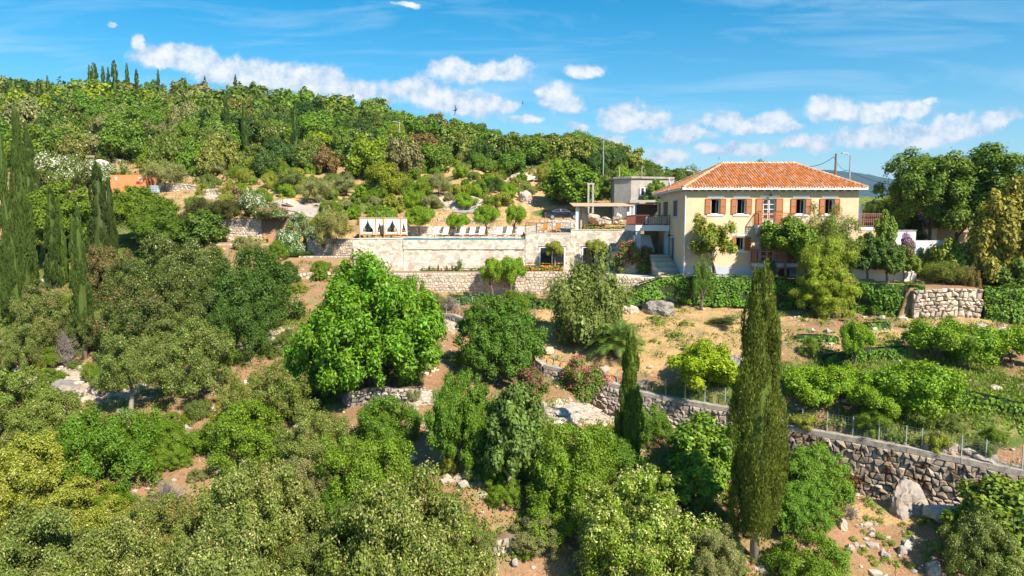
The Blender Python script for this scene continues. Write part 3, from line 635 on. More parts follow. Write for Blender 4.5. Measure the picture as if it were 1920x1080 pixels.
stone_wall('garden_wall', 'tall pale stone wall of the terrace below the pool with the citrus tree before it', pw((700, 512, 552, 70.35), (785, 512, 560, 70.35), (985, 511, 566, 70.35), (985, 509, 566, 70.3), (1085, 509, 560, 70.3), (1182, 515, 545, 70.3)), sw=.40, sh=.27, parts=True, m=LIME, back=MORT, seed=11, proud=.07, group='pale terrace walls', coping=None)
stone_wall('garden_wall', 'pale stone wall right of the pink oleander below the villa steps', pw((1132, 519, 552, 61.45), (1190, 520, 550, 61.45), (1240, 521, 546, 61.45), (1286, 521, 540, 61.45)), sw=.36, sh=.25, m=LIME, back=MORT, seed=12, proud=.07, group='pale terrace walls', parts=True, maxn=200)
stone_wall('garden_wall', 'pale stone wall behind the slim white flowering tree', pw((560, 480, 508, 74.6), (600, 480, 510, 74.6), (664, 480, 500, 74.6)), sw=.38, sh=.26, m=LIME, back=MORT, seed=13, proud=.07, group='pale terrace walls')
stone_wall('garden_wall', 'pale stone wall left of the pool wall end in deep shade', pw((575, 447, 478, 77.9), (662, 447, 478, 77.9)), sw=.38, sh=.26, m=LIME, back=MORT, seed=14, proud=.07, group='pale terrace walls')
stone_wall('garden_wall', 'lower pale stone wall under the yellow flowering bed', pw((385, 457, 482, 78.2), (470, 457, 480, 78.2), (560, 460, 480, 78.2)), sw=.38, sh=.26, m=LIME, back=MORT, seed=15, proud=.07, group='pale terrace walls')
stone_wall('garden_wall', 'upper pale stone wall beside the climbing white roses', pw((398, 412, 452, 80.9), (440, 410, 450, 80.9), (490, 410, 450, 80.9)), sw=.4, sh=.3, m=LIME, back=MORT, seed=16, proud=.08, group='pale terrace walls')
stone_wall('garden_wall', 'pinkish rubble bank wall between the dark bush and the walnut tree', pw((545, 515, 560, 68), (580, 510, 555, 68.3), (612, 510, 545, 68.6)), sw=.4, sh=.28, m=LIME, seed=17, proud=.12, group='pale terrace walls')
stone_wall('garden_wall', 'low pale stone wall behind the row of white sun loungers', pw((756, 424, 446, 86.7), (880, 425, 446, 86.7), (985, 425, 444, 86.7), (1075, 411, 444, 86.9)), sw=.45, sh=.26, m=CLAD, back=MORT, seed=18, proud=.05, group='pale terrace walls', parts=False)
stone_wall('garden_wall', 'stone wall behind the daybeds and under the road', pw((560, 408, 428, 92), (620, 405, 425, 92), (700, 412, 432, 91), (760, 417, 440, 90)), sw=.45, sh=.3, m=LIMEJ, seed=19, proud=.08, group='pale terrace walls', parts=False)
stone_wall('garden_wall', 'pale retaining wall beyond the citrus trees left of the car', pw((820, 410, 424, 91), (960, 411, 426, 90.5), (1080, 413, 426, 90)), sw=.45, sh=.3, m=LIMEJ, seed=20, proud=.08, group='pale terrace walls', parts=False)
stone_wall('garden_wall', 'stone wall right of the orange container', pw((292, 342, 364, 102), (345, 344, 364, 102), (372, 348, 366, 101)), sw=.45, sh=.3, m=LIMEJ, seed=21, proud=.1, group='pale terrace walls', parts=False)
stone_wall('garden_wall', 'white stone wall on the flowering bank above the container', pg((145, 302, .9), (185, 305, 1.2), (228, 310, .9)), sw=.5, sh=.35, m=LIMEJ, seed=22, proud=.1, group='pale terrace walls', parts=False)
stone_wall('garden_wall', 'old stone wall bed left of the rock bank beside the ramp', pg((380, 366, .8), (440, 367, 1.1), (500, 364, .8)), sw=.5, sh=.35, m=LIMEJ, seed=23, proud=.1, group='pale terrace walls', parts=False)
stone_wall('garden_wall', 'low broken stone wall on the red path below the bushes, bottom centre', pg((905, 1050, .5), (950, 1044, .7), (992, 1036, .6)), sw=.3, sh=.2, m=LIME, seed=24, proud=.12, group='dry stone retaining walls')
stone_wall('garden_wall', 'small stone heap wall left of the smooth green bush', pg((275, 838, .6), (340, 834, .8), (405, 828, .6)), sw=.4, sh=.26, m=LIME, seed=25, proud=.2, group='dry stone retaining walls')
# ------------------------------------------------------------------ pool block
wb = empty('pool_terrace', (XX(662, 74), 74, ZZ(512, 74)), 'long pale stone-clad pool and terrace block with large dark windows at its right end', 'terrace building')
def frontwall(mb, segs, y, t, x0, x1, z0, z1, holes):
    xs = sorted({x0, x1, *[h[0] for h in holes], *[h[1] for h in holes]}); zs = sorted({z0, z1, *[h[2] for h in holes], *[h[3] for h in holes]})
    for a, b2 in zip(xs, xs[1:]):
        for c_, d in zip(zs, zs[1:]):
            cx, cz = (a + b2) / 2, (c_ + d) / 2
            if any(h[0] < cx < h[1] and h[2] < cz < h[3] for h in holes): continue
            mb.box(a, b2, y, y + t, c_, d)
X = lambda u: XX(u, 74, 460); Z = lambda v: ZZ(v, 74)
zbm = Z(520)
holes = [(X(1011), X(1060), Z(500), Z(463)), (X(1091), X(1141), Z(500), Z(463))]
mb = MB(); frontwall(mb, None, 74.06, .5, X(662), X(985), zbm, Z(448.5), []); frontwall(mb, None, 74.06, .5, X(985), X(1070), zbm, Z(438), holes[:1])
frontwall(mb, None, 74.06, .5, X(1070), X(1192), zbm, Z(431), holes[1:])
mb.box(X(662), X(662) + .4, 74.56, 78.3, zbm, Z(448.5)); mb.box(X(1192) - .4, X(1192), 74.56, 79, zbm, Z(431))
mb.build('wall_core', MORT, wb)
def clad(x0, x1, zt, zb, y, seed, holes=(), sw=.38, sh=.26):
    rg = random.Random(seed); rows = [0]
    while rows[-1] < zt - zb: rows.append(rows[-1] + sh * rg.uniform(.8, 1.25))
    rows[-1] = zt - zb; J = MB()
    for cor in stone_cells(x1 - x0, rows, sw, seed, .3, .34):
        cs = sum(p[0] for p in cor) / 6; ct = sum(p[1] for p in cor) / 6
        P_ = [(x0 + cs + (s - cs) * .965, zt - (ct + (t - ct) * .965)) for s, t in cor]
        xs = [p[0] for p in P_]; zs = [p[1] for p in P_]
        hit = False
        for h in holes:
            if min(xs) < h[1] and max(xs) > h[0] and min(zs) < h[3] and max(zs) > h[2]:
                cx, cz = x0 + cs, zt - ct
                if h[0] < cx < h[1] and h[2] < cz < h[3]: hit = True; break
                def cl(p):
                    x, z = p
                    if h[0] < x < h[1] and h[2] < z < h[3]:
                        d = [(abs(x - h[0]), (h[0], z)), (abs(x - h[1]), (h[1], z)), (abs(z - h[2]), (x, h[2])), (abs(z - h[3]), (x, h[3]))]; return min(d)[1]
                    return p
                P_ = [cl(p) for p in P_]
        if hit: continue
        pr = .03 * rg.uniform(.5, 1.6); b0 = len(J.v)
        J.v += [(x, y + .05, z) for x, z in P_] + [(x, y - pr, z) for x, z in P_]
        for k in range(6): J.f.append((b0 + (k + 1) % 6, b0 + k, b0 + 6 + k, b0 + 6 + (k + 1) % 6)); J.mi.append(0)
        J.f.append(tuple(b0 + 6 + k for k in reversed(range(6)))); J.mi.append(0)
    o = J.build('cladding_stones', CLAD, wb); tag(o, kind='stuff')
clad(X(662), X(756) - .03, Z(449), zbm, 74.06, 31); clad(X(756), X(983), Z(450.5), Z(467.6), 73.96, 32); clad(X(756), X(985), Z(468.4), zbm, 74.06, 33)
clad(X(985) + .02, X(1070), Z(438.5), zbm, 74.06, 34, holes[:1]); clad(X(1070), X(1192), Z(431.5), zbm, 74.06, 35, holes[1:])
mb = MB(); mb.box(X(756), X(983), 73.98, 74.06, Z(467.8), Z(450)); mb.build('overflow_wall', MORT, wb)
mb = MB(); mb.box(X(660), X(756), 73.98, 74.6, Z(448.4), Z(446.9)); mb.build('coping_slab', DECK, wb)
mb = MB(); mb.box(X(984.5), X(1070), 73.98, 74.6, Z(438.2), Z(437)); mb.box(X(1070), X(1194), 73.98, 74.6, Z(431.2), Z(430)); mb.build('coping_slab', DECK, wb)
for h in holes:
    mb = MB(); f = .14
    mb.box(h[0], h[0] + f, 74.0, 74.2, h[2], h[3]); mb.box(h[1] - f, h[1], 74.0, 74.2, h[2], h[3]); mb.box(h[0] + f, h[1] - f, 74.0, 74.2, h[3] - .1, h[3]); mb.box((h[0] + h[1]) / 2 - .07, (h[0] + h[1]) / 2 + .07, 74.02, 74.2, h[2], h[3] - .1)
    w = mb.build('window', WHITE, wb)
    for a, b2 in ((h[0] + f, (h[0] + h[1]) / 2 - .07), ((h[0] + h[1]) / 2 + .07, h[1] - f)):
        mb = MB(); mb.box(a, b2, 74.12, 74.14, h[2], h[3] - .1); mb.build('pane', GLASS, w)
    mb = MB(); mb.box(h[0] - .1, h[1] + .1, 73.98, 74.2, h[3], h[3] + .07); mb.build('lintel', BLKM, w)
mb = MB(); zd = Z(446.8)
mb.box(X(662) + .4, X(985), 78.3, 86.6, zd - .2, zd); mb.box(X(662) + .4, X(754), 74.6, 78.3, zd - .2, zd); mb.build('deck', DECK, wb)
mb = MB(); mb.box(X(985), X(1070), 74.6, 86.8, Z(437) - .25, Z(437)); mb.box(X(1070), X(1192) - .4, 74.6, 86.8, Z(437) - .25, Z(437)+.001); mb.build('deck', DECK, wb)
mb = MB(); mb.box(X(756), X(983), 74.03, 78.28, zd - .5, zd - .02); o = mb.build('pool_water', WATER); tag(o, 'strip of blue green water in the infinity pool at the edge of the stone wall', 'pool')
# ------------------------------------------------------------------ villa
vx0, vx1 = XX(1285.5, 60), XX(1608, 60); zb0 = -4.6; zt0 = ZZ(357, 60); VY = 60.0; VB = 71.8
villa = empty('villa', (vx0, VY, zb0), 'cream plastered two storey villa with orange tiled hip roof and orange brown shutters', 'house')
hx = lambda u, v=430: XX(u, 60, v); hz = lambda v: ZZ(v, 60)
WN = [(1331.5, 1349, 401.5, 372.5, 'W'), (1380, 1397.5, 401.5, 372.5, 'W'), (1491, 1508.5, 401.5, 372.5, 'W'), (1545, 1562, 401.5, 372.5, 'W'), (1380, 1397, 469.5, 444.5, 'A'), (1491, 1509, 470, 445, 'W'),
      (1429, 1453, 421.5, 372, 'F'), (1428, 1453, 491, 443, 'D')]
H = [(hx(a), hx(b2), hz(c_), hz(d)) for a, b2, c_, d, k in WN]
zpl = hz(499.5)
mb = MB(); frontwall(mb, None, VY, .5, vx0, vx1, zpl, zt0, H); 
sY = lambda u: vx0 / XX(u, 1.0)
sz = lambda v, Y: ZZ(v, Y)
side = [(sY(1269.5), sY(1262), sz(405, 63), sz(375.5, 63), 'S'), (sY(1264.5), sY(1258.5), sz(488, 64.3), sz(446, 64.3), 'D'), (sY(1251.5), sY(1242), sz(424, 67), sz(378, 67), 'D2'), (sY(1238), sY(1233), sz(424, 69), sz(379, 69), 'D2'), (sY(1248), sY(1243.5), sz(484, 66.6), sz(441, 66.6), 'D2')]
def sidewall(mb, x, t, y0, y1, z0, z1, holes):
    ys = sorted({y0, y1, *[h[0] for h in holes], *[h[1] for h in holes]}); zs = sorted({z0, z1, *[h[2] for h in holes], *[h[3] for h in holes]})
    for a, b2 in zip(ys, ys[1:]):
        for c_, d in zip(zs, zs[1:]):
            if any(h[0] < (a + b2) / 2 < h[1] and h[2] < (c_ + d) / 2 < h[3] for h in holes): continue
            mb.box(x, x + t, a, b2, c_, d)
sidewall(mb, vx0, .45, VY + .5, VB, zb0 + .9, zt0, [(a, b2, c_, d) for a, b2, c_, d, k in side])
mb.box(vx1 - .4, vx1, VY + .5, VB, zb0, zt0); mb.box(vx0 + .45, vx1 - .4, VB - .4, VB, zb0, zt0)
mb.build('wall', PLAST, villa)
mb = MB(); frontwall(mb, None, VY - .03, .5, vx0 - .03, vx1 + .02, zb0 - .3, zpl, [(hx(1459), hx(1484), zb0 - .3, hz(504))]); mb.box(vx0 - .03, vx0 + .4, VY + .47, sY(1264.5), zb0 - .3, zb0 + .9); mb.build('plinth', PLINTH, villa)
mb = MB(); mb.box(vx0 + .45, vx1 - .4, VY + .5, VB - .4, hz(428), hz(424)); mb.box(vx0 + .46, vx1 - .41, VY + .5, VB - .4, zpl - .1, zpl - .02); mb.box(vx0 + .02, vx1 - .02, VY + .02, VB - .02, zt0 + .001, zt0 + .2); mb.box(hx(1411), hx(1415), VY + .5, VB - .4, hz(424), zt0); mb.box(hx(1366), hx(1369), VY + .5, VB - .4, hz(424), zt0); mb.box(hx(1525), hx(1528), VY + .5, VB - .4, hz(424), zt0); mb.build('floor_slab', INT, villa)
def shutter(win, x0, x1, z0, z1, y, mt=SHUT, ang=0):
    mb = MB(); f = .055; yo = y - .06; w = x1 - x0
    for a, b2, c_, d in ((0, f, z0, z1), (w - f, w, z0, z1), (f, w - f, z0, z0 + f * 1.6), (f, w - f, z1 - f, z1), (f, w - f, (z0 + z1) / 2 - f * .6, (z0 + z1) / 2 + f * .6)): mb.box(a, b2, -.02, .025, c_, d)
    nsl = int((z1 - z0) / .075); 
    s = linkmesh('shutter', mb.mesh('shutter', mt, (0, 0, z0)), win); q = MB()
    for i in range(nsl):
        zz = z0 + .06 + (z1 - z0 - .1) * i / nsl
        if abs(zz + .03 - (z0 + z1) / 2) < .06: continue
        q.hexa([(f, -.018, zz), (w - f, -.018, zz), (w - f, -.008, zz), (f, -.008, zz), (f, .012, zz + .06), (w - f, .012, zz + .06), (w - f, .022, zz + .06), (f, .022, zz + .06)])
    sl_ = linkmesh('slats', q.mesh('slats', mt, (0, 0, z0)), s); tag(sl_, kind='stuff')
    L = Vector((x0, yo, z0)) if ang <= 0 else Vector((x0, yo, z0))
    if ang > 0: s.rotation_euler = (0, 0, -ang)
    if ang < 0: L = Vector((x1 - w * math.cos(ang), yo - w * math.sin(-ang), z0)); s.rotation_euler = (0, 0, -ang)
    s.location = L - villa.location - win.location
    return s
def fwindow(h, kind):
    x0, x1, z0, z1 = h; y = VY; mb = MB(); f = .06; win = empty('window', (0, 0, 0), None, None); win.parent = villa; win.location = Vector((x0, y, z0)) - villa.location
    def bld(mb, nm, m): return mb.build(nm, m, win)
    if kind != 'D': mb.box(x0, x1, y + .12, y + .18, z0, z0 + f); 
    mb.box(x0, x0 + f, y + .12, y + .2, z0 + f, z1); mb.box(x1 - f, x1, y + .12, y + .2, z0 + f, z1); mb.box(x0 + f, x1 - f, y + .12, y + .2, z1 - f, z1); bld(mb, 'frame', WHITE)
    mb = MB(); mb.box(x0 - .32, x1 + .32, y - .05, y - .002, z1 + .10, z1 + .26); bld(mb, 'lintel', PLINTH if kind == 'D' else WHITE)
    if kind != 'D' : mb = MB(); mb.box(x0 - .3, x1 + .3, y - .06, y - .002, z0 - .18, z0 - .02); bld(mb, 'sill', WHITE)
    if kind == 'D':
        mb = MB(); mb.box(x0 - .28, x0 - .01, y - .05, y, z0, z1 + .1); bld(mb, 'surround', PLINTH); mb = MB(); mb.box(x1 + .01, x1 + .28, y - .05, y, z0, z1 + .1); bld(mb, 'surround', PLINTH)
    if kind in 'WA':
        # casements stand open inwards
        for s, xx in ((1, x0 + f), (-1, x1 - f)):
            mb = MB(); mb.bar((xx, y + .2, z0 + .07), (xx + s * .10, y + .62, z0 + .07), .05, .06); mb.bar((xx, y + .2, z1 - .1), (xx + s * .10, y + .62, z1 - .1), .05, .06); mb.bar((xx, y + .2, z0 + .07), (xx, y + .2, z1 - .1), .06); mb.bar((xx + s * .10, y + .62, z0 + .07), (xx + s * .10, y + .62, z1 - .1), .06); cs = bld(mb, 'casement', WHITE)
            mb = MB(); mb.face([(xx + s * .005, y + .22, z0 + .1), (xx + s * .095, y + .6, z0 + .1), (xx + s * .095, y + .6, z1 - .12), (xx + s * .005, y + .22, z1 - .12)]); mb.build('pane', GLASS, cs)
        g = MB(); g.box(x0 + .1, x1 - .1, y + 2.6, y + 2.62, z0 + .35, z1 - .35); bld(g, 'mirror', PLINTH)
    else:
        xm = (x0 + x1) / 2; mb = MB()
        for a, b2 in ((x0 + f, xm - .03), (xm + .03, x1 - f)):
            mb.box(a, a + .05, y + .13, y + .17, z0 + .05, z1 - f); mb.box(b2 - .05, b2, y + .13, y + .17, z0 + .05, z1 - f)
            for k in range(6): zz = z0 + .05 + (z1 - f - z0 - .1) * k / 5; mb.box(a + .05, b2 - .05, y + .13, y + .17, zz, zz + (.35 if k == 0 and kind == 'F' else .05))
        dr = bld(mb, 'door', WHITE)
        for a, b2 in ((x0 + f + .05, xm - .08), (xm + .08, x1 - f - .05)):
            mb = MB(); mb.box(a, b2, y + .145, y + .155, z0 + .1, z1 - f); mb.build('pane', GLASS, dr)
    sw_ = .47 if kind != 'F' else .6
    if kind == 'W' or kind == 'F':
        shutter(win, x0 - sw_ - .01, x0 - .01, z0, z1, y); shutter(win, x1 + .01, x1 + sw_ + .01, z0, z1, y)
    if kind == 'A':
        shutter(win, x0 - .42, x0 - .01, z0, z1, y, ang=-.6); shutter(win, x1 + .01, x1 + sw_, z0, z1, y, ang=.5)
for h, w in zip(H, WN): fwindow(h, w[4])
for a, b2, c_, d, k in side:
    win = MB(); win.box(vx0 + .14, vx0 + .2, a, b2, c_, d); wo = win.build('window' if k == 'S' else 'door', DARKW if k != 'S' else DARKW, villa)
    mb = MB(); t = .16
    if k in 'SD': mb.box(vx0 - .04, vx0, a - t, a, c_, d + t); mb.box(vx0 - .04, vx0, b2, b2 + t, c_, d + t); mb.box(vx0 - .04, vx0, a, b2, d, d + t); 
    if k == 'S': mb.box(vx0 - .06, vx0, a - t, b2 + t, c_ - .15, c_)
    if mb.v: mb.build('surround', PLINTH, wo)
    if k == 'S':
        for y0_, y1_ in ((a, (a + b2) / 2 - .01), ((a + b2) / 2 + .01, b2)): q = MB(); q.box(vx0 + .03, vx0 + .08, y0_, y1_, c_, d); q.build('shutter', DARKW, wo)
mb = MB(); mb.box(hx(1459), hx(1484), VY + .25, VY + .3, zb0 - .3, hz(504)); mb.build('cellar_door', DARKW, villa)
# eaves, gutter, downpipe
ex0, ex1, ey0, ey1 = vx0 - .42, vx1 + .42, VY - .5, VB + .4; ez = ZZ(353, 59.6)
mb = MB(); mb.box(ex0, ex1, ey0, ey1, ez - .10, ez - .02); mb.build('eave_soffit', WHITE, villa)
mb = MB(); mb.box(ex0 - .06, ex1 + .06, ey0 - .07, ey0, ez - .12, ez + .10); mb.build('fascia', WHITE, villa)
mb = MB(); mb.box(ex0 - .07, ex0, ey0, ey1, ez - .12, ez + .08); mb.build('gutter', GUT, villa)
mb = MB(); xx = vx0 + .3
while xx < vx1: mb.box(xx, xx + .14, ey0 + .08, VY - .01, ez - .24, ez - .1); xx += .62
yy = VY + .3
while yy < VB: mb.box(ex0 + .06, vx0 - .01, yy, yy + .12, ez - .22, ez - .1); yy += .4
tag(mb.build('eave_brackets', WHITE, villa), kind='stuff')
mb = MB(); mb.tube([(vx0 - .09, VY - .1, ez - .1), (vx0 - .09, VY - .1, zb0 + .2)], .06, 8); mb.build('downpipe', GUT, villa)
# roof
rY = 64.9; rz_ = ZZ(308, rY); rl = Vector((XX(1354, rY, 320), rY, rz_)); rr_ = Vector((XX(1489, rY, 320), rY, rz_))
e = [Vector((ex0, ey0, ez)), Vector((ex1, ey0, ez)), Vector((ex1, ey1, ez)), Vector((ex0, ey1, ez))]
planes = [(e[0], e[1], rr_, rl), (e[3], e[0], rl), (e[1], e[2], rr_), (e[2], e[3], rl, rr_)]
roof = MB()
for pl in planes: roof.face(pl)
roof = roof.build('roof', TILEB, villa)
def inpoly(p, poly):
    c_ = False; j = len(poly) - 1
    for i in range(len(poly)):
        if (poly[i][1] > p[1]) != (poly[j][1] > p[1]) and p[0] < (poly[j][0] - poly[i][0]) * (p[1] - poly[i][1]) / (poly[j][1] - poly[i][1]) + poly[i][0]: c_ = not c_
        j = i
    return c_
rg = random.Random(3)
def barrel(mb, p, d, s, nn, r0, r1, L, k=5):
    b0 = len(mb.v)
    for t, r in ((0, r0), (L, r1)):
        for i in range(k + 1):
            a = math.pi * i / k; q = p + s * t + d * math.cos(a) * r + nn * (math.sin(a) * r * .95 + (.035 if t == 0 else .0)); mb.v.append(tuple(q))
    for i in range(k): mb.f.append((b0 + i, b0 + k + 1 + i, b0 + k + 2 + i, b0 + i + 1)); mb.mi.append(0)
    mb.f.append(tuple(b0 + i for i in range(k + 1))); mb.mi.append(0)
for pl in planes:
    d = (pl[1] - pl[0]).normalized(); nn = d.cross(pl[2] - pl[0]).normalized(); s = nn.cross(d); poly = [((q - pl[0]).dot(d), (q - pl[0]).dot(s)) for q in pl]
    mb = MB(); w = .235; L = .40; nc = int(poly[1][0] / w); h = max(q[1] for q in poly)
    for c_ in range(nc + 1):
        for r in range(int(h / .34) + 1):
            a = (c_ + .5) * w + rg.uniform(-.012, .012); t = r * .34 + rg.uniform(-.02, .02) - .06
            if inpoly((a, max(.02, t + .2)), poly): barrel(mb, pl[0] + d * a + s * t, d, (s + d * rg.uniform(-.03, .03)), nn, .108, .085, L)
    tag(mb.build('roof_tiles', TILE, roof), kind='stuff')
mb = MB()
for a, b2 in ((rl, rr_), (e[0], rl), (e[1], rr_), (e[3], rl), (e[2], rr_)):
    s = (b2 - a).normalized(); d = s.cross(Vector((0, 0, 1))).normalized(); nn = d.cross(s); t = 0
    while t < (b2 - a).length - .2: barrel(mb, a + s * t + nn * .05, d, s, nn, .17, .14, .45); t += .38
tag(mb.build('ridge_tiles', mat('pale_ridge_tile', (.60, .34, .20), .85, .15, 3, .2, 30, island=.25), roof), kind='stuff')
mb = MB(); cx = XX(1425, 66.5, 305); mb.box(cx - .35, cx + .35, 65.4, 65.9, rz_ - .6, rz_ + .12); mb.build('chimney', TILE, roof)
# balconies
def railing(root, x0, x1, y, z0, z1, m, step=.13, axis='x', deco=False, name='railing'):
    mb = MB()
    def pt(a, z, w=0): return (a, y, z) if axis == 'x' else (y, a, z)
    mb.bar(pt(x0, z1), pt(x1, z1), .06); mb.bar(pt(x0, z0 + .1), pt(x1, z0 + .1), .04); 
    if deco: mb.bar(pt(x0, z1 - .18), pt(x1, z1 - .18), .03)
    k = max(2, int(abs(x1 - x0) / step)); 
    for i in range(k + 1):
        a = x0 + (x1 - x0) * i / k; big = i in (0, k) or (i % 10 == 0); mb.bar(pt(a, z0), pt(a, z1), .05 if big else .022)
        if deco and i < k:
            for q in range(4):
                t0, t1 = q * math.pi / 2, (q + 1) * math.pi / 2; cxx = a + (x1 - x0) / k / 2; r = abs(x1 - x0) / k * .45; zc = (z0 + z1) / 2
                mb.bar(pt(cxx + math.cos(t0) * r, zc + math.sin(t0) * r * 2.2), pt(cxx + math.cos(t1) * r, zc + math.sin(t1) * r * 2.2), .018)
    return mb.build(name, m, root)
b1 = empty('balcony', (0, 0, 0), None, None); b1.parent = villa; b1.location = Vector((hx(1413), VY - 1, hz(428))) - villa.location
mb = MB(); mb.box(hx(1413), hx(1480), VY - 1.05, VY - .01, hz(428), hz(422)); mb.build('slab', PLINTH, b1)
for u in (1415, 1472):
    mb = MB(); a = hx(u); mb.hexa([(a, VY - .3, hz(441)), (a + .25, VY - .3, hz(441)), (a + .25, VY - .01, hz(441)), (a, VY - .01, hz(441)), (a, VY - .9, hz(428.2)), (a + .25, VY - .9, hz(428.2)), (a + .25, VY - .01, hz(428.2)), (a, VY - .01, hz(428.2))]); mb.build('bracket', PLINTH, b1)
railing(b1, hx(1414), hx(1479), VY - 1.0, hz(422), hz(400), SHUT, .14, deco=True); railing(b1, VY - 1, VY - .05, hx(1414), hz(422), hz(400), SHUT, .14, 'y'); railing(b1, VY - 1, VY - .05, hx(1479), hz(422), hz(400), SHUT, .14, 'y')
b2_ = empty('balcony', (0, 0, 0), None, None); b2_.parent = villa; b2_.location = Vector((hx(1409), VY - 1.5, hz(499))) - villa.location
mb = MB(); mb.box(hx(1409), hx(1502), VY - 1.6, VY - .05, hz(499), hz(492)); mb.build('slab', PLINTH, b2_)
for u in (1420, 1450, 1490):
    mb = MB(); a = hx(u); mb.hexa([(a, VY - .35, hz(514)), (a + .3, VY - .35, hz(514)), (a + .3, VY - .05, hz(514)), (a, VY - .05, hz(514)), (a, VY - 1.3, hz(499.2)), (a + .3, VY - 1.3, hz(499.2)), (a + .3, VY - .05, hz(499.2)), (a, VY - .05, hz(499.2))]); mb.build('bracket', PLINTH, b2_)
railing(b2_, hx(1410), hx(1501), VY - 1.55, hz(492), hz(467), SHUT, .16, deco=True); railing(b2_, VY - 1.55, VY - .06, hx(1410), hz(492), hz(467), SHUT, .16, 'y'); railing(b2_, VY - 1.55, VY - .06, hx(1501), hz(492), hz(467), SHUT, .16, 'y')
# left balcony
YB = 65.9; bz0, bz1 = ZZ(433, YB), ZZ(422.3, YB)
bl = empty('balcony', (0, 0, 0), None, None); bl.parent = villa; bl.location = Vector((vx0, YB, bz0)) - villa.location
bxl = XX(1192, YB)
mb = MB(); mb.box(bxl, vx0 - .06, YB, YB + 6.5, bz0, bz1); mb.build('slab', WHITE, bl)
railing(bl, bxl, vx0 - .05, YB + .05, bz1, ZZ(403.5, YB), RAIL, .12); railing(bl, YB + .05, YB + 5.5, bxl + .02, bz1, ZZ(403.5, YB), RAIL, .12, 'y')
mb = MB(); mb.box(XX(1249, YB), vx0 - .08, YB + .1, YB + .8, zb0 + .6, bz0); mb.build('pillar', PLINTH, bl); mb = MB(); mb.box(bxl + .05, bxl + .5, YB + .1, YB + .5, zb0 + .6, bz0); mb.build('pillar', PLINTH, bl)
for k in range(9):
    o = MB(); x_ = XX(1213 + k * 4.4, YB); o.tube([(x_, YB + .22, bz1 + .12), (x_, YB + .22, bz1 + .82)], .11, 8); o = o.build('cushion', WCREAM); tag(o, 'cream rolled cushion standing in the row behind the left balcony railing', 'cushion', 'cream cushions behind the balcony railing')
mb = MB(); mb.box(XX(1206, 72), XX(1243, 72), 71.2, 71.5, zb0, bz0); mb.build('passage_wall', GREYST, bl)
# stairs by the side wall
st = empty('stone_steps', (XX(1262, 64), 64, -4.2), 'pale stone steps climbing beside the side wall of the villa', 'steps')
for i in range(12):
    y = 60.6 + i * .42; z = -4.6 + i * .155; mb = MB(); mb.box(13.0, vx0 - .07, y, 66.2, z - .155 if i else z - .8, z + .0005 * i + .001); mb.build('step', LIME, st)
mb = MB(); mb.box(9.0, 12.95, 61.5, 70.3, -5.0, -4.72); mb.box(10.3, 12.9, 66.01, 72, -4.71, -2.85); mb.build('landing', DECK, st)
q = empty('inner_staircase', (bxl + 1, 69, -3), 'pale concrete stairs under the left balcony', 'stairs')
for i in range(9):
    mb = MB(); mb.box(bxl + .6, bxl + 2.2, 67.6 + i * .28, 70.6, -2.9 + i * .2, -2.7 + i * .2); mb.build('step', WHITE, q)
# right terrace of the villa
rt = empty('side_terrace', (vx1, 62, -1), 'raised side terrace with pink brown railing at the right wall of the villa', 'terrace')
Yr = 62.5; mb = MB(); mb.box(vx1 + .02, XX(1653, Yr), Yr, Yr + 5, ZZ(432, Yr), ZZ(426, Yr)); mb.build('slab', WHITE, rt)
mb = MB(); mb.box(vx1 + .02, XX(1651, Yr), Yr + .05, Yr + 4.9, zb0, ZZ(432, Yr)); mb.build('wall', PLAST, rt)
railing(rt, vx1 + .05, XX(1652, Yr), Yr + .06, ZZ(426, Yr), ZZ(401, Yr), mat('pink_rail', (.38, .17, .15), .6, .1), .17, deco=True)
mb = MB(); mb.box(XX(1609.5, 67), XX(1615.5, 67), 67, 67.4, ZZ(426, 67), ZZ(385, 67)); mb.build('white_post', WHITE, rt)
# satellite dish and pole
o = empty('satellite_dish', (XX(1253, 65), 65, ZZ(352, 65)), 'grey satellite dish on a thin white pole at the left eave', 'satellite dish')
mb = MB(); x_, z_ = XX(1252.5, 65), ZZ(340, 65); mb.tube([(x_, 65, ZZ(372, 65)), (x_, 65, z_)], .035, 6); mb.build('mast', WHITE, o)
mb = MB(); cpt = Vector((x_ + .05, 64.85, ZZ(341, 65))); ax = Vector((.9, -.3, .25)).normalized(); a1 = ax.cross(Vector((0, 0, 1))).normalized(); a2 = ax.cross(a1)
prev = None
for ri, (r, dz) in enumerate(((.02, -.10), (.2, -.07), (.42, 0))):
    ring = [tuple(cpt + ax * dz + (a1 * math.cos(t * .5236) + a2 * math.sin(t * .5236)) * r) for t in range(12)]
    if prev:
        for k in range(12): mb.face([prev[k], prev[(k + 1) % 12], ring[(k + 1) % 12], ring[k]])
    prev = ring
mb.build('dish', GUT, o)
mb = MB(); mb.bar(cpt - a2 * .3, cpt + ax * .4, .03); mb.build('arm', GUT, o)
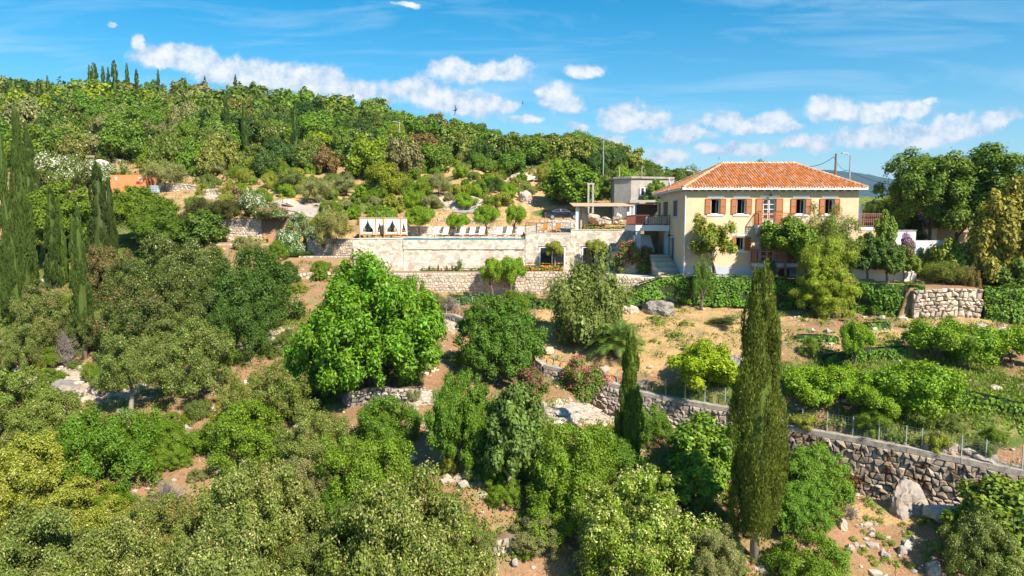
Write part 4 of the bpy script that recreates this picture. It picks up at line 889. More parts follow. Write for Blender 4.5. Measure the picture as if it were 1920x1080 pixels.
# wall lamps
def wlamp(x, y, z, dx, dy, label):
    o = empty('wall_lamp', (x, y, z), label, 'wall lamp'); mb = MB(); mb.bar((x, y, z), (x + dx * .35, y + dy * .35, z + .12), .04); mb.build('arm', BLKM, o)
    mb = MB(); mb.tube([(x + dx * .35, y + dy * .35, z + .14), (x + dx * .35, y + dy * .35, z + .02), (x + dx * .35, y + dy * .35, z - .06)], [.05, .16, .10], 8); mb.build('lamp_shade', BLKM, o)
wlamp(hx(1441), VY, hz(366), 0, -1, 'black wall lamp above the upper balcony door')
wlamp(vx0, sY(1262), ZZ(442, 64), -1, 0, 'black wall lamp over the grey side door')
wlamp(vx0, sY(1240), ZZ(370.5, 68), -1, 0, 'black wall lamp under the left eave')
o = empty('armchair', (hx(1478), VY - .8, hz(492)), 'brown wicker armchair on the lower balcony', 'armchair'); a = hx(1473); zz = hz(492)
mb = MB(); mb.box(a, a + .55, VY - 1.2, VY - .7, zz + .35, zz + .45); mb.build('seat', DARKW, o); mb = MB(); mb.box(a, a + .55, VY - .74, VY - .68, zz + .45, zz + .95); mb.build('backrest', DARKW, o)
for dx_ in (0, .5):
    mb = MB(); mb.box(a + dx_, a + dx_ + .05, VY - 1.2, VY - .7, zz + .6, zz + .65); mb.build('armrest', DARKW, o)
    for dy_ in (-1.2, -.75): mb = MB(); mb.box(a + dx_, a + dx_ + .05, VY + dy_, VY + dy_ + .05, zz, zz + (.6 if dy_ < -1 else .35)); mb.build('leg', DARKW, o)
# ------------------------------------------------------------------ terrace things
rl_ = empty('terrace_railing', (X(985), 74.3, Z(437)), 'black iron railing along the terrace edge in front of the teak chairs', 'railing')
railing(rl_, X(1006), X(1070), 74.3, Z(437), Z(418), BLKM, .17)
o = empty('iron_gate', (X(985), 74.3, Z(437)), 'small black barred gate panel at the left end of the terrace railing', 'gate'); railing(o, X(985.5), X(1005), 74.25, Z(437), Z(418), BLKM, .14, name='bars'); mb = MB(); mb.bar((X(985.5), 74.25, Z(422)), (X(1005), 74.25, Z(422)), .05); mb.bar((X(985.5), 74.25, Z(433)), (X(1005), 74.25, Z(433)), .05); mb.build('gate_frame', BLKM, o)
def lounge(teak):
    root = empty('sun_lounger' if not teak else 'garden_chair', (0, 0, 0), 'x', 'sun lounger' if not teak else 'garden chair')
    w = .66 if not teak else .6; L = 1.25 if not teak else .9; bh = .80 if not teak else .72
    for sx in (-1, 1):
        mb = MB(); mb.box(sx * w / 2 - .03, sx * w / 2 + .03, -L, .35, .24, .32); linkmesh('side_rail', mb.mesh('side_rail', TEAK), root)
        for y in (-L + .08, .25): mb = MB(); mb.box(sx * w / 2 - .035, sx * w / 2 + .035, y - .035, y + .035, 0, .24); linkmesh('leg', mb.mesh('leg', TEAK), root)
        if teak: mb = MB(); mb.box(sx * w / 2 - .04, sx * w / 2 + .04, -.55, .1, .55, .6); linkmesh('armrest', mb.mesh('armrest', TEAK), root)
    mb = MB(); mb.bar((0, .0, .32), (0, .42, .32 + bh), w - .02, .05) if False else None
    mb.hexa([(-w / 2, -.02, .3), (w / 2, -.02, .3), (w / 2, .03, .3), (-w / 2, .03, .3), (-w / 2, .38, .3 + bh), (w / 2, .38, .3 + bh), (w / 2, .43, .3 + bh), (-w / 2, .43, .3 + bh)]); linkmesh('back_frame', mb.mesh('back_frame', TEAK), root)
    if not teak:
        mb = MB(); mb.box(-w / 2 + .02, w / 2 - .02, -L, -.04, .325, .41); linkmesh('seat_cushion', mb.mesh('seat_cushion', CLOTH), root)
        mb = MB(); mb.hexa([(-w / 2, -.12, .33), (w / 2, -.12, .33), (w / 2, -.03, .33), (-w / 2, -.03, .33), (-w / 2, .28, .38 + bh), (w / 2, .28, .38 + bh), (w / 2, .37, .38 + bh), (-w / 2, .37, .38 + bh)]); linkmesh('back_cushion', mb.mesh('back_cushion', CLOTH), root)
    else:
        for k in range(7): mb = MB(); y = -L + .08 + k * .13; mb.box(-w / 2, w / 2, y, y + .1, .325, .345); linkmesh('slat', mb.mesh('slat', TEAK), root)
    return root
def copy_tree(o, parent=None):
    c_ = o.copy(); COL.objects.link(c_)
    if parent: c_.parent = parent
    for ch in [q for q in bpy.data.objects if q.parent == o]: copy_tree(ch, c_)
    return c_
lp = lounge(False); LN = [(817, 'white cushioned sun lounger, left one of the pair nearest the daybeds'), (835, 'white cushioned sun lounger, right one of the pair nearest the daybeds'), (867, 'white sun lounger just right of the second citrus trunk, first of three'), (885, 'white sun lounger in the middle of the central group of three'), (903, 'white sun lounger at the right of the central group of three'), (936, 'white sun lounger, left one of the last group of three'), (954, 'white sun lounger, middle one of the last group of three'), (975, 'white sun lounger closest to the black gate panel')]
for i, (u, lb) in enumerate(LN):
    o = lp if i == 0 else copy_tree(lp); o.location = (XX(u, 81.5, 440), 81.5, zd); o.rotation_euler = (0, 0, -.45); o['label'] = lb; o['group'] = 'white sun loungers beside the pool'
tp = lounge(True)
for i, (u, lb) in enumerate(((1021, 'left orange teak deck chair behind the black railing'), (1044, 'right orange teak deck chair behind the black railing'))):
    o = tp if i == 0 else copy_tree(tp); o.location = (XX(u, 76.5, 430), 76.5, Z(437)); o.rotation_euler = (0, 0, -.5); o['label'] = lb; o['group'] = 'teak deck chairs on the terrace'
o = empty('side_table', (XX(1033, 76.5), 76.5, Z(437)), 'small teak side table between the two teak deck chairs', 'table'); x_ = XX(1033, 76.5); mb = MB(); mb.box(x_ - .22, x_ + .22, 76.2, 76.6, Z(437) + .38, Z(437) + .42); mb.build('table_top', TEAK, o)
for a in (-.18, .14):
    for b2 in (76.22, 76.54): mb = MB(); mb.box(x_ + a, x_ + a + .04, b2, b2 + .04, Z(437), Z(437) + .38); mb.build('leg', TEAK, o)
# daybeds
def daybed(u, Y, rz, label, w=1.9, d=1.9):
    root = empty('daybed', (XX(u, Y, 440), Y, zd), label, 'daybed', 'canopied daybeds on the pool deck', rz); h = ZZ(410, Y) - zd
    def part(nm, mb, m, smooth=False): return linkmesh(nm, mb.mesh(nm, m, smooth=smooth), root)
    for sx in (-1, 1):
        for sy in (0, 1): mb = MB(); mb.box(sx * w / 2 - .06, sx * w / 2 + .06, sy * d - .06, sy * d + .06, 0, h); part('post', mb, TEAK)
    for sy in (0, 1): mb = MB(); mb.box(-w / 2 - .06, w / 2 + .06, sy * d - .05, sy * d + .05, h + .002, h + .11); part('top_rail', mb, TEAK); mb = MB(); mb.box(-w / 2 + .06, w / 2 - .06, sy * d - .04, sy * d + .04, .28, .46); part('bed_rail', mb, TEAK)
    for sx in (-1, 1): mb = MB(); mb.box(sx * w / 2 - .04, sx * w / 2 + .04, .06, d - .06, h + .004, h + .10); part('top_rail', mb, TEAK); mb = MB(); mb.box(sx * w / 2 - .04, sx * w / 2 + .04, .06, d - .06, .28, .46); part('bed_rail', mb, TEAK); mb = MB(); mb.box(sx * w / 2 - .04, sx * w / 2 + .04, .5, d - .06, .75, .82); part('armrest', mb, TEAK)
    mb = MB(); mb.box(-w / 2 + .05, w / 2 - .05, .05, d - .05, .465, .62); part('mattress', mb, CLOTH)
    mb = MB(); mb.box(-w / 2 - .02, w / 2 + .02, -.02, d + .02, h + .115, h + .13); part('canopy_cloth', mb, CLOTH)
    def curtain(p0, p1, tie):  # hangs from p0-p1, gathered at the p0 side
        mb = MB(); R = 12; Cc = 12; g = []
        for i in range(R + 1):
            t = i / R; z = h - t * (h - .35)
            if t < tie: k = 1 - (t / tie) ** 1.8 * .62
            else: k = .38 - .12 * (t - tie)
            row = []
            for j in range(Cc + 1):
                s_ = j / Cc * k; ww = math.sin(j * 2.1) * .05 * (.4 + t); q = p0.lerp(p1, s_); dd_ = (p1 - p0).normalized(); row.append((q.x + dd_.y * ww, q.y - dd_.x * ww - .03, z + .12 * (1 - s_) * 0 - (.2 * s_ if t > .02 and t < tie else 0) * t))
            g.append(row)
        for i in range(R):
            for j in range(Cc): mb.face([g[i][j], g[i][j + 1], g[i + 1][j + 1], g[i + 1][j]])
        part('curtain', mb, CLOTH, True)
    a, b2, c_, e_ = Vector((-w / 2, 0, 0)), Vector((w / 2, 0, 0)), Vector((w / 2, d, 0)), Vector((-w / 2, d, 0)); mf = (a + b2) / 2; mbk = (c_ + e_) / 2
    curtain(a, mf, .62); curtain(b2, mf, .62); curtain(e_, mbk, .55); curtain(c_, mbk, .55); curtain(b2, (b2 + c_) / 2, .7); curtain(c_, (b2 + c_) / 2, .7); curtain(a, (a + e_) / 2, .7); curtain(e_, (a + e_) / 2, .7)
daybed(690, 76.5, -.22, 'teak daybed with white curtains, the left one at the pool deck end'); daybed(736, 76.5, -.22, 'teak daybed with white curtains, the right one nearer the loungers')
# pergola
pg = empty('pergola', (XX(1130, 78), 78, Z(437)), 'white posted pergola with flat beige reed roof left of the villa', 'pergola'); zr = ZZ(385, 78)
for u, y in ((1082, 77), (1178, 77), (1190, 76.5), (1086, 82), (1180, 82)): mb = MB(); x_ = XX(u, y, 410); mb.box(x_ - .14, x_ + .14, y, y + .28, Z(437), ZZ(387, 77)); mb.build('post', WHITE, pg)
for u in (1096,): mb = MB(); x_ = XX(u, 79, 410); mb.tube([(x_, 79, Z(437)), (x_ + .1, 79, -.2), (x_, 79, ZZ(388, 77))], [.42, .36, .38], 7); mb.build('stone_column', GREYST, pg)
mb = MB(); za, zb_ = ZZ(386.5, 76.5), ZZ(380.5, 84); mb.hexa([(XX(1075, 76.5), 76.5, za - .02), (XX(1189, 76.5), 76.5, za - .02), (XX(1189, 76.5), 84, zb_ - .02), (XX(1078, 76.5), 84, zb_ - .02), (XX(1075, 76.5), 76.5, za), (XX(1189, 76.5), 76.5, za), (XX(1189, 76.5), 84, zb_), (XX(1078, 76.5), 84, zb_)]); mb.build('reed_roof', REED, pg)
for k in range(8): mb = MB(); x_ = XX(1078 + k * 15.5, 77); mb.bar((x_, 76.6, za - .12), (x_, 84, zb_ - .12), .1); mb.build('rafter', DARKW, pg)
mb = MB(); mb.box(XX(1075, 84), XX(1225, 84), 84.05, 84.2, zb_ - .2, zb_ + .02); mb.build('beam', DARKW, pg)
o = empty('reed_screen', (XX(1210, 75), 75, 0), 'dark brown reed screen between the pergola and the villa', 'screen'); mb = MB(); mb.box(XX(1192, 75), XX(1236, 75), 75, 75.08, ZZ(424, 75), ZZ(383.5, 75)); mb.build('panel', mat('dark_reed', (.16, .10, .07), .95, .3, 12, .6, 40), o); mb = MB(); mb.box(XX(1190, 75), XX(1240, 75), 72.5, 75.1, ZZ(383, 75), ZZ(380.5, 75)); mb.build('roof', REED, o); mb = MB(); mb.box(XX(1189.5, 75), XX(1192, 75), 74.8, 75.1, ZZ(436, 75), ZZ(381, 75)); mb.build('post', WHITE, o)
o = empty('terrace_railing', (XX(1180, 75), 75, Z(437)), 'short dark red railing right of the pergola post', 'railing'); railing(o, XX(1176, 75.5), XX(1189, 75.5), 75.5, Z(431), ZZ(405, 75.5), RAIL, .3)
mb = MB(); mb.bar((XX(1176, 75.5), 75.5, ZZ(412, 75)), (XX(1189, 75.5), 75.5, ZZ(412, 75)), .08); mb.bar((XX(1176, 75.5), 75.5, ZZ(419, 75)), (XX(1189, 75.5), 75.5, ZZ(419, 75)), .08); mb.build('rail', RAIL, o)
o = empty('hammock', (XX(1160, 79), 79, 0), 'grey hammock slung under the pergola', 'hammock'); mb = MB(); pr = None
for i in range(13):
    t = i / 12; x_ = XX(1118 + 60 * t, 80); z = ZZ(405, 80) - math.sin(math.pi * t) * .55 ; wd = .08 + .42 * math.sin(math.pi * t); row = [(x_, 80 - wd, z + wd * .3), (x_, 80, z), (x_, 80 + wd, z + wd * .3)]
    if pr: mb.face([pr[0], row[0], row[1], pr[1]]); mb.face([pr[1], row[1], row[2], pr[2]])
    pr = row
mb.build('hammock_cloth', GREYST, o)
# ------------------------------------------------------------------ old stone house
Yo = 95; ro = empty('stone_ruin', (XX(1180, Yo), Yo, ZZ(412, Yo)), 'flat roofed grey stone house behind the pergola with a small white framed window', 'house')
A_, B_, C_ = (XX(1151, Yo), Yo), (XX(1182, 93.5), 93.5), (XX(1262, 95), 95); zt_, zb_ = ZZ(336, Yo), ZZ(405, Yo) - 1
def prism(mb, pts, z0, z1):
    n_ = len(pts); b0 = len(mb.v); mb.v += [(x, y, z0) for x, y in pts] + [(x, y, z1) for x, y in pts]
    for k in range(n_): mb.f.append((b0 + k, b0 + (k + 1) % n_, b0 + n_ + (k + 1) % n_, b0 + n_ + k)); mb.mi.append(0)
    mb.f.append(tuple(b0 + k for k in reversed(range(n_)))); mb.f.append(tuple(b0 + n_ + k for k in range(n_))); mb.mi += [0, 0]
mb = MB(); prism(mb, [A_, B_, C_, (C_[0], 103), (A_[0] + .5, 102)], zb_, zt_); mb.build('wall', GREYST, ro)
mb = MB(); prism(mb, [(A_[0] - .2, A_[1] - .1), (B_[0], B_[1] - .25), (C_[0], C_[1] - .2), (C_[0], 103.2), (A_[0] - .1, 102.2)], zt_ + .01, zt_ + .28); mb.build('roof_slab', CONC, ro)
mb = MB(); wx = XX(1205, 94); mb.box(wx - .55, wx + .6, 93.6, 93.95, ZZ(368, 94), ZZ(352, 94)); wo = mb.build('window', WHITE, ro); mb = MB(); mb.box(wx - .33, wx - .02, 93.55, 93.62, ZZ(366, 94), ZZ(353, 94)); mb.box(wx + .25, wx + .42, 93.55, 93.62, ZZ(366, 94), ZZ(353, 94)); mb.build('pane', GLASS, wo)
o = empty('door_frame_ruin', (XX(1107, 96), 96, 0), 'free standing pale stone door frame among the fig leaves left of the grey house', 'stone frame'); mb = MB(); mb.box(XX(1101, 96), XX(1104.5, 96), 96, 96.4, ZZ(400, 96), ZZ(346, 96)); mb.build('jamb', GREYST, o); mb = MB(); mb.box(XX(1109.5, 96), XX(1113, 96), 96, 96.4, ZZ(400, 96), ZZ(346, 96)); mb.build('jamb', GREYST, o); mb = MB(); mb.box(XX(1100, 96), XX(1114, 96), 96, 96.4, ZZ(346, 96), ZZ(343, 96)); mb.build('lintel', GREYST, o)
mb = MB(); mb.box(XX(1180, 91), XX(1228, 91), 91, 92, ZZ(420, 91), ZZ(375, 91)); o = mb.build('parapet_wall', GREYST); tag(o, 'dark old parapet wall under the grey stone house beside the reed screen', 'wall')
# ------------------------------------------------------------------ car
Yc = 93.4; cz = ground(XX(1050, Yc), Yc) + .02; cr = empty('parked_car', (XX(1056, Yc, 410), Yc, cz), 'dark blue sedan parked on the terrace road left of the pergola', 'car')
prof = [(-2.42, .45), (-2.40, .85), (-2.25, 1.02), (-1.75, 1.06), (-1.05, 1.42), (-.5, 1.46), (.25, 1.42), (1.05, 1.02), (1.9, .92), (2.3, .75), (2.42, .5), (2.35, .25), (-2.3, .25)]
def extr(mb, prof, hw, tap=None):
    n_ = len(prof); b0 = len(mb.v)
    for s in (-1, 1):
        for x, z in prof:
            k = hw * (1 - (.16 * min(1, max(0, (z - .95) / .5))) - .05 * (abs(x) / 2.4) ** 4); mb.v.append((x, s * k, z))
    for k in range(n_): mb.f.append((b0 + k, b0 + (k + 1) % n_, b0 + n_ + (k + 1) % n_, b0 + n_ + k)); mb.mi.append(0)
    mb.f.append(tuple(b0 + k for k in reversed(range(n_)))); mb.f.append(tuple(b0 + n_ + k for k in range(n_))); mb.mi += [0, 0]
mb = MB(); extr(mb, prof, .92); o = linkmesh('body', mb.mesh('body', CARP), cr); b_ = o.modifiers.new('b', 'BEVEL'); b_.width = .06; b_.segments = 3; b_.limit_method = 'ANGLE'
for s in (-1, 1):
    for pl in ([(-1.55, 1.08), (-1.02, 1.36), (-.45, 1.40), (-.4, 1.06)], [(-.32, 1.06), (-.37, 1.40), (.2, 1.37), (.82, 1.06)]):
        mb = MB(); q = [(x, s * (.935 * (1 - .16 * min(1, max(0, (z - .95) / .5)))), z) for x, z in pl]; mb.face(q if s > 0 else q[::-1]); q2 = [(x, y * 1.004, z) for x, y, z in q]; linkmesh('side_window', MB().face(q2).mesh('side_window', GLASS), cr)
        mb = MB(); 
        for k in range(4): mb.bar(q[k], q[(k + 1) % 4], .025)
        linkmesh('chrome_trim', mb.mesh('chrome_trim', RIM), cr)
    for x in (-1.5, 1.45):
        w = MB(); w.tube([(x, s * .72, .34), (x, s * .93, .34)], .34, 18); wo = linkmesh('wheel', w.mesh('wheel', TYRE), cr); w = MB(); w.tube([(x, s * .9, .34), (x, s * .945, .34)], .23, 14)
        linkmesh('rim', w.mesh('rim', RIM), wo)
    mb = MB(); mb.box(-2.46, -2.15, s * .62 - .22, s * .62 + .24 if s < 0 else s * .62 + .22, .78, .94); linkmesh('tail_light', mb.mesh('tail_light', TAIL), cr)
mb = MB(); mb.box(-2.45, -2.40, -.25, .25, .55, .66); linkmesh('number_plate', mb.mesh('number_plate', PLABEL), cr)
mb = MB(); mb.box(-1.0, -.6, -.0, .02, 1.46, 1.5); 
# ------------------------------------------------------------------ container and water tank
Yk = 102; kz = ZZ(361.5, Yk); cn = empty('shipping_container', (XX(272, Yk), Yk, kz), 'orange corrugated shipping container with rust patches on the left hillside', 'shipping container', rz=0)
p1 = Vector((XX(272.5, 101, 345), 101, kz)); dl = Vector((-1, .12, 0)).normalized(); 
Ls = 5.3; hh = ZZ(327.5, 101) - kz
d2 = Vector((XX(297, 105.5) - p1.x, 4.5, 0)); W2 = d2.length; d2.normalize()
def corr(mb, a, d, L, h, nrm, pitch=.28, dep=.05):
    k = int(L / pitch); pr = None
    for i in range(k * 4 + 1):
        t = L * i / (k * 4); o_ = dep if i % 4 in (0, 1) else 0; q = a + d * t + nrm * o_
        if pr: mb.face([pr, q, q + Vector((0, 0, h)), pr + Vector((0, 0, h))])
        pr = q
nf = Vector((-dl.y, dl.x, 0)); nf = nf if nf.y < 0 else -nf; nr_ = Vector((d2.y, -d2.x, 0))
mb = MB(); corr(mb, p1 + Vector((0, 0, .15)), dl, Ls, hh - .25, nf * -1 * -1 if False else -nf * .0 + nf * .0 - nf * 0 + nf * 0 or nf, .28, .03); mb.build('front_panel', CONT, cn)
mb = MB(); corr(mb, p1 + Vector((0, 0, .15)), d2, W2, hh - .25, -nr_ * 1.0, .42, .09); mb.build('side_panel', CONT, cn)
mb = MB(); p2, p3 = p1 + dl * Ls, p1 + d2 * W2; p4 = p2 + d2 * W2
prism(mb, [(p.x, p.y) for p in (p1, p3, p4, p2)][::1], kz + hh - .12, kz + hh); mb.build('roof', CONT, cn)
mb = MB(); 
for q in (p1, p2, p3, p4): mb.box(q.x - .08, q.x + .08, q.y - .08, q.y + .08, kz, kz + hh + .02)
for a, b2 in ((p1, p2), (p1, p3), (p2, p4), (p3, p4)): mb.bar(a + Vector((0, 0, .08)), b2 + Vector((0, 0, .08)), .14)
mb.build('frame', CONT, cn)
mb = MB(); mb.face([p2, p4, p4 + Vector((0, 0, hh - .1)), p2 + Vector((0, 0, hh - .1))]); mb.face([p3, p4, p4 + Vector((0, 0, hh - .1)), p3 + Vector((0, 0, hh - .1))]); mb.build('back_panel', CONT, cn)
def plate(t, z, w, h, m, nm): mb = MB(); a = p1 + dl * t + nf * .05 + Vector((0, 0, z)); mb.hexa([a, a + dl * w, a + dl * w + nf * .02, a + nf * .02] + [q + Vector((0, 0, h)) for q in (a, a + dl * w, a + dl * w + nf * .02, a + nf * .02)]); mb.build(nm, m, cn)
plate(4.3, 1.75, .35, .5, PLABEL, 'label_plate'); plate(.55, 2.0, .45, .18, PLABEL, 'label_plate'); plate(.85, 1.25, .5, .35, mat('dark_red_patch', (.35, .04, .03), .7, .2), 'rust_patch'); plate(1.5, .35, .7, .45, mat('red_patch', (.55, .06, .02), .7, .2), 'rust_patch'); plate(.4, 1.5, .25, .2, PLABEL, 'label_plate')
tk = empty('water_tank', (XX(294, 100), 100, kz), 'pale blue caged plastic water tank beside the orange container', 'water tank'); x_ = XX(294, 100); mb = MB(); mb.box(x_ - .45, x_ + .45, 99.6, 100.5, kz - .1, kz + .95); mb.build('tank', BLUEP, tk, bevel=.06)
mb = MB()
for k in range(5): mb.bar((x_ - .5, 99.55, kz - .1 + k * .25), (x_ + .5, 99.55, kz - .1 + k * .25), .03)
for k in range(6): mb.bar((x_ - .5 + k * .2, 99.54, kz - .1), (x_ - .5 + k * .2, 99.54, kz + .92), .03)
mb.build('cage', STEEL, tk)
# ------------------------------------------------------------------ roads
def strip(name, L, w, m, kind='structure', lift=.03):
    mb = MB(); pr = None
    for i in range(len(L) - 1):
        for k in range(8):
            t = k / 8; a = Vector(L[i]).lerp(Vector(L[i + 1]), t); d = (Vector(L[i + 1]) - Vector(L[i])).normalized(); nn = Vector((-d.y, d.x)); row = []
            for s in (-1, -.5, 0, .5, 1): q = a + nn * w / 2 * s; row.append((q.x, q.y, ground(q.x, q.y) + lift + .07))
            if pr:
                for j in range(4): mb.face([pr[j], pr[j + 1], row[j + 1], row[j]])
            pr = row
    tag(mb.build(name, m), kind=kind)
strip('road', [(XX(850, 93), 94), (XX(930, 93.5), 94), (XX(1100, 93.5), 94), (XX(1230, 92), 92.5)], 3.6, ASPH)
strip('driveway_ramp', [(XX(500, 93), 95), (XX(560, 91), 91.5), (XX(600, 89), 89.5), (XX(650, 88), 88)], 3.2, mat('pink_concrete', (.38, .32, .28), .95, .08, 3, .2, 20))
# ------------------------------------------------------------------ right hand buildings
o = empty('garden_wall', (XX(1695, 61), 61, -3), 'pale grey rendered wall with cap behind the magenta bougainvillea', 'wall'); mb = MB(); mb.box(XX(1672, 61), XX(1718, 61), 61, 61.3, -4.9, ZZ(433, 61)); mb.build('wall_panel', WWALL, o); mb = MB(); mb.box(XX(1671.5, 61), XX(1719, 61), 60.95, 61.35, ZZ(433, 61) + .002, ZZ(431, 61)); mb.build('cap', CONC, o)
mb = MB(); mb.box(XX(1718, 61), XX(1800, 61), 61.01, 61.3, -4.9, ZZ(451, 61)); mb.build('low_wall_panel', WWALL, o)
o = empty('white_retaining_wall', (XX(1660, 58.6), 58.6, -5), 'white rendered wall with tree shadows right of the villa', 'wall'); mb = MB(); mb.box(XX(1602, 58.6), XX(1668, 58.6), 58.6, 58.95, -5.2, ZZ(478, 58.6)); mb.box(XX(1668, 58.6) + .003, XX(1723, 58.6), 58.61, 58.95, -5.2, ZZ(486, 58.6)); mb.build('wall_panel', WWALL, o)
Yh = 68; nh = empty('neighbour_house', (XX(1800, Yh), Yh, ZZ(470, Yh)), 'low neighbouring house with dark red roof behind the trees on the right', 'house')
x0_, x1_ = XX(1757, Yh), XX(1990, Yh); zt_ = ZZ(412, Yh); mb = MB(); mb.box(x0_, x1_, Yh, Yh + 9, ZZ(480, Yh) - 1, zt_); mb.build('wall', mat('tan_render', (.50, .38, .24), .95, .08, 2, .2, 20, col2=(.40, .34, .27), c2=(.5, .8)), nh)
mb = MB(); mb.box(x0_ - .35, XX(1850, Yh), Yh - .45, Yh + 9, zt_ + .002, zt_ + .14); mb.build('eave', PLINTH, nh)
mb = MB(); xr = XX(1850, Yh); ra, rb_ = (x0_ + (xr - x0_) * .3, Yh + 4.5, zt_ + 1.55), (xr - (xr - x0_) * .22, Yh + 4.5, zt_ + 1.55); q = [(x0_ - .4, Yh - .5, zt_ + .145), (xr + .1, Yh - .5, zt_ + .145), (xr + .1, Yh + 9.2, zt_ + .145), (x0_ - .4, Yh + 9.2, zt_ + .145)]
mb.face([q[0], q[1], rb_, ra]); mb.face([q[3], q[0], ra]); mb.face([q[1], q[2], rb_]); mb.face([q[2], q[3], ra, rb_]); ro_ = mb.build('roof', REDT, nh); mb = MB()
for k in range(40): 
    t = k / 39; a = Vector(q[0]).lerp(Vector(q[1]), t); b2 = Vector(ra).lerp(Vector(rb_), t); mb.bar(a + Vector((0, 0, .03)), b2 + Vector((0, 0, .03)), .09)
tag(mb.build('roof_tiles', REDT, ro_), kind='stuff')
mb = MB(); mb.box(XX(1728, 66), XX(1757, 66), 66, 66.3, ZZ(470, 66) - 1, ZZ(402, 66)); o = mb.build('white_shed_wall', WWALL); tag(o, 'white shed wall in the tree shade left of the red roofed house', 'wall')
o = empty('chimney_stack', (XX(1763, 70), 70, 0), 'white chimney stack left of the dark red roof', 'chimney'); mb = MB(); mb.box(XX(1757, 70), XX(1768, 70), 70, 70.5, ZZ(412, 70), ZZ(396, 70)); mb.build('stack', WHITE, o); mb = MB(); mb.box(XX(1755.5, 70), XX(1769.5, 70), 69.95, 70.55, ZZ(396, 70) + .002, ZZ(394, 70)); mb.build('cap', TILE, o)
# ------------------------------------------------------------------ poles, lamps, wires
def pole(name, label, u, vt, vb, Y, r, m, cat='pole', arm=None, group=None):
    a, b2 = P(u, vt, Y), P(u, vb, Y); x = b2.x; g = ground(x, Y); zb_ = min(b2.z, g if Y < 200 else b2.z); o = empty(name, (x, Y, zb_), label, cat, group)
    mb = MB(); mb.tube([(x, Y, zb_ - .3), (x, Y, a.z)], [r * 1.3, r], 8); mb.build('pole', m, o)
    if arm:
        s = arm; mb = MB(); mb.bar((x, Y, a.z), (x + s * .9, Y, a.z + .12), .07); mb.build('arm', m, o); mb = MB(); mb.box(min(x + s * .35, x + s * 1.15), max(x + s * .35, x + s * 1.15), Y - .16, Y + .16, a.z + .1, a.z + .26); mb.build('lamp_head', STEEL, o)
    return o
pole('street_lamp', 'pale street lamp standing among the trees of the wooded hill', 750, 230, 290, 125, .07, STEEL, 'street lamp', -1, 'street lamps')
pole('street_lamp', 'white street lamp above the orchard left of the grey stone house', 1131, 258, 330, 108, .06, STEEL, 'street lamp', -1, 'street lamps')
pole('street_lamp', 'tall street lamp right of the villa roof beside the wooden pole', 1590, 290, 400, 92, .10, STEEL, 'street lamp', -1, 'street lamps')
pole('street_lamp', 'small street lamp just above the left roof slope of the villa', 1300, 322, 380, 100, .06, STEEL, 'street lamp', -1, 'street lamps')
pole('utility_pole', 'brown wooden utility pole behind the villa roof', 1563, 288, 400, 84, .13, WOODP, 'utility pole')
pole('thin_post', 'slim pale post on the flat roof of the grey house, left one', 1161, 313, 345, 98, .07, PBARK, 'post', None, 'posts by the grey house'); pole('thin_post', 'leaning slim post right of the flat roof of the grey house', 1203, 312, 345, 98, .06, PBARK, 'post', None, 'posts by the grey house')
def cable(name, label, a, b2, sag, r=.022):
    mb = MB(); pts = [a.lerp(b2, t / 10) - Vector((0, 0, 4 * sag * (t / 10) * (1 - t / 10))) for t in range(11)]; mb.tube(pts, r, 4); tag(mb.build(name, BLKM), label, 'cable', 'overhead cables')
tp_ = P(1563, 294, 84); lt = P(1590, 319, 92)
cable('cable', 'thick dark cable from the villa roof up to the wooden pole', P(1490, 308, 70), tp_, .6, .035); cable('cable', 'dark cable dropping from the wooden pole to the street lamp', tp_, lt, .5); cable('cable', 'dark cable from the street lamp to the trees on the right', lt, P(1700, 345, 95), .6, .03); cable('cable', 'dark cable level behind the roof to the street lamp', P(1530, 318, 95), lt, .3)
cable('cable', 'dark cable crossing under the trees of the wooded hill', P(630, 253, 120), P(700, 256, 122), .3)
for u, v, Y, s, lb in ((854, 206, 40, .32, 'dark swallow flying over the hill ridge left of centre'), (980, 193, 60, .22, 'tiny distant dark bird in the sky near the far hill'), (1348, 297, 70, .2, 'tiny dark bird above the villa roof')):
    p = P(u, v, Y); mb = MB(); f = Vector((.5, .3, .3)).normalized(); w = Vector((.1, -.3, 1)).normalized()
    o = empty('bird', p, lb, 'bird'); mb.tube([p - f * s * .5, p - f * s * .1, p + f * s * .25, p + f * s * .45], [.01, s * .12, s * .1, .01], 6); mb.build('body', BLKM, o, smooth=True)
    for sg in (-1, 1): mb = MB(); mb.hexa([p + f * s * .2, p + f * s * .0, p - f * s * .25 + w * sg * s * .9, p - f * s * .2 + w * sg * s * .95] + [q + Vector((.01, -.01, 0)) for q in (p + f * s * .2, p + f * s * .0, p - f * s * .25 + w * sg * s * .9, p - f * s * .2 + w * sg * s * .95)]); mb.build('wing', BLKM, o)
# ------------------------------------------------------------------ wire fences
def wfence(label, pts, hgt, nper, mesh=True, step=.16):
    o = empty('wire_fence', pts[0], label, 'fence', 'wire fences on the lane wall'); V = [Vector(p) for p in pts]; posts = []
    for a, b2 in zip(V, V[1:]):
        for k in range(nper): posts.append(a.lerp(b2, k / nper))
    posts.append(V[-1])
    for p in posts: mb = MB(); mb.bar(p - Vector((0, 0, .1)), p + Vector((0, 0, hgt)), .055); mb.build('post', STEEL, o)
    mb = MB()
    for a, b2 in zip(posts, posts[1:]):
        L = (b2 - a).length; k = int(L / step)
        for i in range(k): q = a.lerp(b2, (i + .5) / k); mb.bar(q + Vector((0, 0, .03)), q + Vector((0, 0, hgt - .05)), .007)
        for j in range(8): z = .04 + (hgt - .1) * j / 7; mb.bar(a + Vector((0, 0, z)), b2 + Vector((0, 0, z)), .009)
    tag(mb.build('wire_mesh', WIRE, o), kind='stuff')
off = Vector((0, .12, .30))
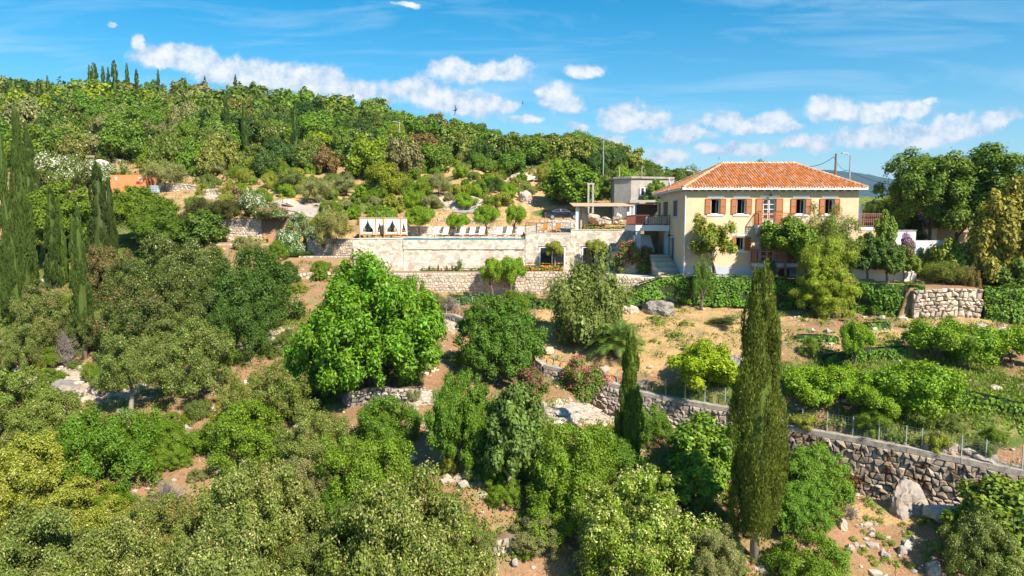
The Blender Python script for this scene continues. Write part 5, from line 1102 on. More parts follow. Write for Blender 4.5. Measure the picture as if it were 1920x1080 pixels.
wfence('wire mesh fence on grey posts running along the mossy wall at lower right', [P(1505, 812, 40.1) + off, P(1600, 829, 38.7) + off, P(1700, 847, 37.2) + off, P(1760, 858, 36.5) + off, P(1850, 876, 35.4) + off, P(1990, 905, 33.8) + off], 1.15, 2)
wfence('wire mesh fence on grey posts in front of the round citrus bush', [P(1158, 730, 46.6) + off, P(1213, 743, 45.6) + off, P(1285, 757, 44.4) + off, P(1360, 769, 43.2) + off, P(1400, 777, 42.6) + off], 1.1, 2)
wfence('sparse wire fence at the lower edge of the dry field near the palm', [P(1040, 694, 49.2) + off, P(1134, 722, 47.2) + off], 1.1, 2)
wfence('short wire fence before the ivy below the stone terrace wall', [(XX(835, 57.5), 57.8, ground(XX(835, 57.5), 57.8)), (XX(885, 57), 57, ground(XX(885, 57), 57))], 1.2, 2)
# ------------------------------------------------------------------ boulders
_b = bmesh.new(); bmesh.ops.create_icosphere(_b, subdivisions=4, radius=1); ICO4 = (np.array([x.co[:] for x in _b.verts]), np.array([[x.index for x in q.verts] for q in _b.faces])); _b.free()
def rock_mesh(seed):
    r = np.random.default_rng(seed); iv, jf = ICO4; d = iv.copy(); pl = r.normal(size=(11, 3)); pl /= np.linalg.norm(pl, axis=1)[:, None]; rad = np.ones(len(iv))
    for p in pl: k = d @ p; rad = np.minimum(rad, np.where(k > .1, r.uniform(.55, .85) / np.maximum(k, .1), 9))
    v = d * rad[:, None]; v += np.array([[mn.noise(Vector(x * 2.2) + Vector((seed, 0, 0))) * .16 - abs(mn.noise(Vector(x * 4.5) + Vector((0, seed, 0)))) * .13 + mn.noise(Vector(x * 11)) * .035] * 3 for x in v]) * d
    return npmesh('boulder', v, jf, [GREYR])
RK = [rock_mesh(300 + i) for i in range(6)]
for m_ in RK: pass
RKP = []
for m_ in RK[:3]: q = m_.copy(); q.materials[0] = LIME; RKP.append(q)
def boulder(u, v, Y, w, h, label, pale=False, k=0, sink=.36):
    x = XX(u, Y, v); z = ground(x, Y); ww = w / F * Y / 2; hhh = h / F * Y / 2
    o = linkmesh('boulder', (RKP[k % 3] if pale else RK[k % 6]), None, (x, Y, z + hhh * (1 - sink * 2) * .7), (random.uniform(-.2, .2), random.uniform(-.2, .2), random.uniform(0, 6)), (ww * 1.15, ww * .95, hhh * 1.3)); tag(o, label, 'boulder', 'boulders on the slope'); return o
BL = [(1700, 925, 80, 75, 'largest grey boulder leaning against the mossy wall'), (1775, 910, 42, 32, 'rounded grey boulder low in the mossy wall'), (1770, 955, 70, 42, 'broad pale grey boulder in front of the mossy wall'), (1735, 938, 26, 22, 'small grey boulder right of the largest boulder'), (1573, 925, 48, 30, 'flat pale pink boulder left below the mossy wall'), (1845, 930, 44, 26, 'low brown boulder at the right end of the mossy wall'), (1812, 960, 36, 20, 'grey slab boulder right of the broad pale boulder'),
      (1580, 980, 24, 26, 'upright grey boulder beside the bright fig bush'), (1712, 1008, 14, 34, 'thin upright stone in the red earth slope'), (1690, 1032, 20, 22, 'dark stone of a pair on the red earth slope'), (1702, 1028, 18, 20, 'pale stone of a pair on the red earth slope'), (1660, 1040, 22, 16, 'small pale stone left of the pair on the red slope'), (1750, 1062, 46, 34, 'dark brown rubble boulder at the bottom right'), (1572, 1045, 26, 20, 'pale flat stone at the bottom beside the green bush'), (1592, 1030, 20, 18, 'small grey stone right of the flat stone near the bottom bush'),
      (1235, 572, 60, 34, 'grey rock outcrop under the left end of the ivy hedge'), (1180, 580, 30, 22, 'pale rock beside the grey green tree'), (1378, 672, 34, 34, 'rounded rock right of the yellow green citrus bush'), (1208, 722, 30, 16, 'low grey rock behind the slender cypress fence'), (1706, 625, 18, 16, 'single grey stone on the dry terrace at right'), (1655, 595, 16, 12, 'pinkish stone under the ivy wall at right'), (1840, 612, 22, 14, 'flat grey stone near the right hand ivy bank'), (1885, 618, 26, 16, 'dark grey stone near the right hand ivy bank'),
      (1520, 618, 16, 12, 'first pale stone under the yellow green pine'), (1552, 620, 16, 12, 'reddish stone under the yellow green pine'), (1030, 655, 26, 14, 'pale stone in the dry field near the dense green tree'), (1640, 795, 0, 0, '')]
BL += [(185, 728, 24, 26, 'tall orange tinted rock below the leaning olive tree'), (158, 708, 18, 16, 'pale rock near the bare cypress trunk'), (145, 735, 22, 16, 'grey rock in the stone bank at left'), (168, 730, 16, 18, 'cream rock in the stone bank at left'), (182, 752, 18, 16, 'small grey rock below the stone bank'), (120, 720, 70, 26, 'broad flat limestone outcrop at left'), (225, 772, 18, 18, 'pale rock beside the leaning trunk'), (205, 745, 18, 14, 'whitish rock above the leaning trunk'), (240, 775, 14, 20, 'grey upright rock right of the leaning trunk'), (40, 690, 50, 20, 'shaded rock ledge at the left edge'),
       (510, 640, 30, 22, 'grey slanting rock on the red slope left of the walnut tree'), (420, 635, 26, 18, 'pile rock beside the dark green bush at left'), (465, 650, 22, 16, 'cream rock on the slope left of centre'), (535, 632, 18, 14, 'small cream rock near the walnut tree edge'), (660, 742, 34, 26, 'grey end boulder of the collapsed wall'), (790, 735, 30, 16, 'flat grey boulder at the right end of the collapsed wall'), (792, 790, 20, 22, 'white stone on the red path'), (925, 790, 20, 16, 'grey stone by the dense green tree path'), (1065, 770, 60, 20, 'low pale outcrop below the left oleander'), (1130, 765, 36, 22, 'broken pale rock below the right oleander'),
       (1282, 930, 34, 26, 'grey rock at the left foot of the big cypress bush'), (1265, 898, 22, 20, 'pale rock above the grey rock near the big cypress'), (965, 1025, 18, 18, 'cream rock on the bottom red path'), (965, 1060, 16, 22, 'grey rock beside the bottom red path'), (775, 890, 40, 22, 'pinkish rock under the slim trunk at bottom centre'), (832, 905, 26, 18, 'pale rock right of the pinkish rock'), (905, 890, 30, 18, 'cream rock under the slim dark tree'),
       (870, 378, 70, 24, 'large pale rock slope behind the citrus trees', 1), (985, 368, 40, 30, 'tall grey rock left of the parked car', 1), (815, 375, 50, 18, 'grey flat rock above the pool citrus', 1), (545, 378, 50, 16, 'cream rock bank above the ramp', 1), (975, 330, 60, 16, 'pale rock heap on the upper orchard slope', 1), (1112, 408, 30, 18, 'pale rock left of centre behind the pergola', 1), (1136, 411, 26, 16, 'pale rock in the middle behind the pergola', 1), (1158, 408, 30, 20, 'pale rock on the right behind the pergola', 1), (620, 275, 26, 12, 'bare pink rock in the wooded hill', 1), (190, 305, 40, 14, 'pale rock on the white flower bank', 1)]
for i, q in enumerate(BL):
    if q[2]: boulder(q[0], q[1], vY(q[0], q[1] + q[3] * .4), q[2], q[3], q[4], len(q) > 5 or i % 3 == 1, i)
# ------------------------------------------------------------------ trees and shrubs
OLV = (.095, .13, .035); OLG = (.088, .125, .04); DOAK = (.055, .082, .026); LUSH = (.060, .125, .010); LUSH2 = (.085, .15, .012); DK = (.035, .075, .012)
WAL = (.075, .17, .012); OLI = (.15, .17, .10); CIT = (.11, .20, .010); YPINE = (.145, .20, .018); GRY = (.13, .15, .085); YG = (.16, .19, .035)
T = tree
gA = 'trees and bushes filling the near slope'; gB = 'oaks on the shaded left slope'; gC = 'garden trees around the villa'; gD = 'orchard trees above the pool'; gE = 'cypresses on the left side'
# near slope, bottom of the picture
for k, u, vt, Y, w, c_, lb in [
 ('beige', 760, 905, 30.5, 330, OLV, 'broad oak with pale beige shoots at the bottom centre left'),
 ('beige', 480, 866, 34.5, 250, OLV, 'beige tipped oak above the bottom edge between two smooth green bushes'),
 ('beige', 215, 985, 29.5, 250, OLV, 'pale beige tipped oak at the bottom left beside a rust brown branch'),
 ('beige', 420, 985, 29, 300, OLG, 'wide pale olive oak along the bottom edge left of centre'),
 ('oak', 50, 955, 31, 240, OLG, 'grey green oak in the bottom left corner'),
 ('oak', 60, 815, 36, 200, YG, 'yellow olive oak at the left edge below the rocky clearing'),
 ('oak', 150, 900, 33, 160, YG, 'yellow olive oak left of the dark shaded hollow'),
 ('rust', 300, 930, 31.5, 170, OLV, 'olive oak with grey twigs right of the dark hollow'),
 ('lush', 198, 772, 38.5, 190, LUSH, 'smooth dark green bush with a dark hollow on its right side'),
 ('lush', 460, 752, 39.5, 155, LUSH2, 'smooth fresh green domed bush left of the pale oaks'),
 ('lush', 686, 822, 36.5, 190, LUSH2, 'smooth olive green domed bush above the broad beige oak'),
 ('lush', 722, 742, 41.5, 130, LUSH, 'dark green bush below the collapsed wall'),
 ('lush', 655, 910, 31.5, 130, LUSH, 'dark green bush between the beige oaks at the bottom'),
 ('oak', 600, 985, 29, 150, OLG, 'grey green oak at the bottom edge left of the broad beige oak'),
 ('lush', 1060, 790, 38, 190, LUSH2, 'dense green bush mass left of the slender cypress'),
 ('lush', 1130, 800, 37, 130, LUSH, 'green bush touching the slender cypress on its left'),
 ('lush', 1215, 762, 39, 100, LUSH, 'green bush right behind the slender cypress'),
 ('lush', 1050, 885, 34, 150, LUSH2, 'bright green low bush below the dense bush mass'),
 ('oak', 1010, 962, 30, 100, GRY, 'pale grey green oak beside the bottom red path'),
 ('yel', 1195, 878, 31, 270, (.10, .16, .02), 'large laurel covered with pale yellow flowers at the bottom'),
 ('oak', 1248, 948, 28.8, 100, GRY, 'silvery shrub in front of the yellow flowered laurel'),
 ('rust', 1170, 1022, 28, 130, OLV, 'small shrub with rust pink dry leaves at the bottom edge'),
 ('oak', 1335, 985, 28.5, 130, GRY, 'silver grey shrub left of the foot of the big cypress'),
 ('fig', 1325, 782, 37, 140, (.09, .17, .02), 'leafy bright green tree left of the big cypress below the wall'),
 ('fig', 1300, 850, 34.5, 120, (.10, .18, .02), 'bright leafy shrub lower left of the big cypress'),
 ('walnut', 1525, 835, 35.5, 150, (.075, .15, .015), 'dense leafy green tree right behind the big cypress'),
 ('walnut', 1500, 905, 33.5, 120, (.07, .15, .015), 'green leafy shrub against the right side of the big cypress'),
 ('lush', 1530, 1000, 30.5, 150, LUSH2, 'soft bright green bush at the bottom right of the big cypress'),
 ('fig', 1890, 900, 31.5, 170, (.10, .15, .025), 'tall leafy shrub at the right edge below the mossy wall'),
 ('oak', 1850, 965, 29.5, 170, OLG, 'olive green shrub in the bottom right corner'),
 ('fig', 1905, 1010, 28.5, 120, (.08, .14, .02), 'dark leafy shrub at the very bottom right corner'),
 ('oak', 590, 765, 40, 150, OLV, 'pale olive oak in front of the collapsed wall'),
 ('rust', 505, 690, 42.5, 150, OLV, 'olive oak with rusty dry leaves left of the walnut tree'),
 ('oak', 450, 720, 42, 90, YG, 'small yellow olive oak beside the rusty one'),
 ('rust', 560, 860, 35, 140, GRY, 'grey green oak between the two smooth domed bushes'),
 ('oak', 830, 930, 31, 120, OLG, 'olive shrub above the bottom red path'),
 ('oak', 880, 985, 29.5, 110, OLG, 'olive green shrub right of the broad beige oak at the bottom'),
 ('oak', 20, 690, 43, 160, (.09, .14, .03), 'light green leafy bush at the left edge of the clearing'),
 ('oak', 95, 735, 41, 150, (.10, .14, .035), 'light olive bush below the flat limestone outcrop'),
 ('oak', 165, 775, 39.5, 110, OLG, 'low olive bush left of the leaning trunk'),
 ('lush', 260, 775, 41, 110, LUSH2, 'low fresh green bush right of the leaning trunk'),
 ('lush', 318, 790, 41.5, 90, LUSH2, 'low bright bush below the dark round oak'),
 ('oak', 1400, 905, 33, 60, GRY, 'small shrub hidden at the left flank of the big cypress')]:
    T(k, u, vt, Y, w, lb, 'shrub' if k in ('lush',) else 'tree', c_, cb=.02, group=gA, asp=.78, name='bush' if k == 'lush' else 'oak_tree' if k in ('oak', 'beige', 'rust') else 'leafy_tree')
T('walnut', 865, 698, 41.5, 128, 'dark green tree on a slim pale trunk above the bottom path', col=LUSH, cb=.2, group=gA, name='slim_trunk_tree', pale=True, vb=890)
T('fig', 960, 725, 38.5, 120, 'sparse blue green young tree with a thin straight trunk', col=(.07, .12, .035), cb=.22, group=gA, name='young_tree', pale=True, vb=935)
T('olive', 1000, 760, 39, 70, 'grey green wispy tree right of the blue green young tree', col=GRY, cb=.1, group=gA, name='young_tree', vb=860)
# left slope
for k, u, vt, Y, w, c_, cb, lb in [
 ('oak', 240, 622, 47, 125, OLG, .34, 'oak leaning on a pale curved trunk in the rocky clearing at left'),
 ('oak', 365, 600, 48, 155, OLG, .12, 'dark round oak with its trunk in shade left of centre'),
 ('oak', 330, 590, 52, 100, OLG, .05, 'small olive oak above the dark round oak'),
 ('oak', 335, 440, 58, 180, DOAK, .05, 'large dark oak left of the dark green domed tree'),
 ('rust', 262, 520, 56, 170, DOAK, .05, 'dark oak with rust patches behind the bare cypress trunk'),
 ('rust', 195, 462, 60, 120, (.085, .085, .04), .05, 'brownish oak crowning the left slope behind the narrow cypress'),
 ('oak', 250, 480, 62, 110, DOAK, .05, 'grey olive oak between the brownish oak and the large dark oak'),
 ('rust', 88, 548, 55, 120, OLG, .12, 'oak with orange dead leaves left of the bare cypress trunk'),
 ('oak', 70, 525, 62, 90, DOAK, .05, 'small dark oak left of the grey dead bush'),
 ('oak', 30, 610, 51, 90, OLG, .25, 'small oak on bent pale trunks at the left edge'),
 ('oak', 390, 520, 60, 130, DOAK, .05, 'dark oak under the dark green domed tree'),
 ('lush', 475, 468, 58, 168, DK, .05, 'large very dark green domed tree left of the walnut tree'),
 ('lush', 455, 560, 54, 130, DK, .02, 'dark green lower lobe of foliage below the domed tree'),
 ('oak', 345, 500, 56, 140, DOAK, .02, 'dark holm oak in the middle of the shaded slope'),
 ('rust', 160, 590, 56, 90, DOAK, .02, 'dark shaded oak behind the bare cypress trunk')]:
    T(k, u, vt, Y, w, lb, 'tree', c_, cb=cb, group=gB, asp=.85 / (1 - cb), name='oak_tree', pale=cb > .2, lean=.12 if cb > .3 else 0)
for u, vt, Y, w, lb in [(100, 650, 50, 60, 'bright green low shrub left of the bare cypress trunk'), (205, 690, 49, 70, 'low spreading green shrub right of the bare cypress trunk'), (95, 690, 47, 50, 'green low shrub on the rocky bank at left'), (175, 680, 50, 50, 'small green cushion shrub beside the tall orange rock'), (400, 590, 58, 70, 'fresh green low shrub in the shade of the dark green domed tree'), (430, 655, 51, 50, 'green low shrub on the slope below the domed tree'), (270, 650, 51, 60, 'green low shrub between the leaning oak and the dark round oak'), (320, 835, 38, 70, 'low dark green shrub above the dark hollow'), (905, 800, 37, 60, 'green low shrub by the slim pale trunk'), (950, 905, 33, 70, 'bright green ground shrub at the bottom near the red path'), (920, 860, 36, 60, 'fresh green shrub under the blue green young tree'), (610, 690, 46.5, 60, 'dark green shrub tucked under the walnut tree'), (1480, 880, 37, 60, 'green shrub behind the big cypress at wall height'), (1370, 860, 38, 60, 'green shrub between the wall and the big cypress')]:
    T('lush', u, vt, Y, w, lb, 'shrub', LUSH2, cb=0, asp=.6, group='low green shrubs on the slope', name='low_shrub')
# walnut, domed tree and other middle ones
T('walnut', 690, 480, 52, 285, 'huge bright green walnut tree in the middle left', col=WAL, cb=.06, group='walnut crowns', name='walnut_tree', tr=.35, vb=725)
T('walnut', 600, 600, 48.5, 130, 'lower left lobe tree of the huge walnut, reaching the ground', col=WAL, cb=.02, group='walnut crowns', name='walnut_tree', vb=742)
T('walnut', 765, 520, 53.5, 110, 'right shoulder tree of the huge walnut', col=WAL, cb=.15, group='walnut crowns', name='walnut_tree', vb=700)
T('walnut', 933, 558, 53.5, 165, 'dense dark green tree between the walnut and the dry field', col=(.05, .11, .014), cb=.1, group=gC, name='dense_green_tree', vb=712)
T('lush', 960, 545, 56, 80, 'small crown rising behind the dense dark green tree', col=LUSH2, cb=.2, group=gC, name='leafy_tree', vb=640)
T('olive', 1108, 466, 56.5, 150, 'grey green bushy tree in front of the terrace block windows', col=(.10, .135, .045), cb=.04, group=gC, name='grey_green_tree', vb=642)
T('fig', 1102, 500, 55.8, 120, 'grey green leafy tree filling below the terrace block', col=(.10, .14, .05), cb=.02, group=gC, name='grey_green_tree', vb=644)
T('ole', 1189, 452, 66.5, 80, 'round pink flowering oleander at the foot of the left balcony', 'shrub', (.07, .12, .02), 0, 'pink oleanders', 'oleander')
T('ole', 1095, 670, 47.6, 90, 'pink flowering oleander above the broken wall in the middle', 'shrub', (.07, .13, .03), 0, 'pink oleanders', 'oleander', vb=750)
T('ole', 995, 688, 47, 62, 'pink flowering oleander at the foot of the dense dark green tree', 'shrub', (.05, .10, .02), 0, 'pink oleanders', 'oleander', vb=742)
T('citrus', 922, 484, 70.0 - 1.2, 46, 'left crown of the citrus tree before the tall pale wall', col=CIT, cb=.45, group=gC, name='citrus_tree', lean=.0)
T('citrus', 958, 482, 70.0 - 1.2, 50, 'right crown of the citrus tree before the tall pale wall', col=CIT, cb=.40, group=gC, name='citrus_tree')
T('citrus', 1040, 452, 72.8, 38, 'small round topped tree in front of the left dark window', col=YG, cb=.55, group='round topped trees at the windows', name='standard_tree', pale=True)
T('citrus', 1117, 449, 72.8, 42, 'small round topped tree in front of the right dark window', col=YG, cb=.5, group='round topped trees at the windows', name='standard_tree', pale=True)
T('citrus', 1325, 655, 47.2, 142, 'wide yellow green citrus bush behind the wire fence', 'shrub', (.16, .24, .008), .10, gC, 'citrus_bush', vb=728)
T('citrus', 1325, 640, 48, 90, 'raised rear crown of the yellow green citrus bush', 'shrub', (.16, .24, .008), .10, gC, 'citrus_bush', vb=722)
T('feather', 1317, 478, 56, 44, 'slim feathery green sapling in front of the villa plinth', col=(.06, .12, .02), cb=.25, group=gC, name='sapling')
T('loq', 1340, 404, 58.4, 98, 'loquat tree with twisted double trunk before the villa facade', col=(.14, .18, .03), cb=.36, group=gC, name='loquat_tree', limbs=6, lean=-.10, tr=.15)
T('fig', 1475, 408, 57.8, 92, 'leafy climbing tree over the lower balcony of the villa', col=(.085, .15, .02), cb=.45, group=gC, name='climbing_tree', tr=.1)
T('fig', 1512, 425, 57.6, 60, 'leafy tree between the climbing tree and the feathery olive', col=(.085, .15, .02), cb=.4, group=gC, name='climbing_tree', tr=.1)
T('feather', 1562, 383, 58.2, 92, 'tall feathery grey green tree hiding the right corner window', col=(.10, .14, .03), cb=.2, group=gC, name='feathery_tree')
T('feather', 1552, 410, 57.8, 80, 'feathery grey green tree in front of the right part of the facade', col=(.10, .14, .03), cb=.2, group=gC, name='feathery_tree')
T('pine', 1550, 446, 54.6, 108, 'yellow green bushy pine in front of the villa', col=YPINE, cb=.05, group=gC, name='pine_tree')
T('pine', 1545, 510, 54.2, 110, 'lower branches pine of the yellow green pair before the villa', col=YPINE, cb=.02, group=gC, name='pine_tree')
T('pine', 1444, 488, 58.3, 26, 'small conical conifer under the lower balcony', col=(.07, .11, .04), cb=.02, group=gC, name='small_conifer')
T('fig', 1628, 438, 57.8, 62, 'dark leafy shrub at the right corner of the villa', col=(.04, .085, .015), cb=.25, group=gC, name='dark_tree', tr=.1)
T('fig', 1662, 398, 60.2, 46, 'climbing vine rising over the side terrace end', col=(.09, .15, .02), cb=.2, group=gC, name='vine')
T('fig', 1664, 455, 57.5, 62, 'dark leafy tree below the magenta bougainvillea', col=(.05, .10, .02), cb=.3, group=gC, name='dark_tree', tr=.09)
T('boug', 1678, 460, 57.8, 30, 'magenta flowering bougainvillea clump', 'shrub', (.08, .12, .03), .3, 'magenta bougainvillea', 'bougainvillea', tr=.04)
T('boug', 1697, 438, 58.4, 34, 'upper magenta bougainvillea sprays against the pale wall', 'shrub', (.09, .12, .03), .45, 'magenta bougainvillea', 'bougainvillea', tr=.04)
T('fig', 1708, 478, 57.6, 36, 'small green sapling before the white wall', col=(.11, .17, .02), cb=.4, group=gC, name='sapling', pale=True, tr=.05)
T('feather', 1362, 597, 52, 56, 'sparse dark shrub in the dry field', 'shrub', (.05, .075, .03), .15, gC, 'sparse_shrub')
# right terraces
for k, u, vt, Y, w, c_, cb, lb in [
 ('citrus', 1604, 604, 46.5, 62, CIT, .35, 'small citrus tree on a straight trunk in the right terraces'),
 ('citrus', 1760, 600, 45.5, 120, (.09, .17, .01), .1, 'wide citrus tree on the right terrace, left half'),
 ('citrus', 1815, 612, 45, 120, (.09, .17, .01), .1, 'wide citrus tree on the right terrace, right half'),
 ('citrus', 1895, 612, 45, 110, CIT, .1, 'yellow green citrus at the right edge'),
 ('citrus', 1520, 690, 42.5, 120, CIT, .12, 'round citrus just right of the big cypress'),
 ('citrus', 1580, 688, 42, 110, CIT, .12, 'citrus between the big cypress and the largest citrus'),
 ('citrus', 1725, 680, 41, 165, (.10, .19, .012), .12, 'largest citrus tree above the wire fence at right'),
 ('citrus', 1650, 720, 41, 100, CIT, .15, 'low citrus beside the largest citrus'),
 ('lush', 1520, 632, 48, 40, LUSH2, 0, 'low fern like green tuft near the dry terrace'),
 ('feather', 1640, 572, 52.3, 24, LUSH, .2, 'tiny sapling before the ivy wall at right')]:
    T(k, u, vt, Y, w, lb, 'tree' if cb else 'shrub', c_, cb=cb, asp=(1.4 if cb == .35 else .62 if w > 60 else .9), group='citrus trees on the right terraces', name='citrus_tree' if k == 'citrus' else 'small_shrub')
for k, u, vt, Y, w, c_, cb, lb in [
 ('big', 1748, 282, 64, 185, (.075, .13, .02), .38, 'tall broadleaf tree with open crown right of the villa'),
 ('big', 1862, 274, 63, 190, (.07, .125, .02), .38, 'tallest broadleaf tree near the right edge'),
 ('big', 1800, 330, 66, 130, (.07, .12, .02), .45, 'broadleaf tree between the two tall ones over the red roof'),
 ('fig', 1898, 340, 57, 110, (.17, .16, .04), .3, 'ochre leaved tree at the right edge'),
 ('fig', 1865, 400, 56.5, 90, (.15, .15, .03), .2, 'yellowish leafy tree below the ochre leaved one'),
 ('big', 1700, 400, 66, 80, (.035, .07, .015), .1, 'very dark tree left of the red roofed house'),
 ('fig', 1790, 450, 58.5, 80, (.13, .17, .03), .1, 'light green shrub with pale leaf tips before the tan wall'),
 ('olive', 1830, 470, 57.5, 100, (.11, .14, .03), .05, 'yellow green thicket below the tan house wall'),
 ('olive', 1770, 490, 57, 80, (.10, .13, .03), .05, 'thicket with reddish twigs above the pale dry stone wall'),
 ('fig', 1885, 475, 56, 90, (.07, .12, .02), .05, 'dark leafy thicket at the right edge above the ivy bank'),
 ('rust', 1815, 500, 56, 60, (.12, .10, .04), .05, 'brown tinged bush above the pale dry stone wall'),
 ('lush', 1737, 465, 60.6, 36, LUSH, .05, 'small green bush in front of the low pale wall'),
 ('olive', 1640, 385, 70, 60, (.10, .13, .04), .1, 'light tree seen past the right corner of the villa'),
 ('big', 1905, 400, 62, 70, (.04, .08, .02), .05, 'dark tree mass behind the ochre leaved tree')]:
    T(k, u, vt, Y, w, lb, 'tree', c_, cb=cb, group='trees right of the villa', name='broadleaf_tree' if k == 'big' else 'leafy_tree', tr=.2 if k == 'big' else None, limbs=6)
# garden at upper left
for k, u, vt, Y, w, c_, cb, lb in [
 ('walnut', 110, 345, 86, 175, (.085, .14, .015), .3, 'wide yellow green garden tree behind the left cypresses'),
 ('walnut', 255, 350, 85, 130, (.085, .14, .015), .3, 'wide green garden tree below the orange container'),
 ('walnut', 300, 385, 84, 110, (.07, .125, .015), .3, 'green garden tree right of the dark narrow cypress'),
 ('fig', 375, 395, 83, 80, (.06, .11, .02), .05, 'leafy vine thicket beside the upper pale stone wall'),
 ('lush', 380, 372, 90, 90, (.05, .06, .02), .0, 'dark clipped shrub mass below the right end of the container'),
 ('lush', 430, 375, 89, 70, (.05, .06, .02), .0, 'dark clipped shrub mass left of the white roses'),
 ('olew', 478, 362, 86, 60, (.08, .12, .04), .0, 'white flowering climber above the upper pale stone wall'),
 ('oles', 505, 380, 84.5, 60, (.08, .12, .04), .0, 'salmon flowering climber right of the upper pale wall'),
 ('olew', 520, 395, 83, 55, (.07, .13, .03), .0, 'white flowering climber in the middle of the flower cascade'),
 ('olew', 545, 430, 79, 60, (.06, .13, .03), .0, 'white and green climber low in the flower cascade'),
 ('lush', 498, 412, 82, 40, LUSH2, .0, 'bright green bush within the flower cascade'),
 ('lush', 565, 475, 76, 55, DK, .0, 'dark round bush at the foot of the flower cascade'),
 ('olive', 625, 392, 76, 70, (.15, .16, .07), .35, 'slim tree with pale blossom and straight trunk left of the pool wall'),
 ('oles', 450, 350, 92, 60, (.09, .10, .04), .0, 'salmon flowering bushes above the dark clipped shrubs'),
 ('lush', 430, 345, 93, 36, (.14, .16, .02), .0, 'yellow green bush beside the salmon flowers'),
 ('olew', 112, 288, 112, 85, (.09, .13, .04), .0, 'white flowering bank shrub at the upper left'),
 ('olew', 175, 302, 109, 70, (.09, .13, .04), .0, 'white flowering bank shrub left of the container'),
 ('olew', 215, 308, 108, 60, (.09, .13, .04), .0, 'white flowering bank shrub just above the container'),
 ('oles', 95, 280, 113, 40, (.08, .10, .04), .0, 'salmon flowering bush at the upper left'),
 ('olive', 75, 308, 104, 52, OLI, .2, 'silver olive tree at the upper left'),
 ('olive', 308, 304, 100, 76, OLI, .3, 'silver olive tree beside the orange container'),
 ('lush', 140, 305, 105, 36, LUSH, .0, 'dark bush on the white flower bank'),
 ('olive', 405, 300, 112, 40, OLI, .1, 'small pale olive below the hill pine'),
 ('olive', 547, 316, 103, 66, (.10, .14, .06), .3, 'dark grey green olive tree at the orchard left end'),
 ('olive', 595, 334, 99, 66, OLI, .1, 'silver olive tree second from the left in the orchard'),
 ('olive', 650, 324, 99, 60, OLI, .15, 'silver olive tree left of the tall mustard green tree'),
 ('citrus', 722, 305, 96, 84, (.12, .15, .01), .05, 'tall mustard green tree above the daybeds'),
 ('citrus', 778, 335, 96, 60, (.09, .14, .01), .05, 'green tree right of the tall mustard green one'),
 ('olive', 822, 326, 104, 56, OLI, .15, 'silver olive tree right of the orchard centre'),
 ('lush', 925, 332, 102, 40, DK, .0, 'dark bush in the dry upper orchard'),
 ('citrus', 955, 345, 100, 36, CIT, .05, 'small bright citrus in the upper orchard'),
 ('citrus', 890, 345, 101, 30, CIT, .05, 'small bright citrus left of the dark orchard bush'),
 ('citrus', 870, 362, 97, 44, CIT, .1, 'low citrus in the middle of the orchard'),
 ('lush', 665, 382, 89, 26, LUSH2, .0, 'small conical bush left of the daybeds'),
 ('citrus', 715, 388, 88, 70, LUSH2, .0, 'green hedge like bush behind the daybeds'),
 ('lush', 618, 375, 90, 44, LUSH2, .0, 'green low bush above the ramp'),
 ('citrus', 786, 387, 85.5, 62, CIT, .42, 'citrus tree right of the daybeds'),
 ('citrus', 857, 400, 85.5, 44, CIT, .40, 'small citrus tree between the first lounger groups'),
 ('citrus', 912, 385, 86, 54, CIT, .45, 'citrus tree behind the central loungers'),
 ('citrus', 964, 385, 86, 42, CIT, .45, 'citrus tree behind the last loungers'),
 ('fig', 1070, 305, 103, 110, (.075, .145, .015), .05, 'big leafy tree above the parked car'),
 ('citrus', 1062, 335, 100, 60, CIT, .05, 'bright green crown low before the big leafy tree'),
 ('fig', 1126, 332, 97.5, 56, (.075, .13, .02), .1, 'fig tree left of the grey stone house'),
 ('lush', 1080, 258, 112, 60, LUSH, .0, 'bright green bush high above the parked car'),
 ('citrus', 1165, 312, 108, 50, CIT, .05, 'bright tree behind the grey stone house'),
 ('fig', 1230, 338, 93.5, 50, (.08, .15, .02), .3, 'vine over the right end of the grey stone house'),
 ('olive', 1290, 312, 104, 60, (.07, .11, .03), .1, 'trees behind the left roof slope of the villa'),
 ('olive', 1225, 306, 108, 60, (.07, .11, .03), .1, 'trees right behind the grey stone house'),
 ('olive', 1425, 299, 110, 24, (.05, .09, .02), .6, 'tree top peeping over the villa ridge'),
 ('pine', 406, 243, 112, 62, (.11, .14, .06), .3, 'pale green pine on the hill above the orchard')]:
    big_ = (Y > 78 and w > 34 and u < 1150 and not (84 < Y < 87 and cb > .35)) or k == 'olew'
    T(k, u, vt, Y, w, lb, 'tree' if cb >= .1 else 'shrub', c_, cb=cb, group=gD, asp=(1.1 if k == 'pine' else .72 if Y > 88 else .85) if big_ else None, name={'olive': 'olive_tree', 'citrus': 'citrus_tree', 'olew': 'white_flowering_shrub', 'oles': 'salmon_flowering_shrub', 'pine': 'pine_tree'}.get(k, 'leafy_tree'))
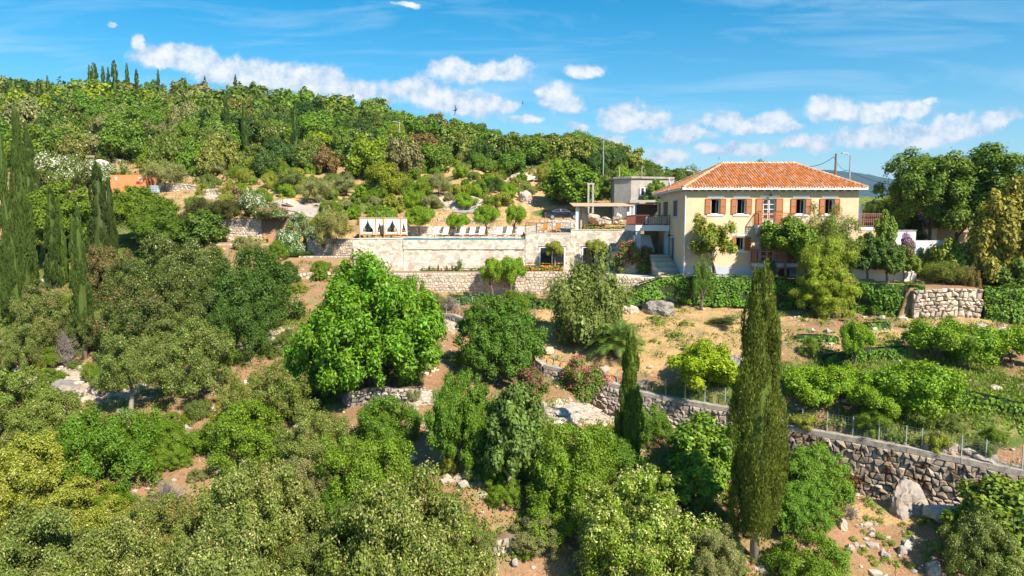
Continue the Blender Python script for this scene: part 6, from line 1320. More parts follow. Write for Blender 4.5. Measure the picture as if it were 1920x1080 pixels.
for k, u, vt, Y, w, c_, lb in [('olew', 560, 398, 82, 44, (.08, .13, .04), 'white flowering shrub at the top of the flower cascade'), ('olew', 588, 425, 80, 46, (.07, .13, .03), 'white flowering shrub beside the slim blossoming tree'), ('lush', 600, 402, 84, 36, LUSH2, 'round green shrub beside the curved ramp'), ('oles', 530, 420, 80.5, 34, (.08, .12, .03), 'salmon flowering shrub low in the flower cascade'), ('lush', 520, 450, 78, 44, LUSH2, 'green shrub right of the lower pale stone wall'),
  ('citrus', 610, 440, 79, 34, LUSH2, 'small green shrub on the ledge left of the pool wall'), ('olive', 420, 425, 79.5, 34, OLI, 'silvery shrub against the upper pale stone wall'), ('olive', 470, 442, 78.8, 40, OLI, 'silvery cushion shrub on the yellow flower bed'), ('lush', 540, 490, 72.5, 46, DK, 'dark shrub left of the pinkish rubble bank wall'), ('lush', 640, 498, 72, 36, LUSH, 'green shrub under the low terrace wall'), ('fig', 600, 500, 71, 30, LUSH2, 'leafy shrub above the pinkish rubble bank wall'), ('oak', 500, 480, 72, 60, DOAK, 'dark oak scrub below the flower cascade'), ('oak', 395, 470, 74, 60, OLG, 'olive oak scrub left of the lower pale stone wall')]:
    T(k, u, vt, Y, w, lb, 'shrub', c_, cb=0, asp=.85, group='shrubs of the terraced garden left of the pool', name='garden_shrub')
for u, vt, Y, w, lb in [(1622, 388, 92, 40, 'leafy tree seen right of the white post on the side terrace'), (1648, 382, 98, 46, 'leafy tree seen above the side terrace railing'), (1676, 378, 104, 44, 'leafy tree below the blue ridge right of the villa'), (1702, 372, 108, 50, 'farther leafy tree below the blue ridge'), (1728, 378, 96, 50, 'leafy tree between the ridge and the tall broadleaf'), (1636, 374, 120, 36, 'distant small tree right of the villa roof'), (1664, 371, 125, 40, 'distant tree at the foot of the blue ridge')]:
    T('big', u, vt, Y, w, lb, 'tree', (.075, .12, .025), cb=0, group='trees seen beyond the side terrace', name='leafy_tree')
# cypresses
cypress(1430, 488, 33.2, 84, 'big dark cypress with a bare pale foot standing before the villa', gE, (.075, .10, .024), big=True, bare=.09, base=1062)
cypress(1182, 608, 40, 44, 'slender green cypress in front of the wire fence', gE, (.07, .115, .025), base=885)
for u, vt, Y, w, b_, lb in [(30, 190, 64, 32, .03, 'tall cypress at the left edge, highest of the left group'), (3, 240, 62, 26, .03, 'cypress cut by the left picture edge'), (22, 388, 57, 30, .05, 'cypress in front of the tallest left edge cypress'), (97, 344, 70, 30, .03, 'twin crowned cypress second from the left edge'), (147, 380, 55.5, 28, .10, 'cypress with a long bare pale trunk on the left slope'), (183, 298, 68, 38, .03, 'broad pale green cypress left of the dark narrow one'), (205, 328, 71, 20, .03, 'dark narrow cypress just right of the broad pale green one'), (52, 225, 90, 26, .03, 'cypress behind the tallest left edge cypress'), (54, 300, 78, 26, .03, 'darker cypress behind the yellow green garden tree')]:
    cypress(u, vt, Y, w, lb, gE, bare=b_, col=(.03, .05, .015) if 'dark narrow' in lb else (.038, .068, .018))
cypress(112, 360, 70.5, 18, 'lower second crown of the twin cypress', gE); cypress(137, 398, 69, 16, 'thin cypress behind the bare trunk cypress', gE)
gF = 'cypresses on the hill'
for u, vt, vb, Y, w, lb in [(170, 120, 172, 245, 7, 'leftmost thin cypress of the skyline row'), (178.5, 116, 176, 240, 14, 'broad second cypress of the skyline row'), (195, 122, 178, 240, 8, 'thin third cypress of the skyline row'), (205, 124, 178, 240, 8, 'dark thin fourth cypress of the skyline row'), (216.5, 111, 180, 236, 13, 'tallest broad cypress of the skyline row'), (240, 117, 165, 240, 7, 'slim cypress right of the skyline row'), (258, 128, 160, 240, 7, 'short cypress further right of the skyline row'), (298.5, 128, 162, 236, 5, 'single thin cypress on the skyline right of the row'), (350, 145, 168, 232, 6, 'small cypress on the falling skyline'), (386, 141, 160, 240, 4, 'tiny cypress tip on the skyline'), (443, 138, 162, 240, 5, 'thin cypress tip far along the skyline'), (92, 140, 182, 230, 7, 'thin cypress near the left end of the skyline'), (52, 148, 182, 220, 14, 'dark broad cypress near the left edge below the skyline'), (76, 147, 178, 225, 10, 'dark cypress between the two left skyline cypresses'), (425, 172, 250, 150, 12, 'thin cypress in the middle of the hill woods'), (387, 200, 252, 148, 16, 'broad cypress in the hill woods left of the thin one'), (459, 186, 290, 138, 12, 'long thin cypress in the hill woods above the pine'), (554, 192, 318, 122, 15, 'tall narrow cypress standing alone above the orchard')]:
    cypress(u, vt, Y, w, lb, gF, vb=vb, far=Y > 200, col=(.035, .07, .018))
# palm
def palm(u, vb, Y, r_px, label):
    x = XX(u, Y, vb); z = ground(x, Y); root = empty('palm_tree', (x, Y, z), label, 'palm'); s = r_px / F * Y; rg = random.Random(4); th = .75
    mb = MB(); mb.tube([(0, 0, -.2), (0, 0, th * .5), (0, 0, th)], [.34, .30, .36], 9); linkmesh('trunk', mb.mesh('trunk', BARK, smooth=True), root)
    m = MB()
    for i in range(48):
        a = i * 2.39996; t = i / 47; el = math.radians(86 - 84 * t ** .8 + rg.uniform(-6, 6)); L = s * rg.uniform(.95, 1.2) * (1.05 if el > .8 else 1); d = Vector((math.cos(a), math.sin(a), 0)); pts = []; p = Vector((0, 0, th)); e_ = el
        for k in range(11): pts.append(p.copy()); p = p + (d * math.cos(e_) + Vector((0, 0, math.sin(e_)))) * L / 10; e_ -= .028 * (k + 1) * (1.3 - t * .5)
        fr = MB(); fr.tube(pts, [.03] * 6 + [.015] * 5, 3, False); side = Vector((-math.sin(a), math.cos(a), 0))
        for k in range(1, 11):
            for h in (0, .5):
                if k + h > 10: continue
                q = pts[k] if not h else (pts[k] + pts[min(10, k + 1)]) / 2; tg = (pts[k] - pts[k - 1]).normalized(); ll = .36 * s * math.sin(math.pi * (k + h) / 11.5) + .05
                for sg in (-1, 1):
                    tipp = q + side * sg * ll * .75 + tg * ll * .65 + Vector((0, 0, .12 * ll)); fr.face([q - tg * .05, q + tg * .05, tipp])
        linkmesh('frond', fr.mesh('frond', LEAF), root, color=(.085, .15, .05))
palm(1156, 690, 49.3, 54, 'short date palm with long arching fronds left of the slender cypress')
# grey dead bush
def twiggy(u, v0, Y, w, h, label, m=DEADM, n_=90):
    x = XX(u, Y, v0); z = ground(x, Y); s = h / F * Y; ww = w / F * Y / 2; o = empty('dead_bush', (x, Y, z), label, 'bush'); mb = MB(); rg = random.Random(int(u))
    for i in range(n_):
        a = rg.uniform(0, 6.28); r = ww * rg.random() ** .5; el = rg.uniform(.15, 1.5); e = Vector((math.cos(a) * ww * math.cos(el), math.sin(a) * ww * .8 * math.cos(el), s * math.sin(el))) * rg.uniform(.75, 1); md = e * .5 + Vector((rg.uniform(-.2, .2), 0, s * .12)); mb.tube([(0, 0, 0), md, e], [.03, .018, .008], 3, False)
        for k in range(3): q = md.lerp(e, rg.uniform(.2, .9)); mb.tube([q, q + Vector((rg.uniform(-.5, .5), rg.uniform(-.4, .4), rg.uniform(.1, .5)))], [.014, .006], 3, False)
    linkmesh('twigs', mb.mesh('twigs', m), o)
twiggy(120, 610, 54.5, 46, 72, 'bare grey dead bush beside the narrow cypress at left', n_=110); twiggy(312, 905, 35, 60, 50, 'grey fallen dead branches in the dark hollow at lower left'); twiggy(845, 565, 58, 36, 24, 'dry grey shrub at the left end of the ivy bank', n_=60); twiggy(1600, 880, 34.6, 26, 26, 'bare pale twigs in the green shrub by the big cypress', n_=20)
# ------------------------------------------------------------------ ivy hedges and leaf banks
def hedge(name, label, pts, thick=.5, dens=130, ls=(.12, .24), col=(.06, .14, .012), cat='hedge', bulge=.6, tipm=None, tip=0, group='ivy hedges and banks', lean=0.0):
    """pts: list of (x, y, ztop, zbase)"""
    r = np.random.default_rng(len(name) + int(abs(pts[0][0]) * 10)); org = Vector((pts[0][0], pts[0][1], pts[0][3])); root = empty(name, org, label, cat, group); P_, N_ = [], []
    bk = MB()
    for a, b2 in zip(pts, pts[1:]):
        A = np.array(a[:2]); B = np.array(b2[:2]); L = np.linalg.norm(B - A); d = (B - A) / L; nn = np.array([d[1], -d[0]]); h = (a[2] - a[3] + b2[2] - b2[3]) / 2; k = int(L * (h + thick) * dens); t = r.random(k); f = r.random(k) * (h + thick)
        zt = a[2] + (b2[2] - a[2]) * t; zb = a[3] + (b2[3] - a[3]) * t; hh = zt - zb; front = f < hh
        bmp = np.array([mn.noise(Vector((tt * L * .8 + a[0], ff * .9, 2.2))) for tt, ff in zip(t, f)]) * bulge + .22
        z = np.where(front, zb + f, zt + bmp * .5 + .08); o = np.where(front, bmp + lean * (1 - f / np.maximum(hh, .1)), -(f - hh) + .1)
        p = A[None] + d[None] * (t * L)[:, None] + nn[None] * (o + r.normal(size=k) * .06)[:, None]
        P_.append(np.column_stack([p, z]) - np.array(org)); nrm = np.where(front[:, None], np.append(nn, .45)[None], np.array([0, 0, 1.0])[None]) + r.normal(size=(k, 3)) * .45; N_.append(nrm)
        q = [(*(A + nn * .08 + nn * lean * .9), b2[3] * 0 + a[3]), (*(B + nn * .08 + nn * lean * .9), b2[3]), (*(B - nn * thick), b2[3]), (*(A - nn * thick), a[3])]; q2 = [(*(A + nn * .08), a[2]), (*(B + nn * .08), b2[2]), (*(B - nn * thick), b2[2]), (*(A - nn * thick), a[2])]
        bk.hexa([(x, y, z - .3) for x, y, z in q] + q2)
    p = np.concatenate(P_); nrm = np.concatenate(N_); nrm /= np.linalg.norm(nrm, axis=1)[:, None]; nl = len(p); t = r.normal(size=(nl, 3)); t[:, 2] -= .3; t -= (t * nrm).sum(1)[:, None] * nrm; t /= np.linalg.norm(t, axis=1)[:, None]; s = np.cross(nrm, t); L = r.uniform(*ls, nl)[:, None]
    v = np.stack([p - t * L * .5, p + s * L * .4, p + t * L * .5, p - s * L * .4], 1).reshape(-1, 3); mi = (r.random(nl) < tip).astype(int)
    o = linkmesh('leaves', npmesh('leaves', v, np.arange(nl * 4).reshape(-1, 4), [LEAF] + ([tipm] if tipm else []), mi), root, color=col); tag(o, kind='stuff')
    bk.build('bank_core', mat('hedge_core', (.03, .045, .015), 1, .3, 3), root)
def hp(*q): return [(P(u, vt, Y).x, Y, P(u, vt, Y).z, P(u, vb, Y).z) for u, vt, vb, Y in q]
hedge('ivy_hedge', 'long dark green ivy hedge along the foot of the villa', hp((1242, 521, 548, 57.2), (1300, 518, 572, 57.1), (1400, 520, 573, 57.1), (1500, 524, 585, 57.0), (1610, 530, 592, 56.8)))
hedge('ivy_hedge', 'sloping ivy bank left of the villa hedge above the rock outcrop', hp((1172, 560, 572, 56.2), (1200, 536, 562, 56.8), (1245, 520, 556, 57.2)), lean=.5)
hedge('ivy_hedge', 'ivy curtain below the white wall left of the pale dry stone wall', hp((1600, 532, 588, 56), (1660, 533, 600, 54.5), (1735, 536, 592, 53.2)), lean=.4)
hedge('ivy_hedge', 'ivy bank right of the pale dry stone wall', hp((1846, 540, 600, 53), (1890, 540, 604, 52.4), (1980, 540, 610, 51.8)), lean=.5, col=(.075, .15, .012))
hedge('ivy_bank', 'ivy strip on the low terrace edge under the ivy curtain', hp((1625, 606, 620, 50.8), (1668, 604, 618, 50.9)), lean=.4)
hedge('ivy_bank', 'green creeper bank below the dry terrace left of the citrus', hp((1495, 628, 645, 48.4), (1535, 628, 648, 48), (1572, 632, 646, 47.8)), lean=.5, dens=80)
hedge('ivy_bank', 'creeper bank behind the small citrus trunk', hp((1545, 668, 695, 45.2), (1620, 655, 698, 45.0), (1700, 650, 690, 45.2)), lean=.6)
hedge('ivy_bank', 'long bright ivy slope at the right below the citrus terrace', hp((1600, 720, 760, 41.6), (1700, 722, 785, 41.0), (1800, 730, 800, 40.0), (1900, 755, 812, 38.6), (2050, 770, 830, 37.6)), lean=1.1, col=(.085, .16, .012))
hedge('ivy_bank', 'shaded ivy ledge below the left part of the tall pale wall', hp((840, 553, 572, 62.3), (900, 556, 575, 62), (1045, 562, 592, 61)), lean=.2, col=(.05, .11, .015), dens=90)
hedge('flower_bed', 'orange flowering bed at the foot of the dark window', hp((985, 498, 508, 70.9), (1056, 498, 508, 70.9)), lean=.1, tipm=ORAN, tip=.3, bulge=.2, cat='flower bed', col=(.10, .13, .03), group='flower beds')
hedge('flower_bed', 'orange flower planter along the terrace edge under the pergola', hp((1092, 424.5, 430, 74.7), (1172, 424.5, 430, 74.7)), lean=0, tipm=ORAN, tip=.3, bulge=.2, cat='flower bed', col=(.08, .12, .03), group='flower beds')
hedge('flower_bed', 'yellow ochre dry flower bed on the lower pale stone wall', hp((440, 446, 456, 78.9), (500, 448, 456, 78.9)), lean=.2, tipm=YTIP, tip=.35, bulge=.3, cat='flower bed', col=(.22, .16, .05), group='flower beds')
hedge('grass_strip', 'thin green planting strip at the foot of the pool wall', hp((790, 507, 511, 73.6), (905, 507, 511, 73.6), (985, 508, 511, 73.6)), lean=.0, bulge=.1, cat='planting', col=(.07, .12, .02), group='flower beds', dens=60)
# wisps climbing the pool wall
for u, h in ((862, 24), (805, 12), (822, 14), (838, 12), (848, 14)):
    T('feather', u, 510 - h, 73.4, 12 if h > 20 else 5, {862: 'young leafy plant growing up the pool wall', 805: 'first dry stalk left on the pool wall', 822: 'second dry stalk on the pool wall', 838: 'third dry stalk on the pool wall', 848: 'dry stalk nearest the young plant on the pool wall'}[u], 'plant', (.08, .13, .03) if h > 20 else (.12, .08, .05), cb=.1, name='climbing_plant', group='plants along the pool wall', tr=.03)
# ------------------------------------------------------------------ wooded hill
def hill_label(nm, r, h, pu, pv, zone):
    sz_ = 'small' if r < 2.5 else 'medium sized' if r < 3.0 else 'broad'
    marks = [(45, 'above the left edge cypresses'), (130, 'above the white flowering bank'), (215, 'under the skyline cypress row'), (300, 'above the orange container'), (400, 'left of the two mid hill cypresses'), (500, 'beside the long thin mid hill cypress'), (600, 'around the tall narrow lone cypress'), (700, 'left of the hill street lamp'), (800, 'right of the hill street lamp'), (900, 'under the falling ridge line'), (1010, 'above the dry upper orchard'), (1100, 'above the parked car'), (1200, 'behind the grey stone house'), (1400, 'behind the left roof slope'), (9999, 'beyond the right side of the villa')]
    place = next(t for m, t in marks if pu < m)
    return f'{sz_} {nm} tree on the {zone} hillside {place}'
rg = random.Random(99); sky_t = [(-300, 150), (0, 142), (60, 152), (110, 158), (160, 152), (230, 146), (300, 150), (360, 150), (420, 160), (480, 158), (560, 170), (640, 176), (720, 186), (800, 216), (850, 232), (900, 240), (935, 258), (990, 262), (1040, 262), (1090, 254), (1140, 260), (1180, 286), (1210, 312), (1300, 326), (1330, 372), (1620, 378), (1700, 372), (2300, 380)]
spots = []; tries = 0
while len(spots) < 590 and tries < 60000:
    tries += 1; u = rg.uniform(-120, 1330) if rg.random() < .93 else rg.uniform(1330, 2000); Y = 104 * (300 / 104) ** rg.random(); x = XX(u, Y, 250)
    if u > 830 and Y > 190: continue
    if Y < 106 and (u > 780 or u < 240): continue
    z = ground(x, Y); pu, pv = proj(x, Y, z)
    if 60 < pu < 260 and pv > 268 and Y < 118: continue
    if Y < 116 and 480 < pu < 1040 and pv > (336 if pu < 830 else 316): continue
    if pv > (335 if u < 1330 else 460): continue
    if any(abs(pu - cu) < 13 and cY - 30 < Y < cY + 2 for cu, cY in ((425, 150), (387, 148), (459, 138), (554, 122))): continue
    r = rg.choice((rg.uniform(1.3, 2.4), rg.uniform(2.2, 3.4), rg.uniform(3, 4.6))) * (1 if Y > 140 else .9)
    if any((x - a) ** 2 + (Y - b2) ** 2 < ((r + c_) * .56) ** 2 for a, b2, c_ in spots): continue
    spots.append((x, Y, r))
spots.sort(key=lambda q: q[1]); rest = {}; 
pal = [((.075, .115, .025), 'olive green', 'far', 34), ((.075, .14, .018), 'fresh green', 'far2', 32), ((.11, .135, .04), 'pale olive', 'far', 12), ((.12, .17, .012), 'yellow green', 'far2', 16), ((.035, .075, .018), 'dark green', 'far2', 12), ((.13, .14, .09), 'silvery', 'far', 6), ((.13, .09, .05), 'brownish', 'far', 2)]
for i, (x, Y, r) in enumerate(spots):
    z = ground(x, Y); c_, nm, kd, _ = rg.choices(pal, [q[3] for q in pal])[0]; me = KINDS[kd][rg.randrange(len(KINDS[kd]))]; lo, hi = me['lo'], me['hi']
    pu, pv = proj(x, Y, z)
    h = r * rg.uniform(1.3, 2.0) * (1.0 if Y < 200 else .8); zone = 'upper' if Y > 185 else 'middle' if Y > 140 else 'lower'; side = 'left' if pu < 330 else 'central' if pu < 760 else 'right hand'
    # keep crowns under the photographed skyline
    sv = float(np.interp(pu, [q[0] for q in sky_t], [q[1] for q in sky_t]))
    zmax = P(pu, sv + rg.uniform(-5, 4), Y).z
    if z + h > zmax: h = zmax - z
    if h < 1.0: 
        if h < .2: continue
        h = 1.0
    name = 'hillside_tree'
    if i >= 285:
        rest.setdefault(nm, [c_, []])[1].append((x, Y, z, r, h)); continue
    root = empty(name, (x, Y, z), hill_label(nm, r, h, pu, pv, zone), 'tree', 'trees and bushes of the wooded hill')
    k = random.uniform(.85, 1.2); cc_ = tuple(v * k * random.uniform(.92, 1.08) for v in c_)
    linkmesh('crown', me, root, (0, 0, -lo[2] * h / (hi[2] - lo[2]) * .0 + h * .45), (0, 0, rg.uniform(0, 6.28)), (r / 2.6, r / 2.6, h / (hi[2] - lo[2]) * 1.05), cc_)
rr0 = np.random.default_rng(77)
for nm, (c_, L_) in rest.items():
    vs = []
    for (x, Y, z, r, h) in L_:
        nl = 620; d = rr0.normal(size=(nl, 3)); d /= np.linalg.norm(d, axis=1)[:, None]; d[:, 2] = np.abs(d[:, 2]) * 1.1 - .1
        lump = 1 + .22 * np.sin(d[:, 0] * 5 + x) * np.cos(d[:, 1] * 5 + Y) + .12 * np.sin(d[:, 2] * 9 + d[:, 0] * 7 + r * 9)
        p = d * lump[:, None] * np.array([r, r, h]) * (1 - .22 * rr0.random((nl, 1))) + np.array([x, Y, z]); nrm = d + rr0.normal(size=(nl, 3)) * .5; nrm /= np.linalg.norm(nrm, axis=1)[:, None]
        t = rr0.normal(size=(nl, 3)); t -= (t * nrm).sum(1)[:, None] * nrm; t /= np.linalg.norm(t, axis=1)[:, None]; s = np.cross(nrm, t); L = rr0.uniform(.55, 1.0, nl)[:, None] * r / 2.8
        vs.append(np.stack([p - t * L * .5, p + s * L * .35, p + t * L * .5, p - s * L * .35], 1).reshape(-1, 3))
    v = np.concatenate(vs); o = linkmesh('far_woodland', npmesh('far_woodland', v, np.arange(len(v)).reshape(-1, 4), [LEAF]), color=c_); tag(o, f'{nm} tree crowns of the far wood on the upper hill', None, None, 'stuff')
print('hill trees', len(spots))
# low scrub that nobody could count, covering the hill between the crowns
def scatter(name, kind, label, pts, ls, asp, mats, up, seed, col=(1, 1, 1), cat=None, per=1, spread=.3, hgt=.3, tip=0):
    r = np.random.default_rng(seed); p = np.repeat(np.array(pts), per, axis=0); nl = len(p); p[:, :2] += r.normal(size=(nl, 2)) * spread; p[:, 2] += r.random(nl) * hgt
    t = r.normal(size=(nl, 3)) * (1 - up) + np.array([0, 0, up]); t /= np.linalg.norm(t, axis=1)[:, None]; nrm = r.normal(size=(nl, 3)); s = np.cross(t, nrm); s /= np.linalg.norm(s, axis=1)[:, None]; L = r.uniform(*ls, nl)[:, None]
    v = np.stack([p - t * L * .2, p + s * L * asp * .5 + t * L * .2, p + t * L * .8, p - s * L * asp * .5 + t * L * .2], 1).reshape(-1, 3)
    o = linkmesh(name, npmesh(name, v, np.arange(nl * 4).reshape(-1, 4), mats, (r.random(nl) < tip).astype(int) if len(mats) > 1 else None), color=col); tag(o, label, cat, None, 'stuff'); return o
def gpts(n_, fn, seed):
    rg = random.Random(seed); out = []; k = 0
    while len(out) < n_ and k < n_ * 40:
        k += 1; q = fn(rg)
        if q: out.append(q)
    return out
def hillp(rg):
    u = rg.uniform(-200, 1400); Y = 106 * (280 / 106) ** rg.random(); x = XX(u, Y, 250); z = ground(x, Y); pu, pv = proj(x, Y, z)
    if Y < 118 and 480 < pu < 1040 and pv > 300: return None
    return (x, Y, z)
scatter('undergrowth', 'g', 'dark green scrub covering the wooded hill between the crowns', gpts(9000, hillp, 5), (.35, .8), .6, [LEAF], .35, 5, (.07, .10, .025), per=5, spread=.5, hgt=.9)
def zone_at(u, v):
    best = {}
    for k, cu, cv, ru, rv in ZN:
        w = 1.25 - math.hypot((u - cu) / ru, (v - cv) / rv)
        if w > 0: best[k] = max(best.get(k, 0), w)
    return best
def slopep(rg, want, thr, dens=1.0):
    u = rg.uniform(-60, 1990); Y = 27 * (100 / 27) ** rg.random(); x = XX(u, Y, 700); z = ground(x, Y); pu, pv = proj(x, Y, z)
    if not (0 < pv < 1130 and -50 < pu < 1970): return None
    for (x0, x1, y0, y1, zp) in PADS:
        if x0 - .5 < x < x1 + .5 and y0 - .8 < Y < y1 + .5: return None
    b_ = zone_at(pu, pv); n1 = mn.fractal(Vector((x * .35, Y * .35, 7)), 1, 2, 4)
    return (x, Y, z) if want(b_, n1, pu, pv, Y) else None
grass = gpts(19000, lambda rg: slopep(rg, lambda b, n1, u, v, Y: b.get('g', 0) > .15 and n1 > -.35, 0), 11)
scatter('grass', 'g', 'green grass growing on the terraces and slope', grass, (.18, .42), .14, [LEAF], .75, 12, (.12, .17, .03), per=2, spread=.12, hgt=.05)
dryg = gpts(26000, lambda rg: slopep(rg, lambda b, n1, u, v, Y: (b.get('d', 0) > .2 or n1 < -.1) and b.get('g', 0) < .3, 0), 13)
scatter('dry_grass', 'g', 'straw coloured mown grass on the field below the villa', dryg, (.12, .30), .10, [leafmat('straw', (.52, .34, .15), .2, .03, .35, .02)], .35, 14, per=2, spread=.15, hgt=.02)
weeds = gpts(6500, lambda rg: slopep(rg, lambda b, n1, u, v, Y: n1 > (-.02 if not b.get('d') else .08) and not b.get('r', 0) > .5 and Y < 110 and not (u > 1540 and v > 930) and not (780 < u < 880 and 590 < v < 790), 0), 15)
scatter('low_weeds', 'g', 'low green weeds and ground cover dotted over the red slope', weeds, (.10, .22), .5, [LEAF], .4, 16, (.085, .14, .03), per=18, spread=.22, hgt=.28)
MARKS = [(25, 600, 'by the left edge cypresses'), (150, 640, 'by the bare trunk cypress'), (215, 740, 'by the leaning pale trunk'), (365, 700, 'by the dark round oak'), (340, 825, 'by the small stone heap wall'), (475, 560, 'by the very dark domed tree'), (460, 820, 'by the fresh green domed bush'), (198, 850, 'by the dark shaded hollow'), (60, 900, 'by the yellow olive oak'), (215, 1040, 'by the bottom left beige oak'), (480, 950, 'by the beige tipped oak'), (680, 620, 'by the huge walnut tree'), (715, 750, 'by the collapsed rubble wall'), (690, 880, 'by the olive green domed bush'), (760, 990, 'by the broad beige oak'), (865, 790, 'by the slim pale trunk'), (960, 840, 'by the blue green young tree'), (933, 640, 'by the dense dark green tree'), (1060, 840, 'by the dense bush mass'), (1182, 800, 'by the slender cypress'), (1195, 980, 'by the yellow flowered laurel'), (1325, 860, 'by the bright leafy tree'), (1430, 1000, 'at the foot of the big cypress'), (1525, 920, 'by the dense leafy green tree'), (1890, 980, 'by the tall right edge shrub'), (1700, 850, 'along the mossy wall'), (1725, 740, 'by the largest citrus'), (1604, 680, 'by the small straight citrus'), (1850, 660, 'by the right edge citrus'),
  (400, 365, 'by the dark clipped shrubs'), (480, 375, 'by the white flowering climber'), (560, 385, 'along the curved ramp'), (547, 345, 'by the dark grey green olive'), (610, 355, 'by the silver olives'), (722, 350, 'by the tall mustard green tree'), (700, 400, 'behind the daybeds'), (790, 395, 'by the citrus near the daybeds'), (822, 345, 'by the silver olive right of centre'), (870, 385, 'on the pale rock slope'), (925, 350, 'by the dark orchard bush'), (960, 390, 'by the last lounger citrus'), (1010, 370, 'left of the parked car'), (640, 470, 'left of the pool wall'), (450, 460, 'by the pale stone garden walls')]
def near_mark(u, v): return min(MARKS, key=lambda m: (m[0] - u) ** 2 + (m[1] - v) ** 2)[2]
# small scrub bushes between the larger ones
rs = random.Random(41); cnt = 0; sp_ = []
while cnt < 170:
    u = rs.uniform(-40, 1960); Y = 27 * (84 / 27) ** rs.random(); x = XX(u, Y, 700); z = ground(x, Y); pu, pv = proj(x, Y, z); b_ = zone_at(pu, pv)
    if pv > 1120 or (pu > 1540 and pv > 925) or (780 < pu < 900 and 585 < pv < 800) or b_.get('d', 0) > .1 or (pu > 1040 and pv < 790) or any(x0 - 1 < x < x1 + 1 and y0 - 1.2 < Y < y1 + 1 for x0, x1, y0, y1, zp in PADS): continue
    if (880 < pu < 960 and pv > 960) or (150 < pu < 240 and 690 < pv < 790): continue
    if any((x - q[0]) ** 2 + (Y - q[1]) ** 2 < 1.7 for q in sp_): continue
    sp_.append((x, Y)); cnt += 1; w = rs.uniform(.8, 2.2); k = rs.choice(['lush', 'oak', 'olive', 'lush', 'citrus']); me = KINDS[k][0]; lo, hi = me['lo'], me['hi']; sx = w / (hi[0] - lo[0]); sz = w * rs.uniform(.5, .8) / (hi[2] - lo[2])
    side = 'left' if pu < 480 else 'middle' if pu < 1040 else 'right hand'; hgt_ = 'lower' if pv > 860 else 'middle' if pv > 660 else 'upper'; cn_, cl_ = rs.choice([('fresh green', LUSH2), ('olive green', OLG), ('grey green', GRY), ('yellow green', YG)])
    root = empty('low_shrub', (x, Y, z - .05), f"{'tiny' if w < 1.25 else 'small' if w < 1.75 else 'wider'} {cn_} scrub bush, {hgt_} slope, {near_mark(pu, pv)}", 'shrub', 'small scrub bushes between the larger trees')
    linkmesh('crown', me, root, (0, 0, -lo[2] * sz * .75), (0, 0, rs.uniform(0, 6)), (sx, sx, sz), cl_)
cnt = 0; tr_ = 0
while cnt < 125 and tr_ < 20000:
    tr_ += 1; u = rs.uniform(360, 1060); Y = rs.uniform(79, 122); x = XX(u, Y, 380); z = ground(x, Y); pu, pv = proj(x, Y, z)
    if not 306 < pv < 412 or any(x0 - 1 < x < x1 + 1 and y0 - 1.2 < Y < y1 + 1 for x0, x1, y0, y1, zp in PADS) or abs(Y - 94) < 2.6 and pu > 840 or (500 < pu < 640 and 86 < Y < 96): continue
    if any((x - q[0]) ** 2 + (Y - q[1]) ** 2 < 4 for q in sp_): continue
    sp_.append((x, Y)); cnt += 1; w = rs.uniform(1.3, 3.4); k = rs.choice(['lush', 'oak', 'olive', 'citrus', 'citrus', 'fig']); me = KINDS[k][0]; lo, hi = me['lo'], me['hi']; sx = w / (hi[0] - lo[0]); sz = w * rs.uniform(.6, .9) / (hi[2] - lo[2])
    side = 'left' if pu < 560 else 'middle' if pu < 800 else 'right hand'; cn_, cl_ = rs.choice([('fresh green', LUSH2), ('olive green', OLG), ('grey green', OLI), ('yellow green', YG), ('bright green', CIT)])
    root = empty('orchard_bush', (x, Y, z - .05), f"{'small' if w < 2 else 'medium' if w < 2.7 else 'large'} {cn_} orchard bush {near_mark(pu, pv)}", 'shrub', 'bushes in the orchard above the pool')
    linkmesh('crown', me, root, (0, 0, -lo[2] * sz * .8), (0, 0, rs.uniform(0, 6)), (sx, sx, sz), cl_)
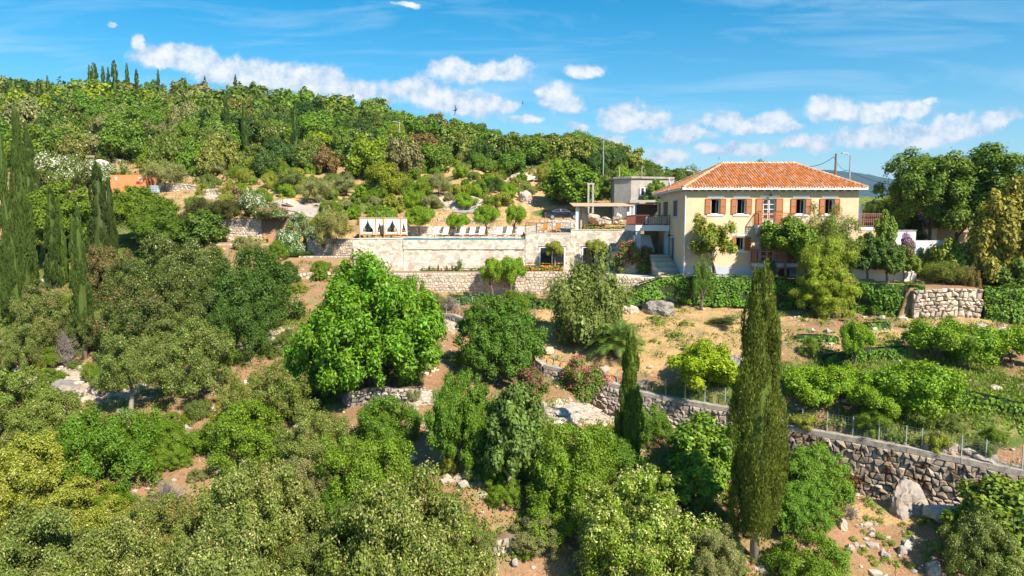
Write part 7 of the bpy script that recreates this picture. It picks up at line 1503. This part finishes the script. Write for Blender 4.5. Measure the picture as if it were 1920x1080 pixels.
# loose rubble and pebbles
st = gpts(4200, lambda rg: slopep(rg, lambda b, n1, u, v, Y: (b.get('r', 0) > .1 or rg.random() < .09) and not (b.get('g', 0) > .6) and not (b.get('d', 0) > .5 and rg.random() < .85), 0), 17)
r = np.random.default_rng(18); iv, jf = ICO; nv = len(iv); sz_ = r.uniform(.04, .17, len(st)) * np.where(r.random(len(st)) < .18, r.uniform(1.6, 3.0, len(st)), 1); ce_ = np.array(st) + np.array([0, 0, .03])
v = (ce_[:, None, :] + iv[None] * sz_[:, None, None] * r.uniform(.55, 1.25, (len(st), nv, 1)) * np.array([1.1, 1, .7])).reshape(-1, 3); f = (jf[None] + (np.arange(len(st)) * nv)[:, None, None]).reshape(-1, 3)
tag(linkmesh('rubble', npmesh('rubble', v, f, [LIMEJ])), 'loose pale stones scattered over the red earth slope', None, None, 'stuff')
# herb tufts on the red slope at lower right and elsewhere
TUFT = crown_mesh('herb_tuft_leaves', 401, (.5, .5, .35), 9, (.14, .26), 420, (.10, .2), .3, up=.7, core=0, shell=.8)
for i, (u, v, w) in enumerate([(1625, 940, 30), (1640, 955, 34), (1632, 972, 24), (1652, 975, 20), (1645, 1005, 30), (1665, 1018, 28), (1700, 1000, 26), (1745, 992, 44), (1785, 985, 40), (1770, 1000, 30), (1760, 1030, 50), (1790, 1040, 30), (1615, 1035, 26), (1635, 1055, 30), (1670, 1060, 36), (1710, 1060, 26), (1600, 1010, 22), (1800, 1000, 30), (1690, 985, 18), (1735, 1050, 30), (1622, 998, 20), (1590, 960, 22), (818, 680, 30), (835, 665, 20), (700, 720, 24), (755, 715, 22), (810, 652, 22), (600, 760, 40), (570, 770, 26), (1010, 745, 20), (1170, 742, 16), (1150, 605, 30), (1230, 600, 40), (1290, 606, 30), (1110, 620, 30), (1200, 640, 30), (1262, 628, 30), (1330, 602, 26), (1440, 600, 26), (1230, 640, 24), (1085, 600, 24), (1290, 652, 26), (1690, 610, 24), (1770, 595, 30), (420, 640, 30), (300, 662, 34)]):
    Y = vY(u, v + 4); x = XX(u, Y, v); s = w / F * Y / 1.0; o = linkmesh('herb_tuft', TUFT, None, (x, Y, ground(x, Y) + .05 * s), (0, 0, i), (s, s, s * .75), (.12, .18, .04)); tag(o, f"{'wide' if w > 32 else 'medium' if w > 24 else 'tiny'} green herb tuft {'under' if v < 980 else 'well below' if v < 1030 else 'far below'} {'the left half of' if u < 1680 else 'the right half of'} the mossy wall" if u > 1560 and v > 900 else f"{'wide' if w > 28 else 'small'} green herb tuft {near_mark(u, v)}" if u < 1020 or v > 680 else f"{'wide' if w > 28 else 'small'} green herb tuft on the dry field {'left' if u < 1180 else 'middle' if u < 1280 else 'right'} part {'near the ivy' if v < 610 else 'lower down'}", 'plant', 'herb tufts on the bare slope')
